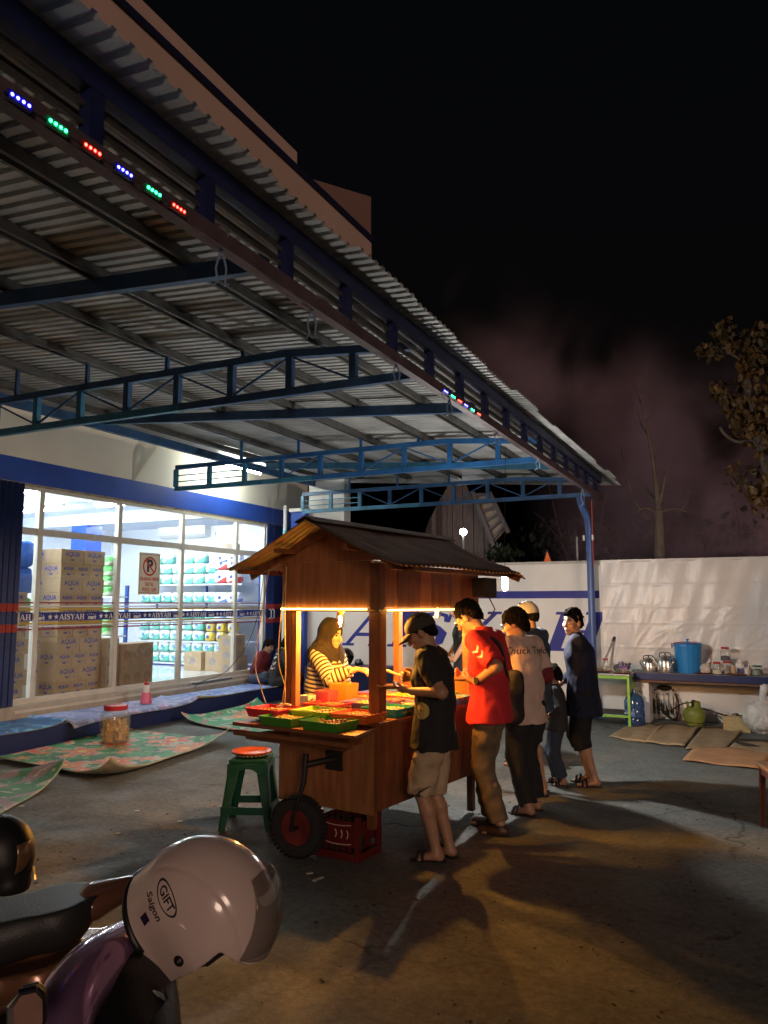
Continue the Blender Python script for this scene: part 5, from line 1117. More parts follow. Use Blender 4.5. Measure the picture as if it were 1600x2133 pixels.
def food_plate(off, label, seed):
    t = thing('plate', label, 'plate', gp + Vector(off) + Vector((0, 0, GT + .001))); lathe_part(t, 'dish', MATS['rust_red_plate'], [(.0, .006), (.08, .006), (.135, .024), (.138, .021), (.085, .0), (.0, .0)])
    r_ = random.Random(seed)
    for i in range(9): mb = MB(); mb.box(-.045, .045, -.008, .008, .0, .012, Mx((r_.uniform(-.06, .06), r_.uniform(-.06, .06), .012 + .006 * i), (r_.uniform(-.3, .3), r_.uniform(-.3, .3), r_.uniform(0, 3)))); mb.build('leftover', pm('leftover_%d' % (i % 3), ((.30, .26, .20), (.16, .22, .09), (.38, .30, .24))[i % 3], .7), t)
food_plate((-.10, -.05, 0), 'plate of leftovers at the back of the green table', 1); food_plate((.18, -.22, 0), 'plate of leftovers at the front corner of the green table', 2)
t = thing('spoon_basket', 'purple basket of colourful spoons on the green table', 'basket', gp + Vector((.17, .03, GT + .001)))
mb = MB(); mb.lathe([(.0, .0), (.055, .0), (.068, .09), (.064, .09), (.05, .006), (.0, .006)], 16, cap=False); mb.build('basket', pm('purple_plastic', (.20, .07, .30), .5), t)
rs = random.Random(4)
for i in range(10): d = Vector((rs.uniform(-.6, .9), rs.uniform(-.5, .5), 1)).normalized(); c = ((.55, .45, .30), (.10, .10, .35), (.40, .38, .35), (.05, .05, .06), (.25, .25, .5))[i % 5]; mb = MB(); mb.tube([d * .02 + Vector((0, 0, .01)), d * .13, d * .16], [.005, .005, .014], 6); mb.build('spoon', pm('spoon_%d' % (i % 5), c, .4), t)
t = thing('bundle', 'dark bundle of cutlery and cloth behind the purple basket', 'bundle', gp + Vector((.10, .16, GT + .001)))
S_ = Sdf(); S_.ell((0, 0, .05), (.11, .07, .06), None, .02); S_.ell((.07, 0, .06), (.08, .05, .05), None, .03); link('cloth', S_.mesh('cloth', cloth('grey_rag', (.10, .09, .10)), .008, lambda P, D: np.maximum(D + .012 * vnoise(P, (20, 20, 20)), .002 - P[:, 2])), t)
t = thing('pestle', 'long grey stick leaning on the wall from the green table', 'stick', gp + Vector((-.17, .10, GT + .001)))
mb = MB(); mb.tube([(0, 0, .0), (.11, .50, .40)], .017, 8); mb.build('shaft', pm('grey_stick', (.38, .37, .35), .6, var=.2), t, smooth=True); mb = MB(); mb.tube([(.1105, .502, .402), (.125, .57, .456)], .022, 8); mb.build('grip', M_black, t)
# water bottle, dish rack, gas cylinder
p = gz(1323, 1512); t = thing('water_gallon', 'blue translucent water gallon standing beside the green table leg', 'water bottle', p)
lathe_part(t, 'bottle', glassmat('blue_bottle', (.25, .38, .62), 1.45, .1, body=.30, bcol=(.08, .16, .36)), [(.0, .0), (.12, .0), (.135, .02), (.135, .10), (.128, .115), (.135, .13), (.135, .22), (.128, .235), (.135, .25), (.135, .33), (.10, .40), (.035, .44), (.028, .49), (.0, .49)], 28)
mb = MB(); mb.grid(lambda u, v: (.1372 * math.sin(-.9 + 1.1 * u), -.1372 * math.cos(-.9 + 1.1 * u), .135 + .082 * v), 8, 2); mods(mb.build('label_sheet', pm('label_blue', (.10, .14, .42), .5), t), .0006)
place_text('AQUA', .05, pm('label_white', (.8, .8, .8), .5), t, wall_M((-.06, -.1255, .175), (-.45, -.9, 0)))
t = thing('dish_rack', 'wire dish rack with a black bag hung over it under the ledge', 'dish rack', gz(1368, 1500) + Vector((0, .12, 0)))
M_wire = pm('pale_wire', (.50, .48, .44), .4, metal=.4)
for yy in (-.12, .12):
    for i in range(9): x = -.25 + .0625 * i; mb = MB(); mb.tube([(x, yy, .02), (x, yy, .42)], .0065, 6); mb.build('upright', M_wire, t)
    for z in (.06, .40): mb = MB(); mb.tube([(-.27, yy, z), (.27, yy, z)], .008, 6); mb.build('rail', M_wire, t)
for i in range(5):
    x = -.24 + .12 * i; mb = MB(); mb.tube([(x, -.12, .40), (x, .12, .40)], .007, 6); mb.build('cross_rail', M_wire, t)
for i in range(7): mb = MB(); mb.lathe([(.0, .0), (.05, .004), (.11, .02), (.112, .016), (.05, -.004), (.0, -.006)], 16, Mx((-.2 + .06 * i, 0, .18), (0, R(78), 0)), False); mb.build('stacked_dish', pm('mixed_dish', (.30, .29, .27), .4, var=.3), t, smooth=True)
t2 = thing('shoulder_bag', 'black bag with a long strap slung over the dish rack', 'bag', gz(1385, 1500) + Vector((0, .06, .40)))
S_ = Sdf(); S_.ell((0, .03, .045), (.11, .07, .04), None, .02); link('pouch', S_.mesh('pouch', pm('black_nylon', (.012, .012, .013), .6), .008, lambda P, D: D + .010 * vnoise(P, (16, 16, 16))), t2)
mb = MB(); mb.tube(smooth_pts([Vector((-.12, -.06, .03)), Vector((-.08, -.12, -.12)), Vector((.05, -.13, -.33)), Vector((.16, -.12, -.36)), Vector((.20, -.10, -.15)), Vector((.12, -.06, .04))]), .014, 6); mb.build('strap', MATS['black_nylon'], t2, smooth=True)
blob_bag(0, 'pale pink cloth hanging from the side of the dish rack', .075, pm('pale_pink_cloth', (.45, .32, .30), .8, var=.2), sq=(.6, .8, 2.4), px=gz(1402, 1502) + Vector((.05, .1, 0)), cat='cloth', name='hanging_cloth', seed=8)
p = gz(1447, 1512); t = thing('gas_cylinder', 'squat green gas cylinder on the floor under the ledge', 'gas cylinder', p); M_gas = pm('gas_green', (.20, .24, .035), .5, var=.25, vscale=7)
lathe_part(t, 'tank', M_gas, [(.0, .03), (.09, .03), (.13, .06), (.14, .11), (.143, .145), (.14, .18), (.125, .225), (.08, .255), (.0, .262)], 26); lathe_part(t, 'foot_ring', M_gas, [(.095, .0), (.105, .0), (.108, .055), (.10, .055)], 20)
for i in range(3):
    a_ = R(40 + 120 * i); mb = MB(); mb.grid(lambda u, v, a_=a_: (.088 * math.cos(a_ + 1.3 * u), .088 * math.sin(a_ + 1.3 * u), .245 + .085 * v), 8, 2); mods(mb.build('collar', M_gas, t), .006)
lathe_part(t, 'valve', M_iron, [(.018, .255), (.018, .31), (.024, .315), (.024, .345), (.0, .35)], 12)
mb = MB(); mb.tube(smooth_pts([Vector((.02, 0, .31)), Vector((-.12, -.04, .30)), Vector((-.25, .02, .22)), Vector((-.36, .04, .16)), Vector((-.5, .02, .22))]), .010, 6); mb.build('hose', M_black, t, smooth=True)
mb = MB(); p = gz(1475, 1500) + Vector((0, .15, .22)); mb.box(0, .78, -.045, .045, -.05, .05, Mx((0, 0, 0), (0, R(7), R(-4)))); mb.build('timber', pm('dark_timber', (.07, .045, .035), .8, var=.3, vscale=12), None, loc=p, label='dark timber beam propped against the wall under the ledge', cat='timber', bevel=.004)
mb = MB(); p = gz(1460, 1475) + Vector((.1, -.1, .14)); p = Vector((-.78, 11.75, .22)); mb.tube([(0, 0, 0), (.72, -.12, -.18)], .013, 6); mb.build('rod', pm('dark_rod', (.08, .055, .04), .7), None, loc=p, label='thin brown rod slanting to the floor beside the gas cylinder', cat='rod')
# box of rubbish and sack
bp_ = gz(1538, 1522); t = thing('carton', 'low open yellowish carton of scraps on the floor', 'carton', bp_, R(-6)); M_cart = pm('yellowish_carton', (.42, .33, .16), .8, var=.2, vscale=14, stretch=(1, 1, 6))
for n_, b in (('wall', (-.16, .16, -.12, -.112, 0, .19)), ('wall', (-.16, .16, .112, .12, 0, .19)), ('wall', (-.16, -.152, -.111, .111, 0, .19)), ('wall', (.152, .16, -.111, .111, 0, .19)), ('base', (-.151, .151, -.111, .111, .001, .01))): mb = MB(); mb.box(*b); mb.build(n_, M_cart, t)
for i in range(7): mb = MB(); mb.box(-.04, .04, -.02, .02, 0, .012, Mx((rnd.uniform(-.1, .1), rnd.uniform(-.07, .07), .17 + .006 * i), (rnd.uniform(-.4, .4), rnd.uniform(-.4, .4), rnd.uniform(0, 3)))); mb.build('scrap', pm('scrap_%d' % (i % 2), ((.6, .57, .5), (.16, .12, .09))[i % 2], .8), t)
blob_bag(0, 'bulging white sack on the floor at the edge of the cardboard', .24, pm('woven_white_sack', (.62, .59, .55), .55, var=.25, vscale=6, bump=.2, bscale=40), px=gz(1590, 1528), sq=(.95, .9, 1.0), cat='sack', name='sack', seed=3, amp=.016)
# cardboard spread on the ground
def board(pts, label, m, z, bend=.0):
    P4 = [gz(*p) for p in pts]; c = sum(P4, Vector()) / 4; mb = MB()
    def fn(u, v): a_ = P4[0].lerp(P4[1], u); b_ = P4[3].lerp(P4[2], u); q = a_.lerp(b_, v) - c; return (q.x, q.y, .004 + z + bend * (math.sin(u * 9 + v * 4) * .5 + .5) * .012 + .02 * bend * max(0, u - .8) * 5 * (v > .5))
    mb.grid(fn, 14, 10); o = mb.build('cardboard', m, None, loc=c, label=label, cat='cardboard', group='cardboard sheets on the ground', smooth='all'); mods(o, .006)
M_cb = pm('cardboard_tan', (.36, .25, .14), .85, var=.25, vscale=5, bump=.15, bscale=12); M_cb2 = pm('cardboard_orange', (.48, .24, .11), .85, var=.2, vscale=5, bump=.15, bscale=12)
board([(1268, 1536), (1345, 1549), (1384, 1512), (1322, 1505)], 'flattened tan cardboard nearest the green table', M_cb, .0, 1); board([(1342, 1548), (1425, 1557), (1458, 1515), (1380, 1508)], 'flattened tan cardboard below the gas cylinder', M_cb, .005, 1)
board([(1428, 1562), (1512, 1562), (1548, 1522), (1466, 1515)], 'flattened tan cardboard beside the open carton', M_cb, .0, 1); board([(1422, 1586), (1580, 1604), (1620, 1566), (1450, 1556)], 'wide orange brown cardboard nearest the camera side of the spread', M_cb2, .004, 1)
board([(1520, 1560), (1640, 1578), (1650, 1556), (1540, 1546)], 'narrow tan cardboard strip below the white sack', M_cb, .012, 1)
mb = MB(); mb.grid(lambda u, v: (.9 * u, .55 * v, .016 + .008 * math.sin(8 * u + 5 * v)), 10, 8); mods(mb.build('mat', pm('black_tarpaulin', (.015, .014, .014), .6), None, loc=gz(1530, 1556) + Vector((0, 0, .004)), label='black plastic ground sheet under the white sack', cat='ground sheet'), .004)
# red jacket edge and wooden chair cut by the frame
S_ = Sdf(); S_.cone((0, 0, .0), (0, 0, .42), .09, .07, .03, V(1, 0, 0), 1.6); p = gy(1625, 1400, 11.45); link('jacket', S_.mesh('jacket', pm('red_jacket_cloth', (.42, .02, .04), .8, var=.2), .009, FOLD(.012)), None, Vector((p.x, 11.45, .44)), label='red jacket hanging at the end of the ledge', cat='jacket')
ch = thing('wooden_stool', 'dark red wooden stool at the edge of the dim forecourt', 'stool', gz(1590, 1738) + Vector((.20, .10, 0)), R(15))
M_ch = pm('dark_red_wood', (.14, .035, .02), .45, var=.25, vscale=6)
for sx in (-1, 1):
    for sy in (-1, 1): mb = MB(); mb.tube([(sx * .165, sy * .165, 0), (sx * .15, sy * .15, .42)], [.016, .026], 8); mb.build('leg', M_ch, ch, smooth=True)
mb = MB(); mb.box(-.19, .19, -.19, .19, .445, .475); mb.build('seat', pm('tan_seat', (.30, .16, .07), .5, var=.2), ch, bevel=.01); mb = MB(); mb.box(-.165, .165, -.16, .16, .385, .4445); mb.build('apron', M_ch, ch)
# ================================================================== goods behind the shop window
M_box = pm('carton_brown', (.46, .33, .20), .85, var=.10, vscale=6, bump=.05, bscale=30); M_inkb = pm('carton_blue_ink', (.06, .07, .33), .7); M_inkk = pm('carton_black_ink', (.05, .045, .045), .7); M_tape = pm('carton_tape', (.36, .24, .12), .35); M_inkr = pm('carton_red_ink', (.38, .12, .10), .7)
_bx = {}
def carton_mesh(dx, dy, dz, m):
    k = (dx, dy, dz, m.name)
    if k not in _bx: mb = MB(); mb.box(-dx / 2, dx / 2, -dy / 2, dy / 2, 0, dz); _bx[k] = mb.mesh('carton', m, bevel=.004)
    return _bx[k]
wave = [(math.cos(R(a)) * .036, math.sin(R(a)) * .012 - .004) for a in range(0, 360, 30)]
wv = MB(); wv.prism([(-.045, .012), (-.02, .0), (0, .010), (.02, .0), (.045, .012), (.03, -.012), (0, -.024), (-.03, -.012)], .0008); wv = wv.mesh('wave_logo', M_inkb)
dotm = MB(); dotm.lathe([(.0, 0), (.085, 0), (.085, .0008), (.0, .0008)], 20, cap=False); dotm = dotm.mesh('round_logo', pm('faded_blue_ink', (.33, .28, .27), .8, var=.2)); dotr = MB(); dotr.lathe([(.0, 0), (.085, 0), (.085, .0008), (.0, .0008)], 20, cap=False); dotr = dotr.mesh('round_logo', pm('faded_brown_ink', (.30, .19, .12), .8, var=.2))
def carton(x, y, z, dx, dy, dz, label, text='AQUA', group='cartons stacked behind the window', mat=None, faces='xy', rz=0.0):
    t = link('carton', carton_mesh(dx, dy, dz, mat or M_box), None, (x, y, z), (0, 0, rz), label, 'carton', group)
    for f in faces:
        if f == 'x': M0 = wall_M((dx / 2 + .0008, 0, dz * .66), (1, 0, 0)); w = dy
        else: M0 = wall_M((0, -dy / 2 - .0008, dz * .66), (0, -1, 0)); w = dx
        if text == 'AQUA':
            place_text('AQUA', min(.105, w * .23), M_inkb, t, M0, bold=.003); o = link('wave_logo', wv, t); o.matrix_local = M0 @ Mx((0, -dz * .36, 0)); place_text('air', .035, M_inkb, t, M0 @ Mx((w * .34, -dz * .36, 0)))
        elif text: place_text(text, .10, M_inkk, t, M0 @ Mx((0, -.02, 0)), bold=.004)
        else: o = link('round_logo', dotr if rz else dotm, t); o.matrix_local = M0 @ Mx((0, -.05, 0), (0, 0, 0), (.9, .9, 1))
        mb_k = ('tape', f, dx, dz); 
        if mb_k not in _bx:
            mb = MB()
            if f == 'x': mb.box(dx / 2 + .0003, dx / 2 + .0006, -.02, .02, dz * .9, dz - .004)
            else: mb.box(-.02, .02, -dy / 2 - .0006, -dy / 2 - .0003, dz * .9, dz - .004)
            _bx[mb_k] = mb.mesh('tape', M_tape)
        link('tape', _bx[mb_k], t)
    return t
ORD = ['bottom', 'second', 'third', 'fourth', 'fifth', 'sixth', 'seventh', 'eighth', 'ninth', 'top']
FZ = .362; RH = .2065
for r in range(10):
    z = FZ + r * (RH + .0012)
    if r % 2 == 1:
        for j in range(2): carton(-8.86 - .15 + rnd.uniform(-.012, .004), 7.84 + .2 + j * .402, z, .30, .40, RH, 'wide carton in the %s row of the tall stack, %s of two' % (ORD[r], ('near', 'far')[j]), faces='x')
        carton(-9.33, 7.84 + .155, z, .32, .30, RH, 'carton on the lit side of the tall stack, %s row' % ORD[r], faces='y')
    else:
        for j in range(3): carton(-8.86 - .2 + rnd.uniform(-.012, .004), 7.84 + .132 + j * .268, z, .40, .264, RH, 'narrow carton in the %s row of the tall stack, %s of three' % (ORD[r], ('first', 'second', 'third')[j]), faces='xy' if j == 0 else 'x')
for r in range(7):
    z = FZ + r * (RH + .0012)
    for j in range(2): carton(-8.93 - .15 - j * .31, 7.16 + .06 * (r % 2), z, .30, .40, RH, 'carton in the short stack by the left shutter, %s row, %s one' % (ORD[r] if r < 6 else 'top', ('window side', 'inner')[j]), faces='xy' if j == 0 else 'y')
for r in range(3): carton(-8.95, 8.80, FZ + r * .262, .34, .24, .26, 'plain carton beside the tall stack, %s of three' % ('lowest', 'middle', 'highest')[r], 'AKE', 'cartons with black lettering', faces='x')
for r in range(2):
    for j in range(3): carton(-8.90 - .02 * j, 9.05 + .245 * j, FZ + r * .345, .33, .24, .343, 'big brown carton with a faded round mark, %s row, %s of three' % (('lower', 'upper')[r], ('first', 'second', 'third')[j]), '', 'big brown cartons', pm('carton_dull', (.36, .25, .15), .85, var=.15, vscale=5), faces='x', rz=.0001)
for j, (x, y, w, h) in enumerate(((-10.05, 12.35, .42, .36), (-9.60, 12.40, .36, .36), (-9.22, 12.45, .32, .30))): carton(x, y, FZ, w, .36, h, 'carton on the shop floor in front of the shelves, %s from the right' % ('third', 'second', 'first')[j], '', 'cartons before the shelves', faces='y')
for r in range(3): carton(-8.98, 12.0, FZ + r * .24, .36, .34, .238, 'carton at the far end of the window, %s of three' % ('lowest', 'middle', 'highest')[r], '', 'cartons at the window end', faces='xy')
# --- shelving with packs
SY = 13.25; sh = thing('shelving', 'white shelving of nappy packs against the shop end wall', 'shelving', (-10.9, SY, FZ))
M_shelf = pm('shelf_white', (.72, .76, .80), .4); ZS = [.06, .52, .98, 1.33, 1.72]
for z in ZS: mb = MB(); mb.box(-1.45, 1.35, -.22, .40, z - .03, z); mb.build('shelf', M_shelf, sh)
for x in (-1.46, -.05, 1.36): mb = MB(); mb.box(x - .02, x + .02, .41, .45, 0, 2.35); mb.build('upright', pm('upright_blue', (.02, .08, .4), .4), sh)
mb = MB(); mb.box(-1.45, 1.35, -.20, .40, .0, .03); mb.build('kick', pm('kick_blue', (.03, .06, .25), .4), sh)
def puff(w, d, h, m, seed=0):
    mb = MB(); n = 7; r_ = random.Random(seed)
    def face(fix, s):
        def fn(u, v):
            a, b = u * 2 - 1, v * 2 - 1; p = [0, 0, 0]; ax_ = [i for i in range(3) if i != fix]; p[fix] = s; p[ax_[0]] = a * (1 if s > 0 else -1); p[ax_[1]] = b
            q = [p[0], p[1], p[2]]; k = 1 / (abs(q[0]) ** 5 + abs(q[1]) ** 5 + abs(q[2]) ** 5) ** .2
            bulge = 1 + .05 * math.sin(6 * q[0] + seed) * math.sin(5 * q[2] + 2 * seed); return (q[0] * k * w / 2 * bulge, q[1] * k * d / 2 * bulge, (q[2] * k + 1) * h / 2)
        return fn
    for fix in range(3):
        for s in (-1, 1): mb.grid(face(fix, s), n, n)
    me = mb.mesh('pack', m, smooth='all'); bm = bmesh.new(); bm.from_mesh(me); bmesh.ops.remove_doubles(bm, verts=bm.verts, dist=.0004); bm.to_mesh(me); bm.free(); return me
def split_mat(name, c1, c2, slope=.7, off=0.0):
    m = bpy.data.materials.new(name); m.use_nodes = True; nt = m.node_tree; b = nt.nodes['Principled BSDF']; b.inputs['Roughness'].default_value = .3; N = nt.nodes.new
    tc = N('ShaderNodeTexCoord'); sx = N('ShaderNodeSeparateXYZ'); nt.links.new(tc.outputs['Generated'], sx.inputs[0]); mu = N('ShaderNodeMath'); mu.operation = 'MULTIPLY_ADD'; mu.inputs[1].default_value = slope; mu.inputs[2].default_value = off
    sb = N('ShaderNodeMath'); sb.operation = 'SUBTRACT'; nt.links.new(sx.outputs['X'], mu.inputs[0]); nt.links.new(mu.outputs[0], sb.inputs[0]); nt.links.new(sx.outputs['Z'], sb.inputs[1])
    nz_ = N('ShaderNodeTexNoise'); nz_.inputs['Scale'].default_value = 6; nt.links.new(tc.outputs['Generated'], nz_.inputs['Vector']); ad = N('ShaderNodeMath'); ad.operation = 'MULTIPLY_ADD'; ad.inputs[1].default_value = .25; nt.links.new(nz_.outputs['Fac'], ad.inputs[0]); nt.links.new(sb.outputs[0], ad.inputs[2])
    r = N('ShaderNodeValToRGB'); r.color_ramp.elements[0].position = .10; r.color_ramp.elements[1].position = .16; r.color_ramp.elements[0].color = (*c1, 1); r.color_ramp.elements[1].color = (*c2, 1); nt.links.new(ad.outputs[0], r.inputs[0]); nt.links.new(r.outputs[0], b.inputs['Base Color'])
    bp = N('ShaderNodeBump'); bp.inputs['Strength'].default_value = .4; bp.inputs['Distance'].default_value = .02; n2 = N('ShaderNodeTexNoise'); n2.inputs['Scale'].default_value = 9; nt.links.new(tc.outputs['Generated'], n2.inputs['Vector']); nt.links.new(n2.outputs['Fac'], bp.inputs['Height']); nt.links.new(bp.outputs[0], b.inputs['Normal']); return m
M_teal = split_mat('pack_white_teal', (.80, .84, .84), (.16, .56, .46)); M_yelp = split_mat('pack_white_yellow', (.75, .72, .60), (.70, .50, .05), .9, .2); M_redp = split_mat('pack_white_red', (.78, .76, .76), (.55, .06, .06), .6, -.1); M_wbl = split_mat('pack_white_blue', (.80, .82, .86), (.20, .30, .65), .5, -.15); M_grn = split_mat('pack_green_white', (.12, .50, .14), (.62, .74, .55), .6, -.1)
M_tblue = pm('print_sky_blue', (.05, .32, .62), .5)
pk = {}
def pack(x, y, z, kind, txt, label, grp):
    w, d, h, m = {'t': (.275, .20, .215, M_teal), 'y': (.20, .16, .19, M_yelp), 'r': (.34, .22, .28, M_redp), 'b': (.32, .22, .21, M_wbl), 'g': (.30, .24, .165, M_grn)}[kind]; s_ = rnd.randrange(3)
    if (kind, s_) not in pk: pk[(kind, s_)] = puff(w, d, h, m, s_)
    o = link('pack', pk[(kind, s_)], None, (x, y, z), (rnd.uniform(-.05, .05), rnd.uniform(-.03, .03), rnd.uniform(-.08, .08)), label, 'pack', grp)
    if txt: place_text(txt, .085, M_tblue, o, wall_M((0.0, -d / 2 * 1.04 - .004, h * .5), (0, -1, 0)), bold=.006)
    elif kind in 'yrbg': place_text('o', .10, pm('print_royal', (.04, .06, .40), .5) if kind != 'g' else pm('print_pink', (.6, .3, .5), .5), o, wall_M((0, -d / 2 * 1.04 - .004, h * .5), (0, -1, 0)), bold=.012, name='round_print')
ORDW = 'first second third fourth fifth sixth seventh eighth ninth tenth eleventh'.split(); SHN = ['lowest', 'second', 'third', 'fourth', 'top']; LAY = ['lower', 'upper', 'topmost']
TX = ['XL', 'M', 'S', 'XL', 'L']
for si, z in enumerate(ZS):
    lay = [2, 2, 1, 1, 3][si]
    for ly in range(lay):
        for c in range(9):
            if ly == 2 and c % 3 == 0: continue
            x = -10.9 - 1.30 + .298 * c; kind = 't'; txt = TX[si]
            if si == 1 and c >= 6: kind, txt = 'y', ''
            if si == 4 and c >= 7: kind, txt = 'r', ''
            if si in (2, 3) and c >= 7: kind, txt = 'b', ''
            if si == 0 and c == 8: kind, txt = 'b', ''
            if si == 4 and ly == 2 and c >= 7: kind = 'b'
            zz = z + FZ + .003 + ly * {'t': .222, 'y': .197, 'r': .285, 'b': .217}[kind]
            nm = {'t': 'white and teal pack', 'y': 'white and yellow pack', 'r': 'white and red pack', 'b': 'white and blue pack'}[kind]
            pack(x, SY - .08 + rnd.uniform(-.02, .02), zz, kind, txt, '%s on the %s shelf, %s layer, %s from the left' % (nm, SHN[si], LAY[ly], ORDW[c]), 'packs on the shop shelving')
carton(-9.95, SY, ZS[4] + FZ + .67, .22, .2, .17, 'small brown carton lying on top of the nappy packs', '', None, faces='y')
gr = thing('display_rack', 'blue post rack piled with green packs near the tall carton stack', 'rack', (-9.85, 9.75, FZ))
for x in (-.22, .36):
    mb = MB(); mb.box(x - .025, x + .025, .0, .05, 0, 1.60); mb.build('post', pm('rack_blue', (.03, .12, .55), .4), gr)
for z in (.10, .78, 1.42): mb = MB(); mb.box(-.40, .40, -.34, .0, z - .025, z); mb.build('shelf', M_shelf, gr)
for r in range(11):
    lv, q = ((.10, r) if r < 4 else (.78, r - 4) if r < 7 else (1.42, r - 7))
    for j in range(2): pack(-9.85 - .2 + .33 * j, 9.56, FZ + lv + .002 + q * .166, 'g', '', 'green pack on the blue post rack, %s layer from the floor, %s column' % (ORDW[r], ('left', 'right')[j]), 'green packs on the rack')
M_bag = split_mat('sack_blue_white', (.03, .14, .60), (.35, .55, .85), .3, -.3)
for i, (x, y, z) in enumerate(((-9.45, 7.50, 1.42), (-9.42, 7.48, 1.80))):
    o = link('snack_sack', puff(.34, .55, .40, M_bag, 5 + i), None, (x, y, z + FZ), None, '%s big blue snack sack piled behind the left stack' % ('lower', 'upper')[i], 'sack', 'blue snack sacks')
for i, (x, y) in enumerate(((-9.45, 7.50),)): link('green_sack', puff(.36, .5, .30, M_grn, 8), None, (x, y, FZ + 1.10), None, 'green pack under the blue snack sacks behind the left stack', 'sack')
mb = MB(); mb.box(-.2, .2, -.28, .28, 0, 1.095); mb.build('plinth', M_shelf, None, loc=(-9.47, 7.50, FZ), label='white display plinth carrying the blue snack sacks', cat='plinth')
# air conditioner on the end wall
p0, p1 = gy(340, 1120, 13.9), gy(437, 1092, 13.9); t = thing('air_conditioner', 'white wall air conditioner high on the shop end wall', 'air conditioner', (p0.x, 13.95, p0.z - .02))
w_ = p1.x - p0.x; mb = MB(); mb.prism([(0, 0), (-.10, -.02), (-.22, .05), (-.23, .26), (-.19, .30), (0, .30)], w_, Matrix(((0, 0, 1, 0), (1, 0, 0, 0), (0, 1, 0, 0), (0, 0, 0, 1)))); mb.build('case', pm('ac_white', (.80, .80, .78), .35), t, bevel=.006)
mb = MB(); mb.box(.05, w_ - .05, -.19, -.11, .005, .02, Mx((0, 0, -.004), (R(-12), 0, 0))); mb.build('louvre', pm('ac_grey', (.45, .46, .48), .4), t); mb = MB(); mb.box(w_ + .06, w_ + .14, -.04, .0, .02, .10); mb.build('socket', MATS['ac_white'], t)
# no-parking notice taped to the outside of the glass
ps = gx(314, 1195, XF); t = thing('parking_notice', 'cream no parking notice with red lettering on the window', 'sign', (XF + .002, ps.y, ps.z))
hw, hh = .235, .325; mb = MB(); mb.box(-.0275, -.0255, -hw, hw, -hh, hh); mb.build('paper', pm('notice_cream', (.72, .66, .52), .6, var=.06), t)
M_nr = pm('notice_red', (.50, .03, .03), .6); X_ = -.0250
mb = MB()
for b in ((-hw + .02, hw - .02, hh - .032, hh - .024), (-hw + .02, hw - .02, -hh + .024, -hh + .032), (-hw + .02, -hw + .028, -hh + .0325, hh - .0325), (hw - .028, hw - .02, -hh + .0325, hh - .0325)): mb.box(X_ - .0003, X_ + .0003, *b)
mb.build('border', MATS['carton_red_ink'], t)
mb = MB(); n = 36; ro, ri, cz = .150, .122, .115
vs = [(X_ + .0005, r * math.cos(2 * math.pi * k / n), cz + r * math.sin(2 * math.pi * k / n)) for r in (ri, ro) for k in range(n)]; mb.add(vs, [(k, (k + 1) % n, n + (k + 1) % n, n + k) for k in range(n)]); mods(mb.build('red_ring', M_nr, t), .0006)
place_text('P', .26, M_inkk, t, wall_M((X_ + .0005, 0.0, cz), (1, 0, 0)), bold=.012); mb = MB(); mb.bar((X_ + .0014, -.092, cz + .092), (X_ + .0014, .092, cz - .092), .0008, .026, up=(0, 1, 1)); mb.build('red_slash', M_nr, t)
for i, s_ in enumerate(('DILARANG PARKIR', 'DIATAS', 'PUKUL 16.00')): place_text(s_, .066 if i else .058, M_nr, t, wall_M((X_ + .0006, 0, -.085 - .082 * i), (1, 0, 0)) @ Mx((0, 0, 0), (0, 0, 0), (.82, 1.25, 1)), bold=.002)
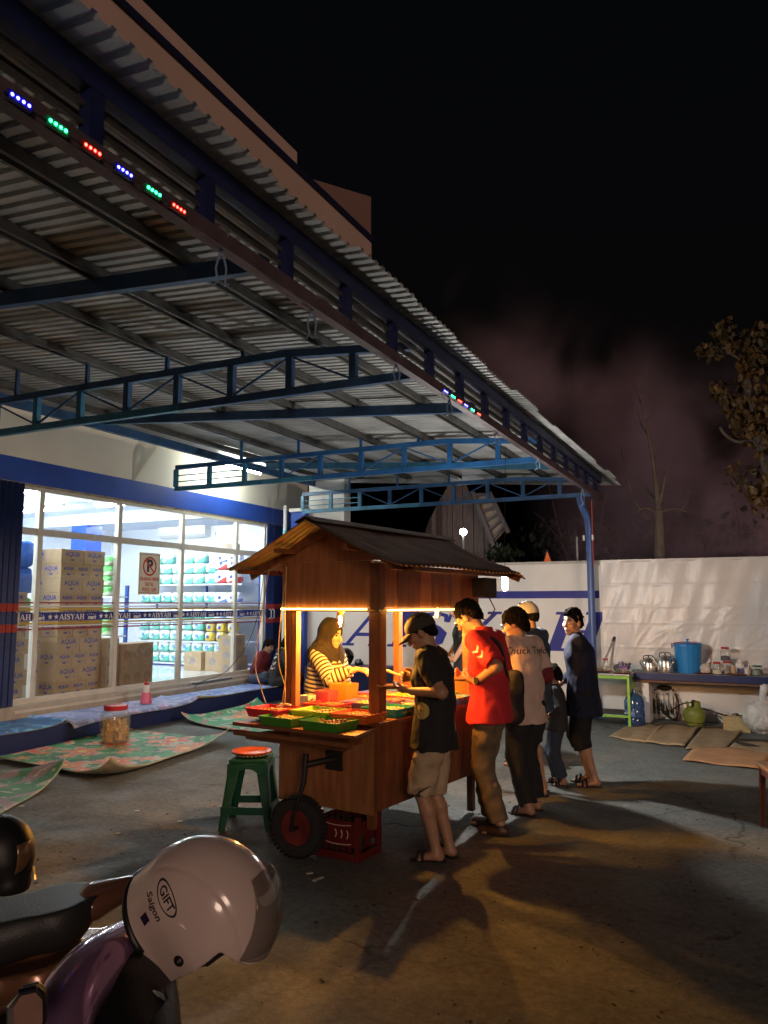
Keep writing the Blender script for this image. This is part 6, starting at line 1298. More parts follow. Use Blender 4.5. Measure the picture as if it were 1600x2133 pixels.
# ================================================================== mats on the platform and the forecourt
def mat_node(name, base, spots, back):
    m = pm(name, base, .55); nt = m.node_tree; b = nt.nodes['Principled BSDF']; N = nt.nodes.new; tc = N('ShaderNodeTexCoord'); cur = None
    prev = N('ShaderNodeRGB'); prev.outputs[0].default_value = (*base, 1); cur = prev.outputs[0]
    for i, (col, sc, th, off) in enumerate(spots):
        mp = N('ShaderNodeMapping'); mp.inputs['Location'].default_value = (off, off * .7, 0); n = N('ShaderNodeTexNoise'); n.inputs['Scale'].default_value = sc; n.inputs['Detail'].default_value = 3; n.inputs['Distortion'].default_value = 1.2
        r = N('ShaderNodeValToRGB'); r.color_ramp.elements[0].position = th; r.color_ramp.elements[1].position = th + .03; mx = N('ShaderNodeMix'); mx.data_type = 'RGBA'; mx.inputs[7].default_value = (*col, 1)
        nt.links.new(tc.outputs['Object'], mp.inputs[0]); nt.links.new(mp.outputs[0], n.inputs['Vector']); nt.links.new(n.outputs['Fac'], r.inputs[0]); nt.links.new(r.outputs[0], mx.inputs[0]); nt.links.new(cur, mx.inputs[6]); cur = mx.outputs[2]
    if back:      # printed flowers: five petals round a yellow eye, one to a cell
        for sc_, rad, off_ in back:
            mp = N('ShaderNodeMapping'); mp.inputs['Location'].default_value = (off_, off_ * 1.3, 0); nt.links.new(tc.outputs['Object'], mp.inputs[0]); sx_ = N('ShaderNodeSeparateXYZ'); nt.links.new(mp.outputs[0], sx_.inputs[0]); cb_ = N('ShaderNodeCombineXYZ'); nt.links.new(sx_.outputs[0], cb_.inputs[0]); nt.links.new(sx_.outputs[1], cb_.inputs[1])
            vo = N('ShaderNodeTexVoronoi'); vo.voronoi_dimensions = '2D'; vo.inputs['Scale'].default_value = sc_; nt.links.new(cb_.outputs[0], vo.inputs['Vector']); df = N('ShaderNodeVectorMath'); df.operation = 'SUBTRACT'; nt.links.new(cb_.outputs[0], df.inputs[0]); nt.links.new(vo.outputs['Position'], df.inputs[1]); s2 = N('ShaderNodeSeparateXYZ'); nt.links.new(df.outputs[0], s2.inputs[0])
            def mt(op, a, b_=None, c_=None):
                q = N('ShaderNodeMath'); q.operation = op
                for i_, v_ in enumerate((a, b_, c_)):
                    if v_ is None: continue
                    if isinstance(v_, (int, float)): q.inputs[i_].default_value = v_
                    else: nt.links.new(v_, q.inputs[i_])
                return q.outputs[0]
            ang = mt('ARCTAN2', s2.outputs[1], s2.outputs[0]); ln_ = N('ShaderNodeVectorMath'); ln_.operation = 'LENGTH'; nt.links.new(df.outputs[0], ln_.inputs[0]); rr_ = ln_.outputs['Value']; pet = mt('MULTIPLY_ADD', mt('COSINE', mt('MULTIPLY', ang, 5.0)), rad * .28, rad * .72)
            for (lim, ramp_) in ((mt('MULTIPLY', pet, 1.25), ((.42, .36, .26), (.40, .22, .20))), (pet, ((.48, .06, .05), (.55, .22, .05))), (rad * .22, ((.60, .46, .08), (.55, .40, .10)))):
                hs = N('ShaderNodeValToRGB'); hs.color_ramp.elements[0].color = (*ramp_[0], 1); hs.color_ramp.elements[1].color = (*ramp_[1], 1); nt.links.new(vo.outputs['Color'], hs.inputs[0]); mx = N('ShaderNodeMix'); mx.data_type = 'RGBA'; nt.links.new(mt('LESS_THAN', rr_, lim), mx.inputs[0]); nt.links.new(cur, mx.inputs[6]); nt.links.new(hs.outputs[0], mx.inputs[7]); cur = mx.outputs[2]
    n = N('ShaderNodeTexNoise'); n.inputs['Scale'].default_value = 40; mx = N('ShaderNodeMix'); mx.data_type = 'RGBA'; mx.blend_type = 'MULTIPLY'; mx.inputs[0].default_value = .5; nt.links.new(tc.outputs['Object'], n.inputs['Vector']); nt.links.new(cur, mx.inputs[6]); nt.links.new(n.outputs['Fac'], mx.inputs[7]); 
    br = N('ShaderNodeMix'); br.data_type = 'RGBA'; br.blend_type = 'MULTIPLY'; br.inputs[0].default_value = 1; br.inputs[7].default_value = (1.75, 1.75, 1.75, 1); nt.links.new(mx.outputs[2], br.inputs[6]); nt.links.new(br.outputs[2], b.inputs['Base Color']); return m
GREENS = [((.02, .11, .035), 3.0, .50, 3), ((.40, .34, .22), 3.4, .60, 7), ((.46, .07, .06), 2.6, .58, 13), ((.55, .40, .05), 3.8, .68, 22), ((.50, .20, .18), 5, .64, 31)]
M_mg = mat_node('floral_green_mat', (.04, .22, .07), GREENS[:2] + GREENS[3:4], [(1.5, .24, 0), (2.6, .10, 5)]); M_mg2 = mat_node('pale_floral_mat', (.05, .26, .12), [((.40, .40, .32), 4, .55, 4), ((.42, .12, .13), 3.4, .60, 9), ((.04, .13, .08), 5, .64, 15)], [(1.7, .20, 3)])
M_mb = mat_node('blue_cartoon_mat', (.035, .16, .42), [((.10, .36, .62), 4, .54, 2), ((.45, .40, .20), 5, .68, 8), ((.02, .04, .14), 4.5, .65, 12)], None); M_mv = mat_node('violet_pattern_mat', (.17, .21, .42), [((.30, .34, .52), 5, .52, 3), ((.42, .40, .48), 6, .62, 6), ((.32, .20, .40), 2, .58, 11)], None)
M_mback = pm('mat_foam_back', (.42, .40, .28), .8, var=.3, vscale=8, bump=.3, bscale=90)
def sheet(name, label, corners, z, m, curl, nu=40, nv=24, th=.010, wav=.006, bend=None, grp='patterned sitting mats'):
    c = sum((Vector(p) for p in corners), Vector()) / 4; A_, B_, C_, D_ = [Vector(p) - c for p in corners]; mb = MB()
    def fn(u, v):
        q = A_.lerp(B_, u).lerp(D_.lerp(C_, u), v); h = wav * (math.sin(7 * u + 3 * v) + math.sin(11 * v - 4 * u) + 2) * .5
        for (e, amt, wid) in curl:
            t = {'u0': u, 'u1': 1 - u, 'v0': v, 'v1': 1 - v, 'c00': (u + v) * .7, 'c10': (1 - u + v) * .7, 'c11': (2 - u - v) * .7, 'c01': (1 + u - v) * .7}[e]
            if t < wid: h += amt * (1 - t / wid) ** 2
        if bend: q, h = bend(q + c, h, c)
        return (q.x, q.y, z + h)
    mb.grid(fn, nu, nv); o = mb.build(name, [m, M_mback], None, smooth='all', loc=(c.x, c.y, 0), label=label, cat='mat', group=grp); up_normals(o); md = mods(o, th).modifiers[0]; md.offset = -1; md.material_offset = 1; md.material_offset_rim = 1
    return o
G3 = lambda x, y: gz(x, y)
sheet('floor_mat', 'green floral floor mat with curling edges under the cracker jar', [(-7.35, 5.75, 0), (-5.50, 5.55, 0), (-5.78, 7.75, 0), (-7.60, 7.95, 0)], .012, M_mg, [('c10', .13, .22), ('u1', .05, .10), ('c11', .13, .30), ('v0', .04, .09), ('u0', .02, .1)], 56, 40)
sheet('floor_mat', 'pale green floral mat curling up beside the vendor', [(-7.35, 8.70, 0), (-5.10, 8.10, 0), (-5.15, 10.1, 0), (-7.40, 10.6, 0)], .012, M_mg2, [('u0', .05, .08), ('c00', .07, .2), ('v0', .02, .1), ('c01', .09, .2)], 48, 36)
sheet('floor_mat', 'striped green mat corner at the left edge of the picture', [(-7.2, 3.9, 0), (-5.35, 4.1, 0), (-5.95, 5.42, 0), (-7.5, 5.2, 0)], .012, mat_node('striped_green_mat', (.06, .22, .10), [((.28, .20, .22), 2.5, .52, 5), ((.40, .42, .34), 6, .60, 2)], None), [('c11', .16, .35), ('v1', .04, .12)], 40, 30)
ZP = PZ + .008
sheet('platform_mat', 'bright blue cartoon mat on the platform at the left edge', [(-8.25, 5.0, 0), (-7.56, 4.9, 0), (-7.54, 6.85, 0), (-8.30, 7.0, 0)], ZP, M_mb, [('v1', .03, .08), ('c11', .03, .2), ('u1', -.02, .06)], 30, 30)
sheet('platform_mat', 'violet patterned mat in the middle of the platform', [(-8.28, 6.9, 0), (-7.50, 6.95, 0), (-7.46, 9.20, 0), (-8.22, 9.25, 0)], ZP + .012, M_mv, [('u1', -.045, .10), ('v1', .03, .08), ('c11', .05, .25), ('c10', -.05, .2)], 30, 40)
sheet('platform_mat', 'blue violet mat on the far part of the platform by the sitting people', [(-8.28, 9.3, 0), (-7.52, 9.25, 0), (-7.50, 12.0, 0), (-8.25, 12.0, 0)], ZP, mat_node('blue_violet_mat', (.13, .20, .44), [((.26, .33, .55), 5, .50, 1), ((.45, .46, .55), 7, .62, 4), ((.10, .10, .26), 4, .60, 9)], None), [('u1', .015, .08), ('c10', .05, .2)], 30, 44)
mb = MB(); mb.box(-.03, .03, -.5, .5, 0, .03); mb.build('rubber_strip', pm('grey_strip', (.13, .13, .13), .7), None, loc=(-8.15, 10.4, .386), rot=(0, 0, .03), label='dark rubber strip lying along the window threshold', cat='strip')
# cracker jar on the mat
t = thing('cracker_jar', 'big clear jar of crackers with a red lid on the green mat', 'jar', Vector((-7.0, 7.10, .022)))
lathe_part(t, 'glass', M_clear, [(.0, .0), (.165, .0), (.178, .02), (.178, .30), (.165, .345), (.13, .375), (.125, .39)], 28); lathe_part(t, 'lid', M_lidr, [(.135, .375), (.138, .38), (.138, .43), (.12, .438), (.0, .44)], 24)
M_crk = pm('cracker', (.60, .38, .13), .6, var=.25, vscale=20); cm_ = MB(); cm_.grid(lambda u, v: ((u - .5) * .10, (v - .5) * .06, .018 * math.sin(u * 4) + .012 * math.cos(v * 5)), 4, 3); cm_ = cm_.mesh('cracker', M_crk, smooth='all')
for i in range(150):
    r_, a_ = .125 * math.sqrt(rnd.random()), rnd.uniform(0, 6.28); o = link('cracker', cm_, t, (r_ * math.cos(a_), r_ * math.sin(a_), .02 + .20 * (i / 150) + rnd.uniform(0, .02)), (rnd.uniform(0, 6), rnd.uniform(0, 6), rnd.uniform(0, 6)))
t = thing('tissue_holder', 'pink plastic tissue holder with a sauce bottle on the platform mat', 'tissue holder', Vector((gz(304, 1468, ZP).x, gz(304, 1468, ZP).y, ZP + .024)))
lathe_part(t, 'holder', pm('pink_plastic', (.62, .12, .22), .4), [(.0, .0), (.085, .0), (.078, .02), (.062, .15), (.0, .15)], 20); lathe_part(t, 'bottle', pm('white_bottle', (.75, .74, .72), .4), [(.0, .15), (.046, .151), (.046, .24), (.03, .25), (.0, .25)], 16); lathe_part(t, 'cap', M_lidr, [(.034, .25), (.034, .285), (.012, .295), (.012, .33), (.0, .335)], 14)
# helmet and bag on the low block behind the vendor
t = MB(); t.box(-6.95, -5.5, 11.30, 12.03, 0, .62); t.v = [(v[0] + 6.2, v[1] - 11.65, v[2]) for v in t.v]; t.build('low_block', M_navy, None, loc=(-6.2, 11.65, 0), label='navy painted block against the lettered wall behind the vendor', cat='block', bevel=.01)
hp = gy(720, 1386, 11.6); t = thing('helmet', 'black helmet with white figures on the block behind the vendor', 'helmet', Vector((hp.x, 11.6, .622)), R(-20))
S_ = Sdf(); S_.ell((0, 0, .15), (.15, .135, .15), None, .02); S_.ell((.10, 0, .10), (.12, .10, .075), None, .02, True); me = S_.mesh('shell', pm('gloss_black', (.012, .012, .013), .15, coat=.5), .008, lambda P, D: np.maximum(D, .012 - P[:, 2])); link('shell', me, t)
hl = link('print', None, t) if False else None
tm = text_bm('7101', .10, bold=.006); tm.materials.clear(); tm.materials.append(M_wht); shell_ = [c for c in t.children if c.name.startswith('shell')][0]; link('lettering', stick_on(tm, shell_, wall_M((-.02, -.2, .13), (.1, -1, 0)), .004, .5), t)
blob_bag(0, 'crumpled black bag beside the black helmet', .07, pm('black_bag_plastic', (.012, .012, .013), .35), px=gy(748, 1386, 11.55) * 1 and Vector((gy(748, 1386, 11.55).x, 11.55, .622)), cat='plastic bag', sq=(1.1, 1, .8), seed=6)
# small boxes of sauce on the cart, vendor side
for i, (lx, ly, w, h, c, nm) in enumerate(((-.80, .30, .09, .095, (.55, .66, .50), 'pale green square cup behind the lit cart post'), (-.74, .45, .13, .12, (.62, .10, .12), 'pink red square cup behind the pale green one'), (-.70, .62, .16, .16, (.70, .25, .03), 'orange square tub beside the vendor'))):
    t = thing('square_cup', nm, 'cup', cw(lx, ly, .886), CRZ); m = pm('tub_%d' % i, c, .4); mb = MB(); a_, b_ = w * .42, w * .5
    for n_, q in (('side', [(-a_, -a_), (a_, -a_)]), ('side', [(a_, -a_), (a_, a_)]), ('side', [(a_, a_), (-a_, a_)]), ('side', [(-a_, a_), (-a_, -a_)])):
        mb = MB(); k = b_ / a_; mb.add([(q[0][0], q[0][1], .004), (q[1][0], q[1][1], .004), (q[1][0] * k, q[1][1] * k, h), (q[0][0] * k, q[0][1] * k, h)], [(0, 1, 2, 3)]); mods(mb.build(n_, m, t), .004)
    mb = MB(); mb.box(-a_, a_, -a_, a_, 0, .004); mb.build('base', m, t)
# ---- food trays
TC = {'red': (.62, .035, .05), 'lime': (.36, .58, .03), 'dark green': (.06, .26, .03), 'orange': (.68, .13, .02), 'purple': (.17, .16, .38), 'teal': (.02, .30, .20), 'blue': (.08, .22, .42), 'yellow green': (.45, .55, .04), 'vermilion': (.64, .07, .03)}
def tray_mesh(m):
    mb = MB(); w, d, h, t_ = .285, .245, .055, .006; a_, b_ = .88, 1.0
    O = [(sx * w / 2, sy * d / 2) for sx, sy in ((-1, -1), (1, -1), (1, 1), (-1, 1))]
    vs = [(x * a_, y * a_, 0) for x, y in O] + [(x * b_, y * b_, h) for x, y in O] + [(x * (b_ + .05), y * (b_ + .05), h) for x, y in O] + [(x * (b_ + .05), y * (b_ + .05), h - .008) for x, y in O]
    fs = [(0, 1, 2, 3)] + [(i, (i + 1) % 4, 4 + (i + 1) % 4, 4 + i) for i in range(4)] + [(4 + i, 4 + (i + 1) % 4, 8 + (i + 1) % 4, 8 + i) for i in range(4)] + [(8 + i, 8 + (i + 1) % 4, 12 + (i + 1) % 4, 12 + i) for i in range(4)]
    mb.add(vs, fs); me = mb.mesh('tray', m); bm = bmesh.new(); bm.from_mesh(me); bmesh.ops.solidify(bm, geom=bm.faces[:], thickness=.003); bm.to_mesh(me); bm.free(); return me
FOODS = [((.50, .22, .05), .55), ((.42, .16, .04), .6), ((.60, .40, .12), .5), ((.22, .08, .03), .6), ((.66, .48, .20), .5)]
def skewers(seed, fm, n, dark):
    r_ = random.Random(seed); mb = MB()
    for i in range(n):
        x, y = r_.uniform(-.075, .075), r_.uniform(-.065, .065); a_ = r_.gauss(.25, .35); z = .010 + .018 * r_.random() + .018 * i / n * (1 - abs(x) * 6); M = Mx((x, y, z), (r_.uniform(-.12, .12), r_.uniform(-.12, .12), a_))
        mb.cur = 1; mb.tube([M @ Vector((-.085, 0, 0)), M @ Vector((.08, 0, 0))], .0022, 5); mb.cur = 0
        for k in range(r_.randint(3, 5)): mb.lathe([(.0, -.013), (.008, -.010), (.0115, 0), (.008, .010), (.0, .013)], 6, M @ Mx((.07 - .026 * k, r_.uniform(-.003, .003), 0), (0, R(90), 0), (r_.uniform(.8, 1.2), r_.uniform(.8, 1.3), 1)), False)
    return mb
M_stick = pm('bamboo_stick', (.55, .40, .20), .7)
TR = [(-.755, -.125, 'red', 0, 'beside the cable coil'), (-.43, -.03, 'lime', 2, 'with a serving spoon'), (-.52, -.245, 'dark green', 2, 'at the front edge, vendor side'), (-.165, -.245, 'dark green', 3, 'at the front edge, customer side'), (-.115, -.005, 'orange', 0, 'in front of the dark post'),
      (-.60, .30, 'red', 1, 'behind the lime tray'), (-.43, .52, 'purple', 2, 'left of the dark post'), (-.12, .36, 'teal', 2, 'nearest the man in the black cap'), (-.68, .82, 'vermilion', 0, 'in the third row'), (-.38, .78, 'red', 1, 'in the middle of the table'), (-.095, .63, 'purple', 4, 'before the man in the black cap'),
      (-.68, 1.08, 'purple', 0, 'under the vendor’s arm'), (-.38, 1.04, 'yellow green', 4, 'in the middle of the fourth row'), (-.09, .90, 'lime', 4, 'at the customer side of the table'), (-.60, 1.34, 'blue', 2, 'at the far end, vendor side'), (-.29, 1.31, 'lime', 4, 'at the far end under the small bulb'), (-.085, 1.17, 'blue', 0, 'before the man in the red shirt')]
tmesh = {}
for i, (lx, ly, c, f, wh_) in enumerate(TR):
    m = pm('tray_' + c.replace(' ', '_'), TC[c], .35, var=.08); 
    if c not in tmesh: tmesh[c] = tray_mesh(m)
    z = .8655 if ly < -.002 else .8865
    if -.13 < ly < .12: z = .8875
    p = cw(lx, ly, z); rz = CRZ + rnd.uniform(-.04, .04); wh_ = wh_.replace('’s', "'s")
    o = link('food_tray', tmesh[c], None, p, (0, 0, rz), '%s food tray %s' % (c, wh_), 'tray', 'food trays on the cart')
    fm = pm('food_%d' % f, FOODS[f][0], FOODS[f][1], var=.35, vscale=60); mb = skewers(i, fm, 26, 0); mb.build('skewer_pile', [fm, M_stick], None, smooth='all', loc=p + Vector((0, 0, .004)), rot=(0, 0, rz), label='pile of fried skewers in the %s tray %s' % (c, wh_), cat='skewers', kind='stuff')
t = thing('serving_spoon', 'metal serving spoon lying in the lime tray', 'spoon', cw(-.46, -.02, .95), CRZ + R(20))
mb = MB(); mb.tube([(-.02, 0, .035), (.04, 0, .0), (.11, 0, -.022)], .005, 6); mb.build('handle', M_alm, t); mb = MB(); mb.lathe([(.0, -.010), (.018, -.006), (.024, .004), (.022, .004), (.016, -.003), (.0, -.006)], 12, Mx((-.045, 0, .045), (0, R(-30), 0), (1.4, 1, 1)), False); mb.build('bowl', M_alm, t, smooth=True)
# ================================================================== motorbikes and helmets in the foreground
def pd(x, y, d): r = ray(x, y); return EYE + r.normalized() * d
def cam_frame(p): return Matrix.Translation(p)
def nloc(p, o): v = Vector(p) - Vector(o); return V(v.x, v.y, v.z)
M_purple = pm('metallic_purple_paint', (.40, .22, .42), .16, metal=.5, coat=.8, var=.06, vscale=4); M_bike = pm('black_bike_plastic', (.010, .010, .011), .38, bump=.08, bscale=90); M_seat = pm('black_seat_vinyl', (.030, .030, .032), .48, bump=.12, bscale=160)
M_copper = pm('copper_brown_paint', (.20, .085, .045), .25, metal=.4, coat=.6, var=.15, vscale=4); M_tyre2 = MATS['tyre_rubber']; M_chrome = pm('chrome', (.75, .75, .75), .12, metal=1.0)
# -- bike with the seat showing, at the left edge
a0, a1 = gz(-60, 1985, .70), gz(232, 1872, .80); base = Vector((a0.x, a0.y, 0)); dirv = (a1 - a0); dirv.z = 0; dirv.normalize(); sidev = Vector((-dirv.y, dirv.x, 0))
bk = thing('motorbike', 'copper brown motorbike with a black seat, tail towards the cart', 'motorbike', base)
Lb = (a1 - a0).length
def Q(f, s, z): p = dirv * f + sidev * s; return V(p.x, p.y, z)
sdv = V(sidev.x, sidev.y, 0)
S_ = Sdf(); S_.cone(Q(-.55, 0, .70), Q(-.1, 0, .72), .085, .10, .05, sdv, 1.35); S_.cone(Q(-.1, 0, .72), Q(Lb * .60, 0, .785), .10, .085, .05, sdv, 1.35); S_.cone(Q(Lb * .60, 0, .785), Q(Lb - .06, 0, .835), .085, .045, .05, sdv, 1.3)
def post(P, D): t = (P - Q(0, 0, 0)) @ V(dirv.x, dirv.y, 0); return np.maximum(D, np.maximum((.640 + t * .13) - P[:, 2], P[:, 2] - (.795 + .12 * t)))
link('seat', S_.mesh('seat', M_seat, .008, post), bk)
S_ = Sdf(); S_.cone(Q(-.55, .0, .56), Q(Lb * .5, 0, .66), .13, .105, .05, sdv, 1.1); S_.cone(Q(Lb * .5, 0, .66), Q(Lb + .02, 0, .775), .105, .045, .05, sdv, 1.2)
def post(P, D): t = (P - Q(0, 0, 0)) @ V(dirv.x, dirv.y, 0); D = D + .004 * np.sin((P[:, 2] - t * .18) * 60); return np.maximum(D, P[:, 2] - (.655 + t * .15))
link('side_fairing', S_.mesh('side_fairing', M_copper, .008, post), bk)
S_ = Sdf(); S_.cone(Q(Lb - .06, 0, .80), Q(Lb + .06, 0, .835), .05, .025, .02, sdv, 1.5); link('tail_light', S_.mesh('tail_light', pm('tail_lens', (.20, .085, .05), .2, coat=.5), .006), bk)
P_ = [Q(Lb * .45, -.16, .765), Q(Lb * .8, -.15, .83), Q(Lb + .03, -.09, .865), Q(Lb + .06, 0, .87), Q(Lb + .03, .09, .865), Q(Lb * .8, .15, .83), Q(Lb * .45, .16, .765)]
for f_ in (.30, -1.0):
    c = Vector(Q(f_, 0, .28).tolist()); q = sidev.to_track_quat('Z', 'Y').to_matrix().to_4x4()
    mb = MB(); mb.lathe([(.20, -.04), (.25, -.05), (.275, -.03), (.28, 0), (.275, .03), (.25, .05), (.20, .04), (.20, -.04)], 28, Matrix.Translation(c) @ q, False); w_ = mb.build('wheel', M_tyre2, bk, smooth=True)
    mb = MB(); mb.lathe([(.0, -.04), (.04, -.04), (.05, -.015), (.19, -.012), (.205, -.035), (.205, .035), (.19, .012), (.05, .015), (.04, .04), (.0, .04)], 24, Matrix.Translation(c) @ q, False); mb.build('rim', M_chrome, w_, smooth=True)
S_ = Sdf(); S_.cone(Q(-.30, 0, .42), Q(.10, 0, .45), .12, .10, .05); S_.cone(Q(.1, 0, .45), Q(.3, .08, .28), .05, .05, .03); S_.cone(Q(-.3, 0, .42), Q(-.8, 0, .62), .09, .07, .05); S_.cone(Q(-.8, 0, .62), Q(-1.0, 0, .28), .05, .04, .03); S_.cone(Q(-.8, 0, .6), Q(-.72, 0, .98), .09, .07, .05, sdv, 1.6)
link('engine_block', S_.mesh('engine_block', M_bike, .012), bk)
mb = MB(); mb.tube([Vector(Q(-.70, -.33, 1.0).tolist()), Vector(Q(-.74, 0, 1.02).tolist()), Vector(Q(-.70, .33, 1.0).tolist())], .016, 8); mb.build('handlebar', M_bike, bk, smooth=True)
# black helmet resting on that seat
hc = pd(0, 1772, 2.22); t = thing('helmet', 'black helmet resting on the motorbike seat at the left edge', 'helmet', hc); t.scale = (.56, .56, .56); S_ = Sdf(); S_.ell((0, 0, 0), (.145, .13, .145), None, .02); S_.cone((.05, .0, -.05), (.07, .0, -.115), .10, .085, .03)
link('shell', S_.mesh('shell', pm('satin_black_shell', (.010, .010, .011), .48), .008, lambda P, D: np.maximum(D, -.15 - P[:, 2])), t)
vm = MB(); rd = Vector((RGT.x, RGT.y, 0)); vm.grid(lambda u, v: tuple(((rd * math.cos(-.5 + 1.3 * u) + Vector((-rd.y, rd.x, 0)) * math.sin(-.9 + 1.3 * u)) * (.147 * math.cos(-.55 + .95 * v)) + Vector((0, 0, .155 * math.sin(-.45 + .80 * v))))), 12, 10); mods(vm.build('visor', pm('amber_brown_visor', (.20, .10, .05), .12, coat=.4), t, smooth='all'), .004)
mb = MB(); q_ = rd * .150 + Vector((0, 0, -.065)); mb.tube([q_, q_ + Vector((.008, 0, -.03)), q_ + Vector((.012, 0, -.05))], [.008, .006, .009], 6); mb.build('visor_catch', pm('brass_catch', (.45, .28, .08), .3, metal=.8), t)
# -- purple scooter with the pale helmet
bs = pd(215, 2080, 1.50); gb0 = Vector((bs.x, bs.y, 0)); sc = thing('scooter', 'metallic purple scooter front with black leg shield below the pale helmet', 'scooter', gb0)
lo_ = lambda x, y, d: nloc(pd(x, y, d), gb0)
S_ = Sdf(); path = [(335, 1925, 1.74, .012), (285, 1950, 1.69, .020), (235, 1985, 1.63, .027), (190, 2025, 1.57, .031), (150, 2075, 1.52, .031), (122, 2140, 1.48, .030), (110, 2230, 1.46, .030), (120, 2330, 1.46, .030)]
pth = smooth_pts([Vector((*lo_(*p[:3]).tolist(), p[3])) for p in path], 4)
for (p, q) in zip(pth[:-1], pth[1:]): S_.cone(p[:3], q[:3], p[3] * 1.12, q[3] * 1.12, .03)
link('front_cowl', S_.mesh('front_cowl', M_purple, .006, None), sc)
S_ = Sdf(); fl = [(328, 1950, 1.74, .030), (285, 2000, 1.71, .055), (255, 2060, 1.68, .085), (235, 2130, 1.64, .105), (225, 2230, 1.60, .11), (235, 2340, 1.58, .10)]
for (p, q) in zip(fl[:-1], fl[1:]): S_.cone(lo_(*p[:3]), lo_(*q[:3]), p[3], q[3], .03)
S_.cone(lo_(300, 2010, 1.72), lo_(305, 2130, 1.70), .045, .05, .03); S_.cone(lo_(330, 1940, 1.74), lo_(395, 1945, 1.74), .022, .018, .02)
link('leg_shield', S_.mesh('leg_shield', M_bike, .008), sc)
mb = MB(); mb.tube(smooth_pts([pd(222, 2050, 1.56) - gb0, pd(252, 2012, 1.60) - gb0, pd(292, 1985, 1.64) - gb0]), .0045, 6); mb.build('trim_line', pm('grey_trim', (.10, .10, .10), .3), sc, smooth=True)
mb = MB(); a_, b_ = pd(325, 2042, 1.66) - gb0, pd(372, 2018, 1.66) - gb0; mb.tube([a_, (a_ + b_) / 2 + Vector((0, 0, .006)), b_], [.010, .009, .006], 8); mb.build('brake_lever', M_bike, sc, smooth=True)
mb = MB(); mb.tube([pd(318, 2065, 1.56) - gb0, pd(338, 2072, 1.56) - gb0, pd(347, 2085, 1.56) - gb0], [.010, .009, .005], 8); mb.build('hook', M_bike, sc, smooth=True)
wd_ = Vector((FWD.x, FWD.y, 0)).normalized(); wc2 = Vector((0, 0, .22)) + wd_ * .15; q = RGT.to_track_quat('Z', 'Y').to_matrix().to_4x4()
for off in (.30, -.95):
    c = Vector((0, 0, .22)) + wd_ * off; mb = MB(); mb.lathe([(.15, -.045), (.19, -.055), (.215, -.03), (.22, 0), (.215, .03), (.19, .055), (.15, .045), (.15, -.045)], 28, Matrix.Translation(c) @ q, False); w_ = mb.build('wheel', M_tyre2, sc, smooth=True)
    mb = MB(); mb.lathe([(.0, -.04), (.05, -.03), (.14, -.015), (.155, -.04), (.155, .04), (.14, .015), (.05, .03), (.0, .04)], 22, Matrix.Translation(c) @ q, False); mb.build('rim', M_bike, w_, smooth=True)
S_ = Sdf(); w3 = V(wd_.x, wd_.y, 0); z3 = V(0, 0, 1); S_.cone(w3 * .18 + z3 * .62, w3 * .10 + z3 * .34, .13, .12, .05, V(RGT.x, RGT.y, 0), 1.5); S_.cone(w3 * .10 + z3 * .28, w3 * -.45 + z3 * .28, .06, .07, .05, V(RGT.x, RGT.y, 0), 2.2); S_.cone(w3 * -.5 + z3 * .42, w3 * -1.0 + z3 * .52, .15, .12, .05)
S_.cone(w3 * .22 + z3 * .6, w3 * .30 + z3 * .24, .04, .035, .03); link('under_body', S_.mesh('under_body', M_bike, .012), sc)
S_ = Sdf(); S_.cone(w3 * -.40 + z3 * .66, w3 * -1.1 + z3 * .70, .12, .10, .05, V(RGT.x, RGT.y, 0), 1.2); link('seat', S_.mesh('seat', M_seat, .012, lambda P, D: np.maximum(D, P[:, 2] - .76)), sc)
# mirror at the bottom left
mc = pd(60, 2112, 1.30) - gb0; zf = -FWD; t_ = wall_M(mc, (zf + RGT * .25).normalized()) @ Matrix.Scale(.66, 4); prof = [(-.030, -.055), (-.034, .02), (-.016, .046), (.014, .050), (.030, .030), (.032, -.02), (.022, -.058)]
mb = MB(); mb.prism(prof, -.03, t_); h_ = mb.build('mirror', M_bike, sc, bevel=.005); mb = MB(); mb.prism([(x * .84, y * .86) for x, y in prof], .003, t_); mb.build('mirror_glass', pm('sky_tinted_mirror', (.62, .36, .28), .25, metal=.55, var=.1, vscale=30), h_)  # pink of the reflected sky is put into the glass colour
mb = MB(); n_ = len(prof); mb.tube([t_ @ Vector((x * 1.0, y * 1.0, .001)) for x, y in prof[:4]], .005, 6); mb.build('mirror_rim', M_chrome, h_)
mb = MB(); mb.tube([mc + Vector((0, 0, -.05)), mc + Vector((.02, .02, -.18)), V(0, 0, .8).tolist()], .008, 6); mb.build('mirror_stem', M_bike, sc)
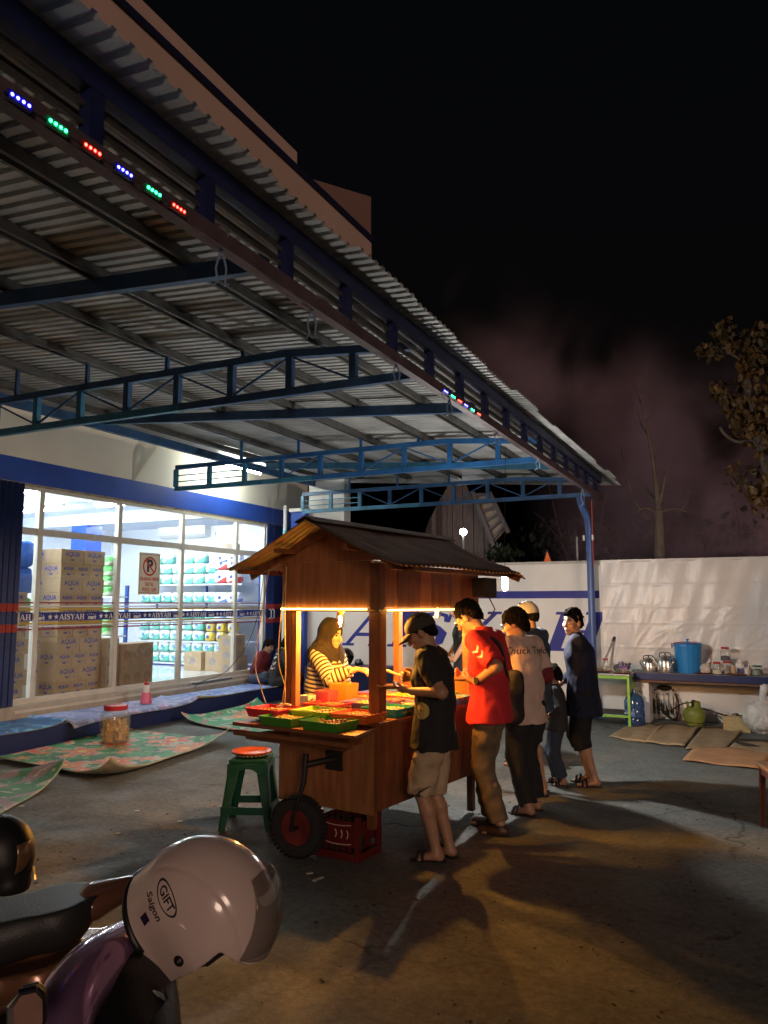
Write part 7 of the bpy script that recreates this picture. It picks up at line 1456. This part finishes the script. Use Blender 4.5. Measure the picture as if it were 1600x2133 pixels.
# pale helmet hanging over the scooter front
HC = pd(440, 1892, 1.60); fx = (RGT * .62 - UPV * .76 - FWD * .18).normalized(); uz = (RGT * .72 + UPV * .66 - FWD * .20); uz = (uz - fx * uz.dot(fx)).normalized(); sy = uz.cross(fx)
hm = thing('helmet', 'pale pink open helmet with clear visor hung on the purple scooter', 'helmet', HC); MH = Matrix((fx, sy, uz)).transposed().to_4x4()
def into(o): o.matrix_local = MH; return o
hm.scale = (.80, .80, .80)
M_shell = pm('pale_pink_shell', (.80, .63, .58), .2, coat=.7, var=.06)
S_ = Sdf(); S_.ell((0, 0, .012), (.152, .126, .138), None, .02); S_.cone((-.05, 0, -.03), (-.055, 0, -.10), .118, .112, .04, V(0, 1, 0), .98); S_.cone((.055, 0, -.02), (.03, 0, -.115), .112, .090, .04, V(0, 1, 0), 1.02)
def post(P, D):
    x, y, z = P[:, 0], P[:, 1], P[:, 2]; inner = np.sqrt((x / .135) ** 2 + (y / .109) ** 2 + ((z - .005) / .122) ** 2) - 1; inner2 = np.maximum(np.sqrt(x ** 2 + y ** 2) - .098, z - .0)
    D = np.maximum(D, -np.minimum(inner * .11, inner2)); D = np.maximum(D, -.128 - .10 * x - z)
    fc = np.maximum(np.maximum(.072 - x + np.clip(-z - .03, 0, 1) * -.1, z - .045), -z - .2); D = np.maximum(D, -fc)
    g = np.abs(np.abs(y) - (.074 + .20 * (z - .02))) ; D = D + .0022 * np.exp(-(g / .004) ** 2) * (z > .0); return D
into(link('shell', S_.mesh('shell', M_shell, .0045, post), hm)); shell_o = hm.children[-1]
S_ = Sdf(); S_.ell((0, 0, .008), (.138, .112, .126), None, .02); S_.cone((-.02, 0, -.03), (-.025, 0, -.105), .104, .098, .03)
def post(P, D):
    x, y, z = P[:, 0], P[:, 1], P[:, 2]; D = np.maximum(D, -(np.sqrt(((x - .02) / .12) ** 2 + (y / .092) ** 2 + ((z + .03) / .13) ** 2) - 1) * .09); D = np.maximum(D, -.120 - .1 * x - z); return np.maximum(D, x - .085)
into(link('lining', S_.mesh('lining', pm('black_foam', (.012, .012, .012), .9), .007, post), hm))
mb = MB(); mb.tube([( .110 * math.cos(a) - .052 if abs(a) > 0 else .06, .108 * math.sin(a), -.125 - .10 * (.110 * math.cos(a) - .052)) for a in np.linspace(math.pi * .42, math.pi * 1.58, 22)], .009, 8); into(mb.build('rim_trim', M_black, hm, smooth='all'))
vz = MB()
def vis(u, v):
    a = (u - .5) * 2.4; e = .30 + 1.25 * v; r_ = 1.0; return (.1575 * math.cos(a * .62) * math.cos(e) + .002, .132 * math.sin(a * .62) * (.5 + .5 * math.cos(e)), .012 + .145 * math.sin(e))
vz.grid(vis, 22, 20); into(vz.build('visor', glassmat('clear_visor', (.80, .78, .76), 1.5, .03, body=.06), hm, smooth='all')); mods(hm.children[-1], .0025)
for s_ in (-1, 1):
    mb = MB(); mb.lathe([(.011, 0), (.012, .004), (.008, .008), (.0, .009)], 16, Matrix.Translation((.034, .121 * s_, -.040)) @ Matrix.Rotation(R(-90 * s_), 4, 'X')); into(mb.build('visor_pivot', M_black, hm, smooth='all'))
mb = MB(); mb.tube([(.03, -.10, -.115), (.05, -.115, -.16), (.045, -.12, -.19)], [.012, .010, .012], 8); into(mb.build('chin_strap', M_black, hm, smooth='all')); mb = MB(); mb.tube([(-.02, .0, -.13), (-.04, -.02, -.20), (-.09, -.03, -.235)], .008, 6); into(mb.build('strap_end', M_black, hm))
M_ik = pm('helmet_print', (.03, .025, .025), .4); cv = MH.to_3x3().inverted() @ (-FWD)
def decal(me, x, z, rot, m):
    me.materials.clear(); me.materials.append(m); n_ = Vector((cv.x * .15, -1 if cv.y < 0 else 1, 0)); n_.normalize(); M = wall_M((x, .2 * n_.y, z), n_, (math.sin(rot), 0, math.cos(rot))); into(link('lettering', stick_on(me, shell_o, M, .0012, .5), hm))
sgn = -1 if cv.y < 0 else 1
decal(text_bm('GIFT', .026, bold=.0006), -.080, .012, R(-3), M_ik); ov = MB(); n = 28; vs = [(r * .040 * math.cos(2 * math.pi * k / n), r * .019 * math.sin(2 * math.pi * k / n), 0) for r in (.88, 1) for k in range(n)]; ov.add(vs, [(k, (k + 1) % n, n + (k + 1) % n, n + k) for k in range(n)]); decal(ov.mesh('oval', M_ik), -.080, .012, R(-3), M_ik)
decal(text_bm('Saigon', .024, shear=.3, bold=.0004), -.086, -.026, R(-3), M_ik); st_ = MB(); st_.box(-.010, .010, -.011, .011, 0, .0004); decal(st_.mesh('sticker', M_ik), -.075, -.062, R(-8), pm('hologram_sticker', (.12, .08, .22), .15, metal=.5))
# ================================================================== beyond the wall: trees, hut, lamp, smoke
def leaf_tree(name, label, base, trunk, leaves_at, lm_, bark, n, lsz, seed):
    t = thing(name, label, 'tree', base); r_ = random.Random(seed); tr = None
    for i, (pts, r0, r1) in enumerate(trunk):
        P_ = smooth_pts([Vector(p) for p in pts]); mb = MB(); mb.tube(P_, [r0 + (r1 - r0) * k / (len(P_) - 1) for k in range(len(P_))], 8); o = mb.build('trunk' if i == 0 else 'branch', bark, t, smooth='all')
    if leaves_at:
        mb = MB()
        for (c, rad, cnt) in leaves_at:
            for k in range(cnt):
                d = Vector((r_.gauss(0, 1), r_.gauss(0, 1), r_.gauss(0, 1))).normalized() * (r_.random() ** .45); p = Vector(c) + Vector((d.x * rad[0], d.y * rad[1], d.z * rad[2])); s = lsz * r_.uniform(.6, 1.25); M = Mx(p, (r_.uniform(-.9, .9) + R(60), r_.uniform(-.6, .6), r_.uniform(0, 6.3)))
                pr = [(0, -.55), (.34, -.25), (.42, .1), (.26, .42), (0, .70), (-.26, .42), (-.42, .1), (-.34, -.25)]
                vs = [M @ Vector((x * s, y * s, -.35 * s * abs(x) + .1 * s * y * y)) for x, y in pr] + [M @ Vector((0, 0, .02 * s))]; mb.add(vs, [(i, (i + 1) % 8, 8) for i in range(8)])
        mb.build('crown', lm_, t, smooth='all')
    return t
M_bark = pm('pale_bark', (.13, .105, .085), .85, var=.35, vscale=10, bump=.3, bscale=20, stretch=(4, 4, .7)); M_leafb = pm('dry_broad_leaf', (.17, .085, .024), .6, col2=(.035, .038, .011), vscale=1.2); M_leafg = pm('dark_green_leaf', (.020, .040, .014), .55, col2=(.010, .018, .007), vscale=2)
T = lambda x, y, Y: gy(x, y, Y)
YB = 12.8; b0 = T(1375, 1300, YB); b0.z = 0; rel = lambda x, y, Y, o: T(x, y, Y) - o
leaf_tree('bare_tree', 'bare pale tree with a tall thin top behind the wall', b0, [([(0, 0, 0), rel(1375, 1150, YB, b0), rel(1372, 1060, YB, b0)], .10, .075), ([rel(1372, 1062, YB, b0), rel(1366, 1000, YB, b0), rel(1350, 900, YB, b0), rel(1325, 790, YB, b0)], .055, .010), ([rel(1370, 1050, YB, b0), rel(1345, 1020, YB + .3, b0), rel(1312, 985, YB + .5, b0)], .035, .010),
   ([rel(1374, 1050, YB, b0), rel(1383, 1010, YB, b0), rel(1388, 980, YB, b0)], .04, .010), ([rel(1370, 1068, YB, b0), rel(1345, 1058, YB, b0), rel(1322, 1070, YB, b0)], .025, .008), ([rel(1376, 1068, YB, b0), rel(1405, 1060, YB, b0), rel(1440, 1070, YB, b0)], .025, .006)] + [([rel(x_, y_, YB, b0), rel(x_ + dx_, y_ - 25, YB + .1, b0), rel(x_ + dx_ * 1.6, y_ - 60, YB + .2, b0)], .014, .003) for (x_, y_, dx_) in ((1360, 960, 18), (1352, 910, -16), (1346, 880, 14), (1340, 850, -12), (1333, 820, 10), (1388, 985, 12), (1315, 988, -14), (1326, 1000, -20), (1420, 1064, 14), (1335, 1062, -16))], None, None, M_bark, 0, 0, 1)
YT = 12.32; b1 = T(1640, 1300, YT); b1.z = 0; q1 = lambda x, y, Y=YT: rel(x, y, Y, b1)
br = [([(0, 0, 0), q1(1640, 1100), q1(1605, 1000), q1(1575, 880), q1(1552, 790)], .13, .04), ([q1(1640, 1060), q1(1580, 930), q1(1535, 920), q1(1510, 905), q1(1500, 890)], .03, .02), ([q1(1598, 985), q1(1575, 850), q1(1545, 755), q1(1500, 730)], .03, .010), ([q1(1605, 1000), q1(1640, 850), q1(1600, 740)], .04, .012), ([q1(1590, 945), q1(1545, 870), q1(1500, 820)], .02, .006)]
# a crown of broad drooping leaves carried on the branch ends
rr2 = random.Random(21); lv = []
for (x, y, rx, ry, cnt) in ((1510, 705, .20, .32, 34), (1478, 735, .20, .14, 14), (1585, 705, .28, .22, 36), (1595, 740, .30, .3, 46), (1560, 760, .16, .16, 14), (1548, 780, .12, .22, 12), (1500, 818, .16, .16, 14), (1530, 850, .18, .18, 20), (1560, 880, .24, .18, 30), (1590, 850, .22, .30, 30), (1600, 930, .24, .3, 34), (1575, 900, .3, .2, 26), (1640, 800, .4, .6, 70), (1660, 950, .4, .6, 70), (1570, 1000, .4, .3, 22), (1600, 1050, .3, .3, 22)):
    lv.append((tuple(q1(x, y)), (rx * 1.1, .3, ry * 1.1), int(cnt * 3.2)))
leaf_tree('broadleaf_tree', 'tree with big drooping brown leaves at the right edge', b1, br, lv, M_leafb, M_bark, 0, .10, 5)
for i, (x, top, Y, w, nm, cnt) in enumerate(((1480, 1020, 16.5, 1.5, 'dim leafless undergrowth bush behind the bare tree', 120), (1330, 1080, 18.0, 1.6, 'dim bush left of the bare tree behind the wall', 120), (1200, 1060, 19.0, 1.8, 'dark bush behind the blue canopy post', 150), (1590, 1060, 15.0, 1.2, 'dark bush under the broadleaf tree', 110))):
    b = T(x, 1300, Y); b.z = 0; c = T(x, (top + 1180) / 2, Y) - b; twigs = [([(0, 0, 0), (0, 0, c.z * .6), tuple(c)], .05, .015)]
    for k in range(9): a_ = rr2.uniform(0, 6.28); twigs.append(([(0, 0, c.z * rr2.uniform(.3, .8)), (.4 * w * math.cos(a_), .3 * math.sin(a_), c.z * rr2.uniform(.8, 1.1)), (w * .7 * math.cos(a_), .4 * math.sin(a_), c.z * rr2.uniform(.9, 1.45))], .018, .004))
    leaf_tree('bush', nm, b, twigs, [(tuple(c), (w, .7, (1180 - top) / 2 / 110), cnt)], M_leafg, M_bark, 0, .16, 40 + i)
# palm-like shrub catching the lamp light
b = T(1062, 1300, 15.2); b.z = 0; leaf_tree('lit_shrub', 'small green shrub lit by the white street lamp', b, [([(0, 0, 0), (0, 0, 2.2)], .04, .02)], [(tuple(T(1040, 1150, 15.2) - b), (.28, .3, .22), 120), (tuple(T(1065, 1158, 15.2) - b), (.30, .3, .16), 90), (tuple(T(1030, 1165, 15.2) - b), (.2, .3, .2), 60)], M_leafg, M_bark, 0, .08, 8)
# gabled hut of upright boards with a slatted roof edge
YH = 17.0; hb = T(960, 1300, YH); hb.z = 0; hut = thing('board_hut', 'tall gable of upright boards behind the wall lit by a lamp', 'hut', hb); M_hut = wood('grey_pink_boards', (.16, .12, .11), (.08, .06, .055), .8)
arc = [(862, 1175), (880, 1120), (905, 1060), (935, 1010), (960, 985)]
def topy(x):
    for (xa, ya), (xb, yb) in zip(arc[:-1], arc[1:]):
        if xa <= x <= xb: return ya + (yb - ya) * (x - xa) / (xb - xa)
    return 985 + (x - 960) * (1175 - 985) / (1045 - 960) * .95
xs = list(range(866, 1040, 11))
for i, x in enumerate(xs):
    a_, b_ = T(x, 1160, YH), T(x + 10.3, 1160, YH); z1 = T(x, topy(x), YH).z; z2 = T(x + 10.3, topy(x + 10.3), YH).z; y_ = YH + (.03 if i % 2 else 0)
    mb = MB(); A_ = Vector((a_.x, y_, .2)) - hb; B_ = Vector((b_.x, y_, .2)) - hb; mb.add([A_, B_, B_ + Vector((0, .03, 0)), A_ + Vector((0, .03, 0))] + [Vector((A_.x, A_.y, z1)), Vector((B_.x, B_.y, z2)), Vector((B_.x, B_.y + .03, z2)), Vector((A_.x, A_.y + .03, z1))], [(0, 3, 2, 1), (4, 5, 6, 7), (0, 1, 5, 4), (1, 2, 6, 5), (2, 3, 7, 6), (3, 0, 4, 7)]); mb.build('board', M_hut, hut)
for (x0, y0, x1, y1) in ((985, 1025, 1040, 1165), (1020, 1025, 1060, 1110)):
    mb = MB(); mb.bar(T(x0, y0, YH - .3) - hb, T(x1, y1, YH - .3) - hb, .07, .09); mb.build('roof_rail', pm('dark_rail', (.10, .085, .085), .8), hut)
for k in range(6): t_ = k / 6; mb = MB(); mb.bar(T(990 + 45 * t_, 1030 + 110 * t_, YH - .28) - hb, T(1022 + 32 * t_, 1030 + 80 * t_, YH - .28) - hb, .05, .06); mb.build('rung', MATS['dark_rail'], hut)
mb = MB(); mb.add([T(990, 1030, YH - .2) - hb, T(1022, 1030, YH - .2) - hb, T(1052, 1105, YH - .2) - hb, T(1030, 1130, YH - .2) - hb], [(0, 1, 2, 3)]); mods(mb.build('roof_panel', pm('tan_panel', (.28, .22, .17), .8, var=.2), hut), .02)
# street lamp
lp = T(965, 1108, 15.6); t = thing('street_lamp', 'white globe lamp on a thin post in front of the board hut', 'lamp', Vector((lp.x, lp.y, 0))); mb = MB(); mb.lathe([(.075 * math.sin(a), lp.z - .075 * math.cos(a)) for a in np.linspace(.01, math.pi - .01, 12)], 16, cap=False); mb.build('globe', emat('street_globe', (.92, .95, 1.0), 70), t, smooth=True); mb = MB(); mb.tube([(0, 0, 0), (0, 0, lp.z - .07)], .022, 8); mb.build('post', pm('lamp_post_grey', (.4, .4, .4), .5), t)
rp_ = T(1141, 1165, 13.6); t = thing('warning_sign', 'small orange triangular roof tip showing above the wall', 'sign', Vector((rp_.x, rp_.y, 0))); mb = MB(); mb.prism([(-.09, 0), (.09, 0), (0, .26)], .02, wall_M((0, 0, T(1141, 1172, 13.6).z - .06), (0, -1, 0))); mb.build('panel', pm('glowing_orange_panel', (.75, .14, .04), .4, emit=(1, .2, .05), estr=.25), t)  # panel emits a faint glow of its own, though no lamp
mb = MB(); mb.tube([(0, 0, 0), (0, 0, T(1141, 1172, 13.6).z - .06)], .02, 6); mb.build('post', M_iron, t); mb = MB(); z_ = T(1141, 1150, 13.6).z
mb.prism([(-.12, -.03), (0, .29), (.12, -.03), (.10, -.03), (0, .25), (-.10, -.03)], .03, wall_M((0, .01, T(1141, 1172, 13.6).z - .05), (0, -1, 0))); mb.build('edge', M_iron, t)
pp = T(1203, 1165, 13.4); t = thing('thin_pole', 'thin grey pole rising just behind the wall', 'pole', Vector((pp.x, pp.y, 0))); mb = MB(); mb.tube([(0, 0, 0), (.0, 0, T(1201, 1118, 13.4).z)], .017, 8); mb.build('shaft', MATS['lamp_post_grey'], t); mb = MB(); mb.lathe([(.0, 0), (.022, 0), (.020, .03), (.0, .035)], 8, Mx((0, 0, T(1201, 1118, 13.4).z))); mb.build('cap', M_iron, t)
# smoke from the grill drifting over the wall
sm_ = MB(); sm_.box(-7.5, 6.0, 13.0, 17.0, .4, 8.6); sm_.v = [(v[0], v[1] - 13, v[2]) for v in sm_.v]
ms = bpy.data.materials.new('drifting_smoke'); ms.use_nodes = True; nt = ms.node_tree; nt.nodes.clear(); N = nt.nodes.new; ln = nt.links.new
out = N('ShaderNodeOutputMaterial'); vol = N('ShaderNodeVolumePrincipled'); vol.inputs['Color'].default_value = (.86, .62, .74, 1); vol.inputs['Anisotropy'].default_value = .1  # pink tint puts reddish light into the smoke colour
tc = N('ShaderNodeTexCoord'); nz1 = N('ShaderNodeTexNoise'); nz1.inputs['Scale'].default_value = .42; nz1.inputs['Detail'].default_value = 4; nz1.inputs['Distortion'].default_value = .6; ln(tc.outputs['Object'], nz1.inputs['Vector'])
mr = N('ShaderNodeMapRange'); mr.inputs['From Min'].default_value = .46; mr.inputs['From Max'].default_value = .80; ln(nz1.outputs['Fac'], mr.inputs['Value'])
# the plume: a band leaning from the grill at the right up to the left
sx = N('ShaderNodeSeparateXYZ'); ln(tc.outputs['Object'], sx.inputs[0])
def mth(op, a, b=None, c=None):
    n = N('ShaderNodeMath'); n.operation = op
    for i, v in enumerate((a, b, c)):
        if v is None: continue
        if isinstance(v, (int, float)): n.inputs[i].default_value = v
        else: ln(v, n.inputs[i])
    return n.outputs[0]
centre = mth('MULTIPLY_ADD', sx.outputs['X'], -.62, 3.9)          # height of the plume axis along x
d = mth('DIVIDE', mth('SUBTRACT', sx.outputs['Z'], centre), mth('MULTIPLY_ADD', sx.outputs['X'], .10, 1.15)); plume = mth('EXPONENT', mth('MULTIPLY', mth('MULTIPLY', d, d), -1.0))
low = mth('EXPONENT', mth('MULTIPLY', mth('MULTIPLY', mth('SUBTRACT', sx.outputs['Z'], 2.2), .6), mth('MULTIPLY', mth('SUBTRACT', sx.outputs['Z'], 2.2), -.6)))
right = mth('MINIMUM', mth('MAXIMUM', mth('MULTIPLY_ADD', sx.outputs['X'], .30, 1.1), 0.0), 1.4)
fadeL = mth('MINIMUM', mth('MAXIMUM', mth('MULTIPLY_ADD', sx.outputs['X'], .28, 1.75), 0.0), 1.0)
dens = mth('MULTIPLY', mr.outputs[0], mth('ADD', mth('MULTIPLY', plume, fadeL), mth('MULTIPLY', mth('MULTIPLY', low, right), 1.5)))
ln(mth('MULTIPLY', dens, 2.7), vol.inputs['Density']); ln(vol.outputs[0], out.inputs['Volume'])
sm_.build('smoke', ms, None, loc=(0, 13, 0), label='reddish grill smoke drifting up over the wall', cat='smoke', kind='stuff')
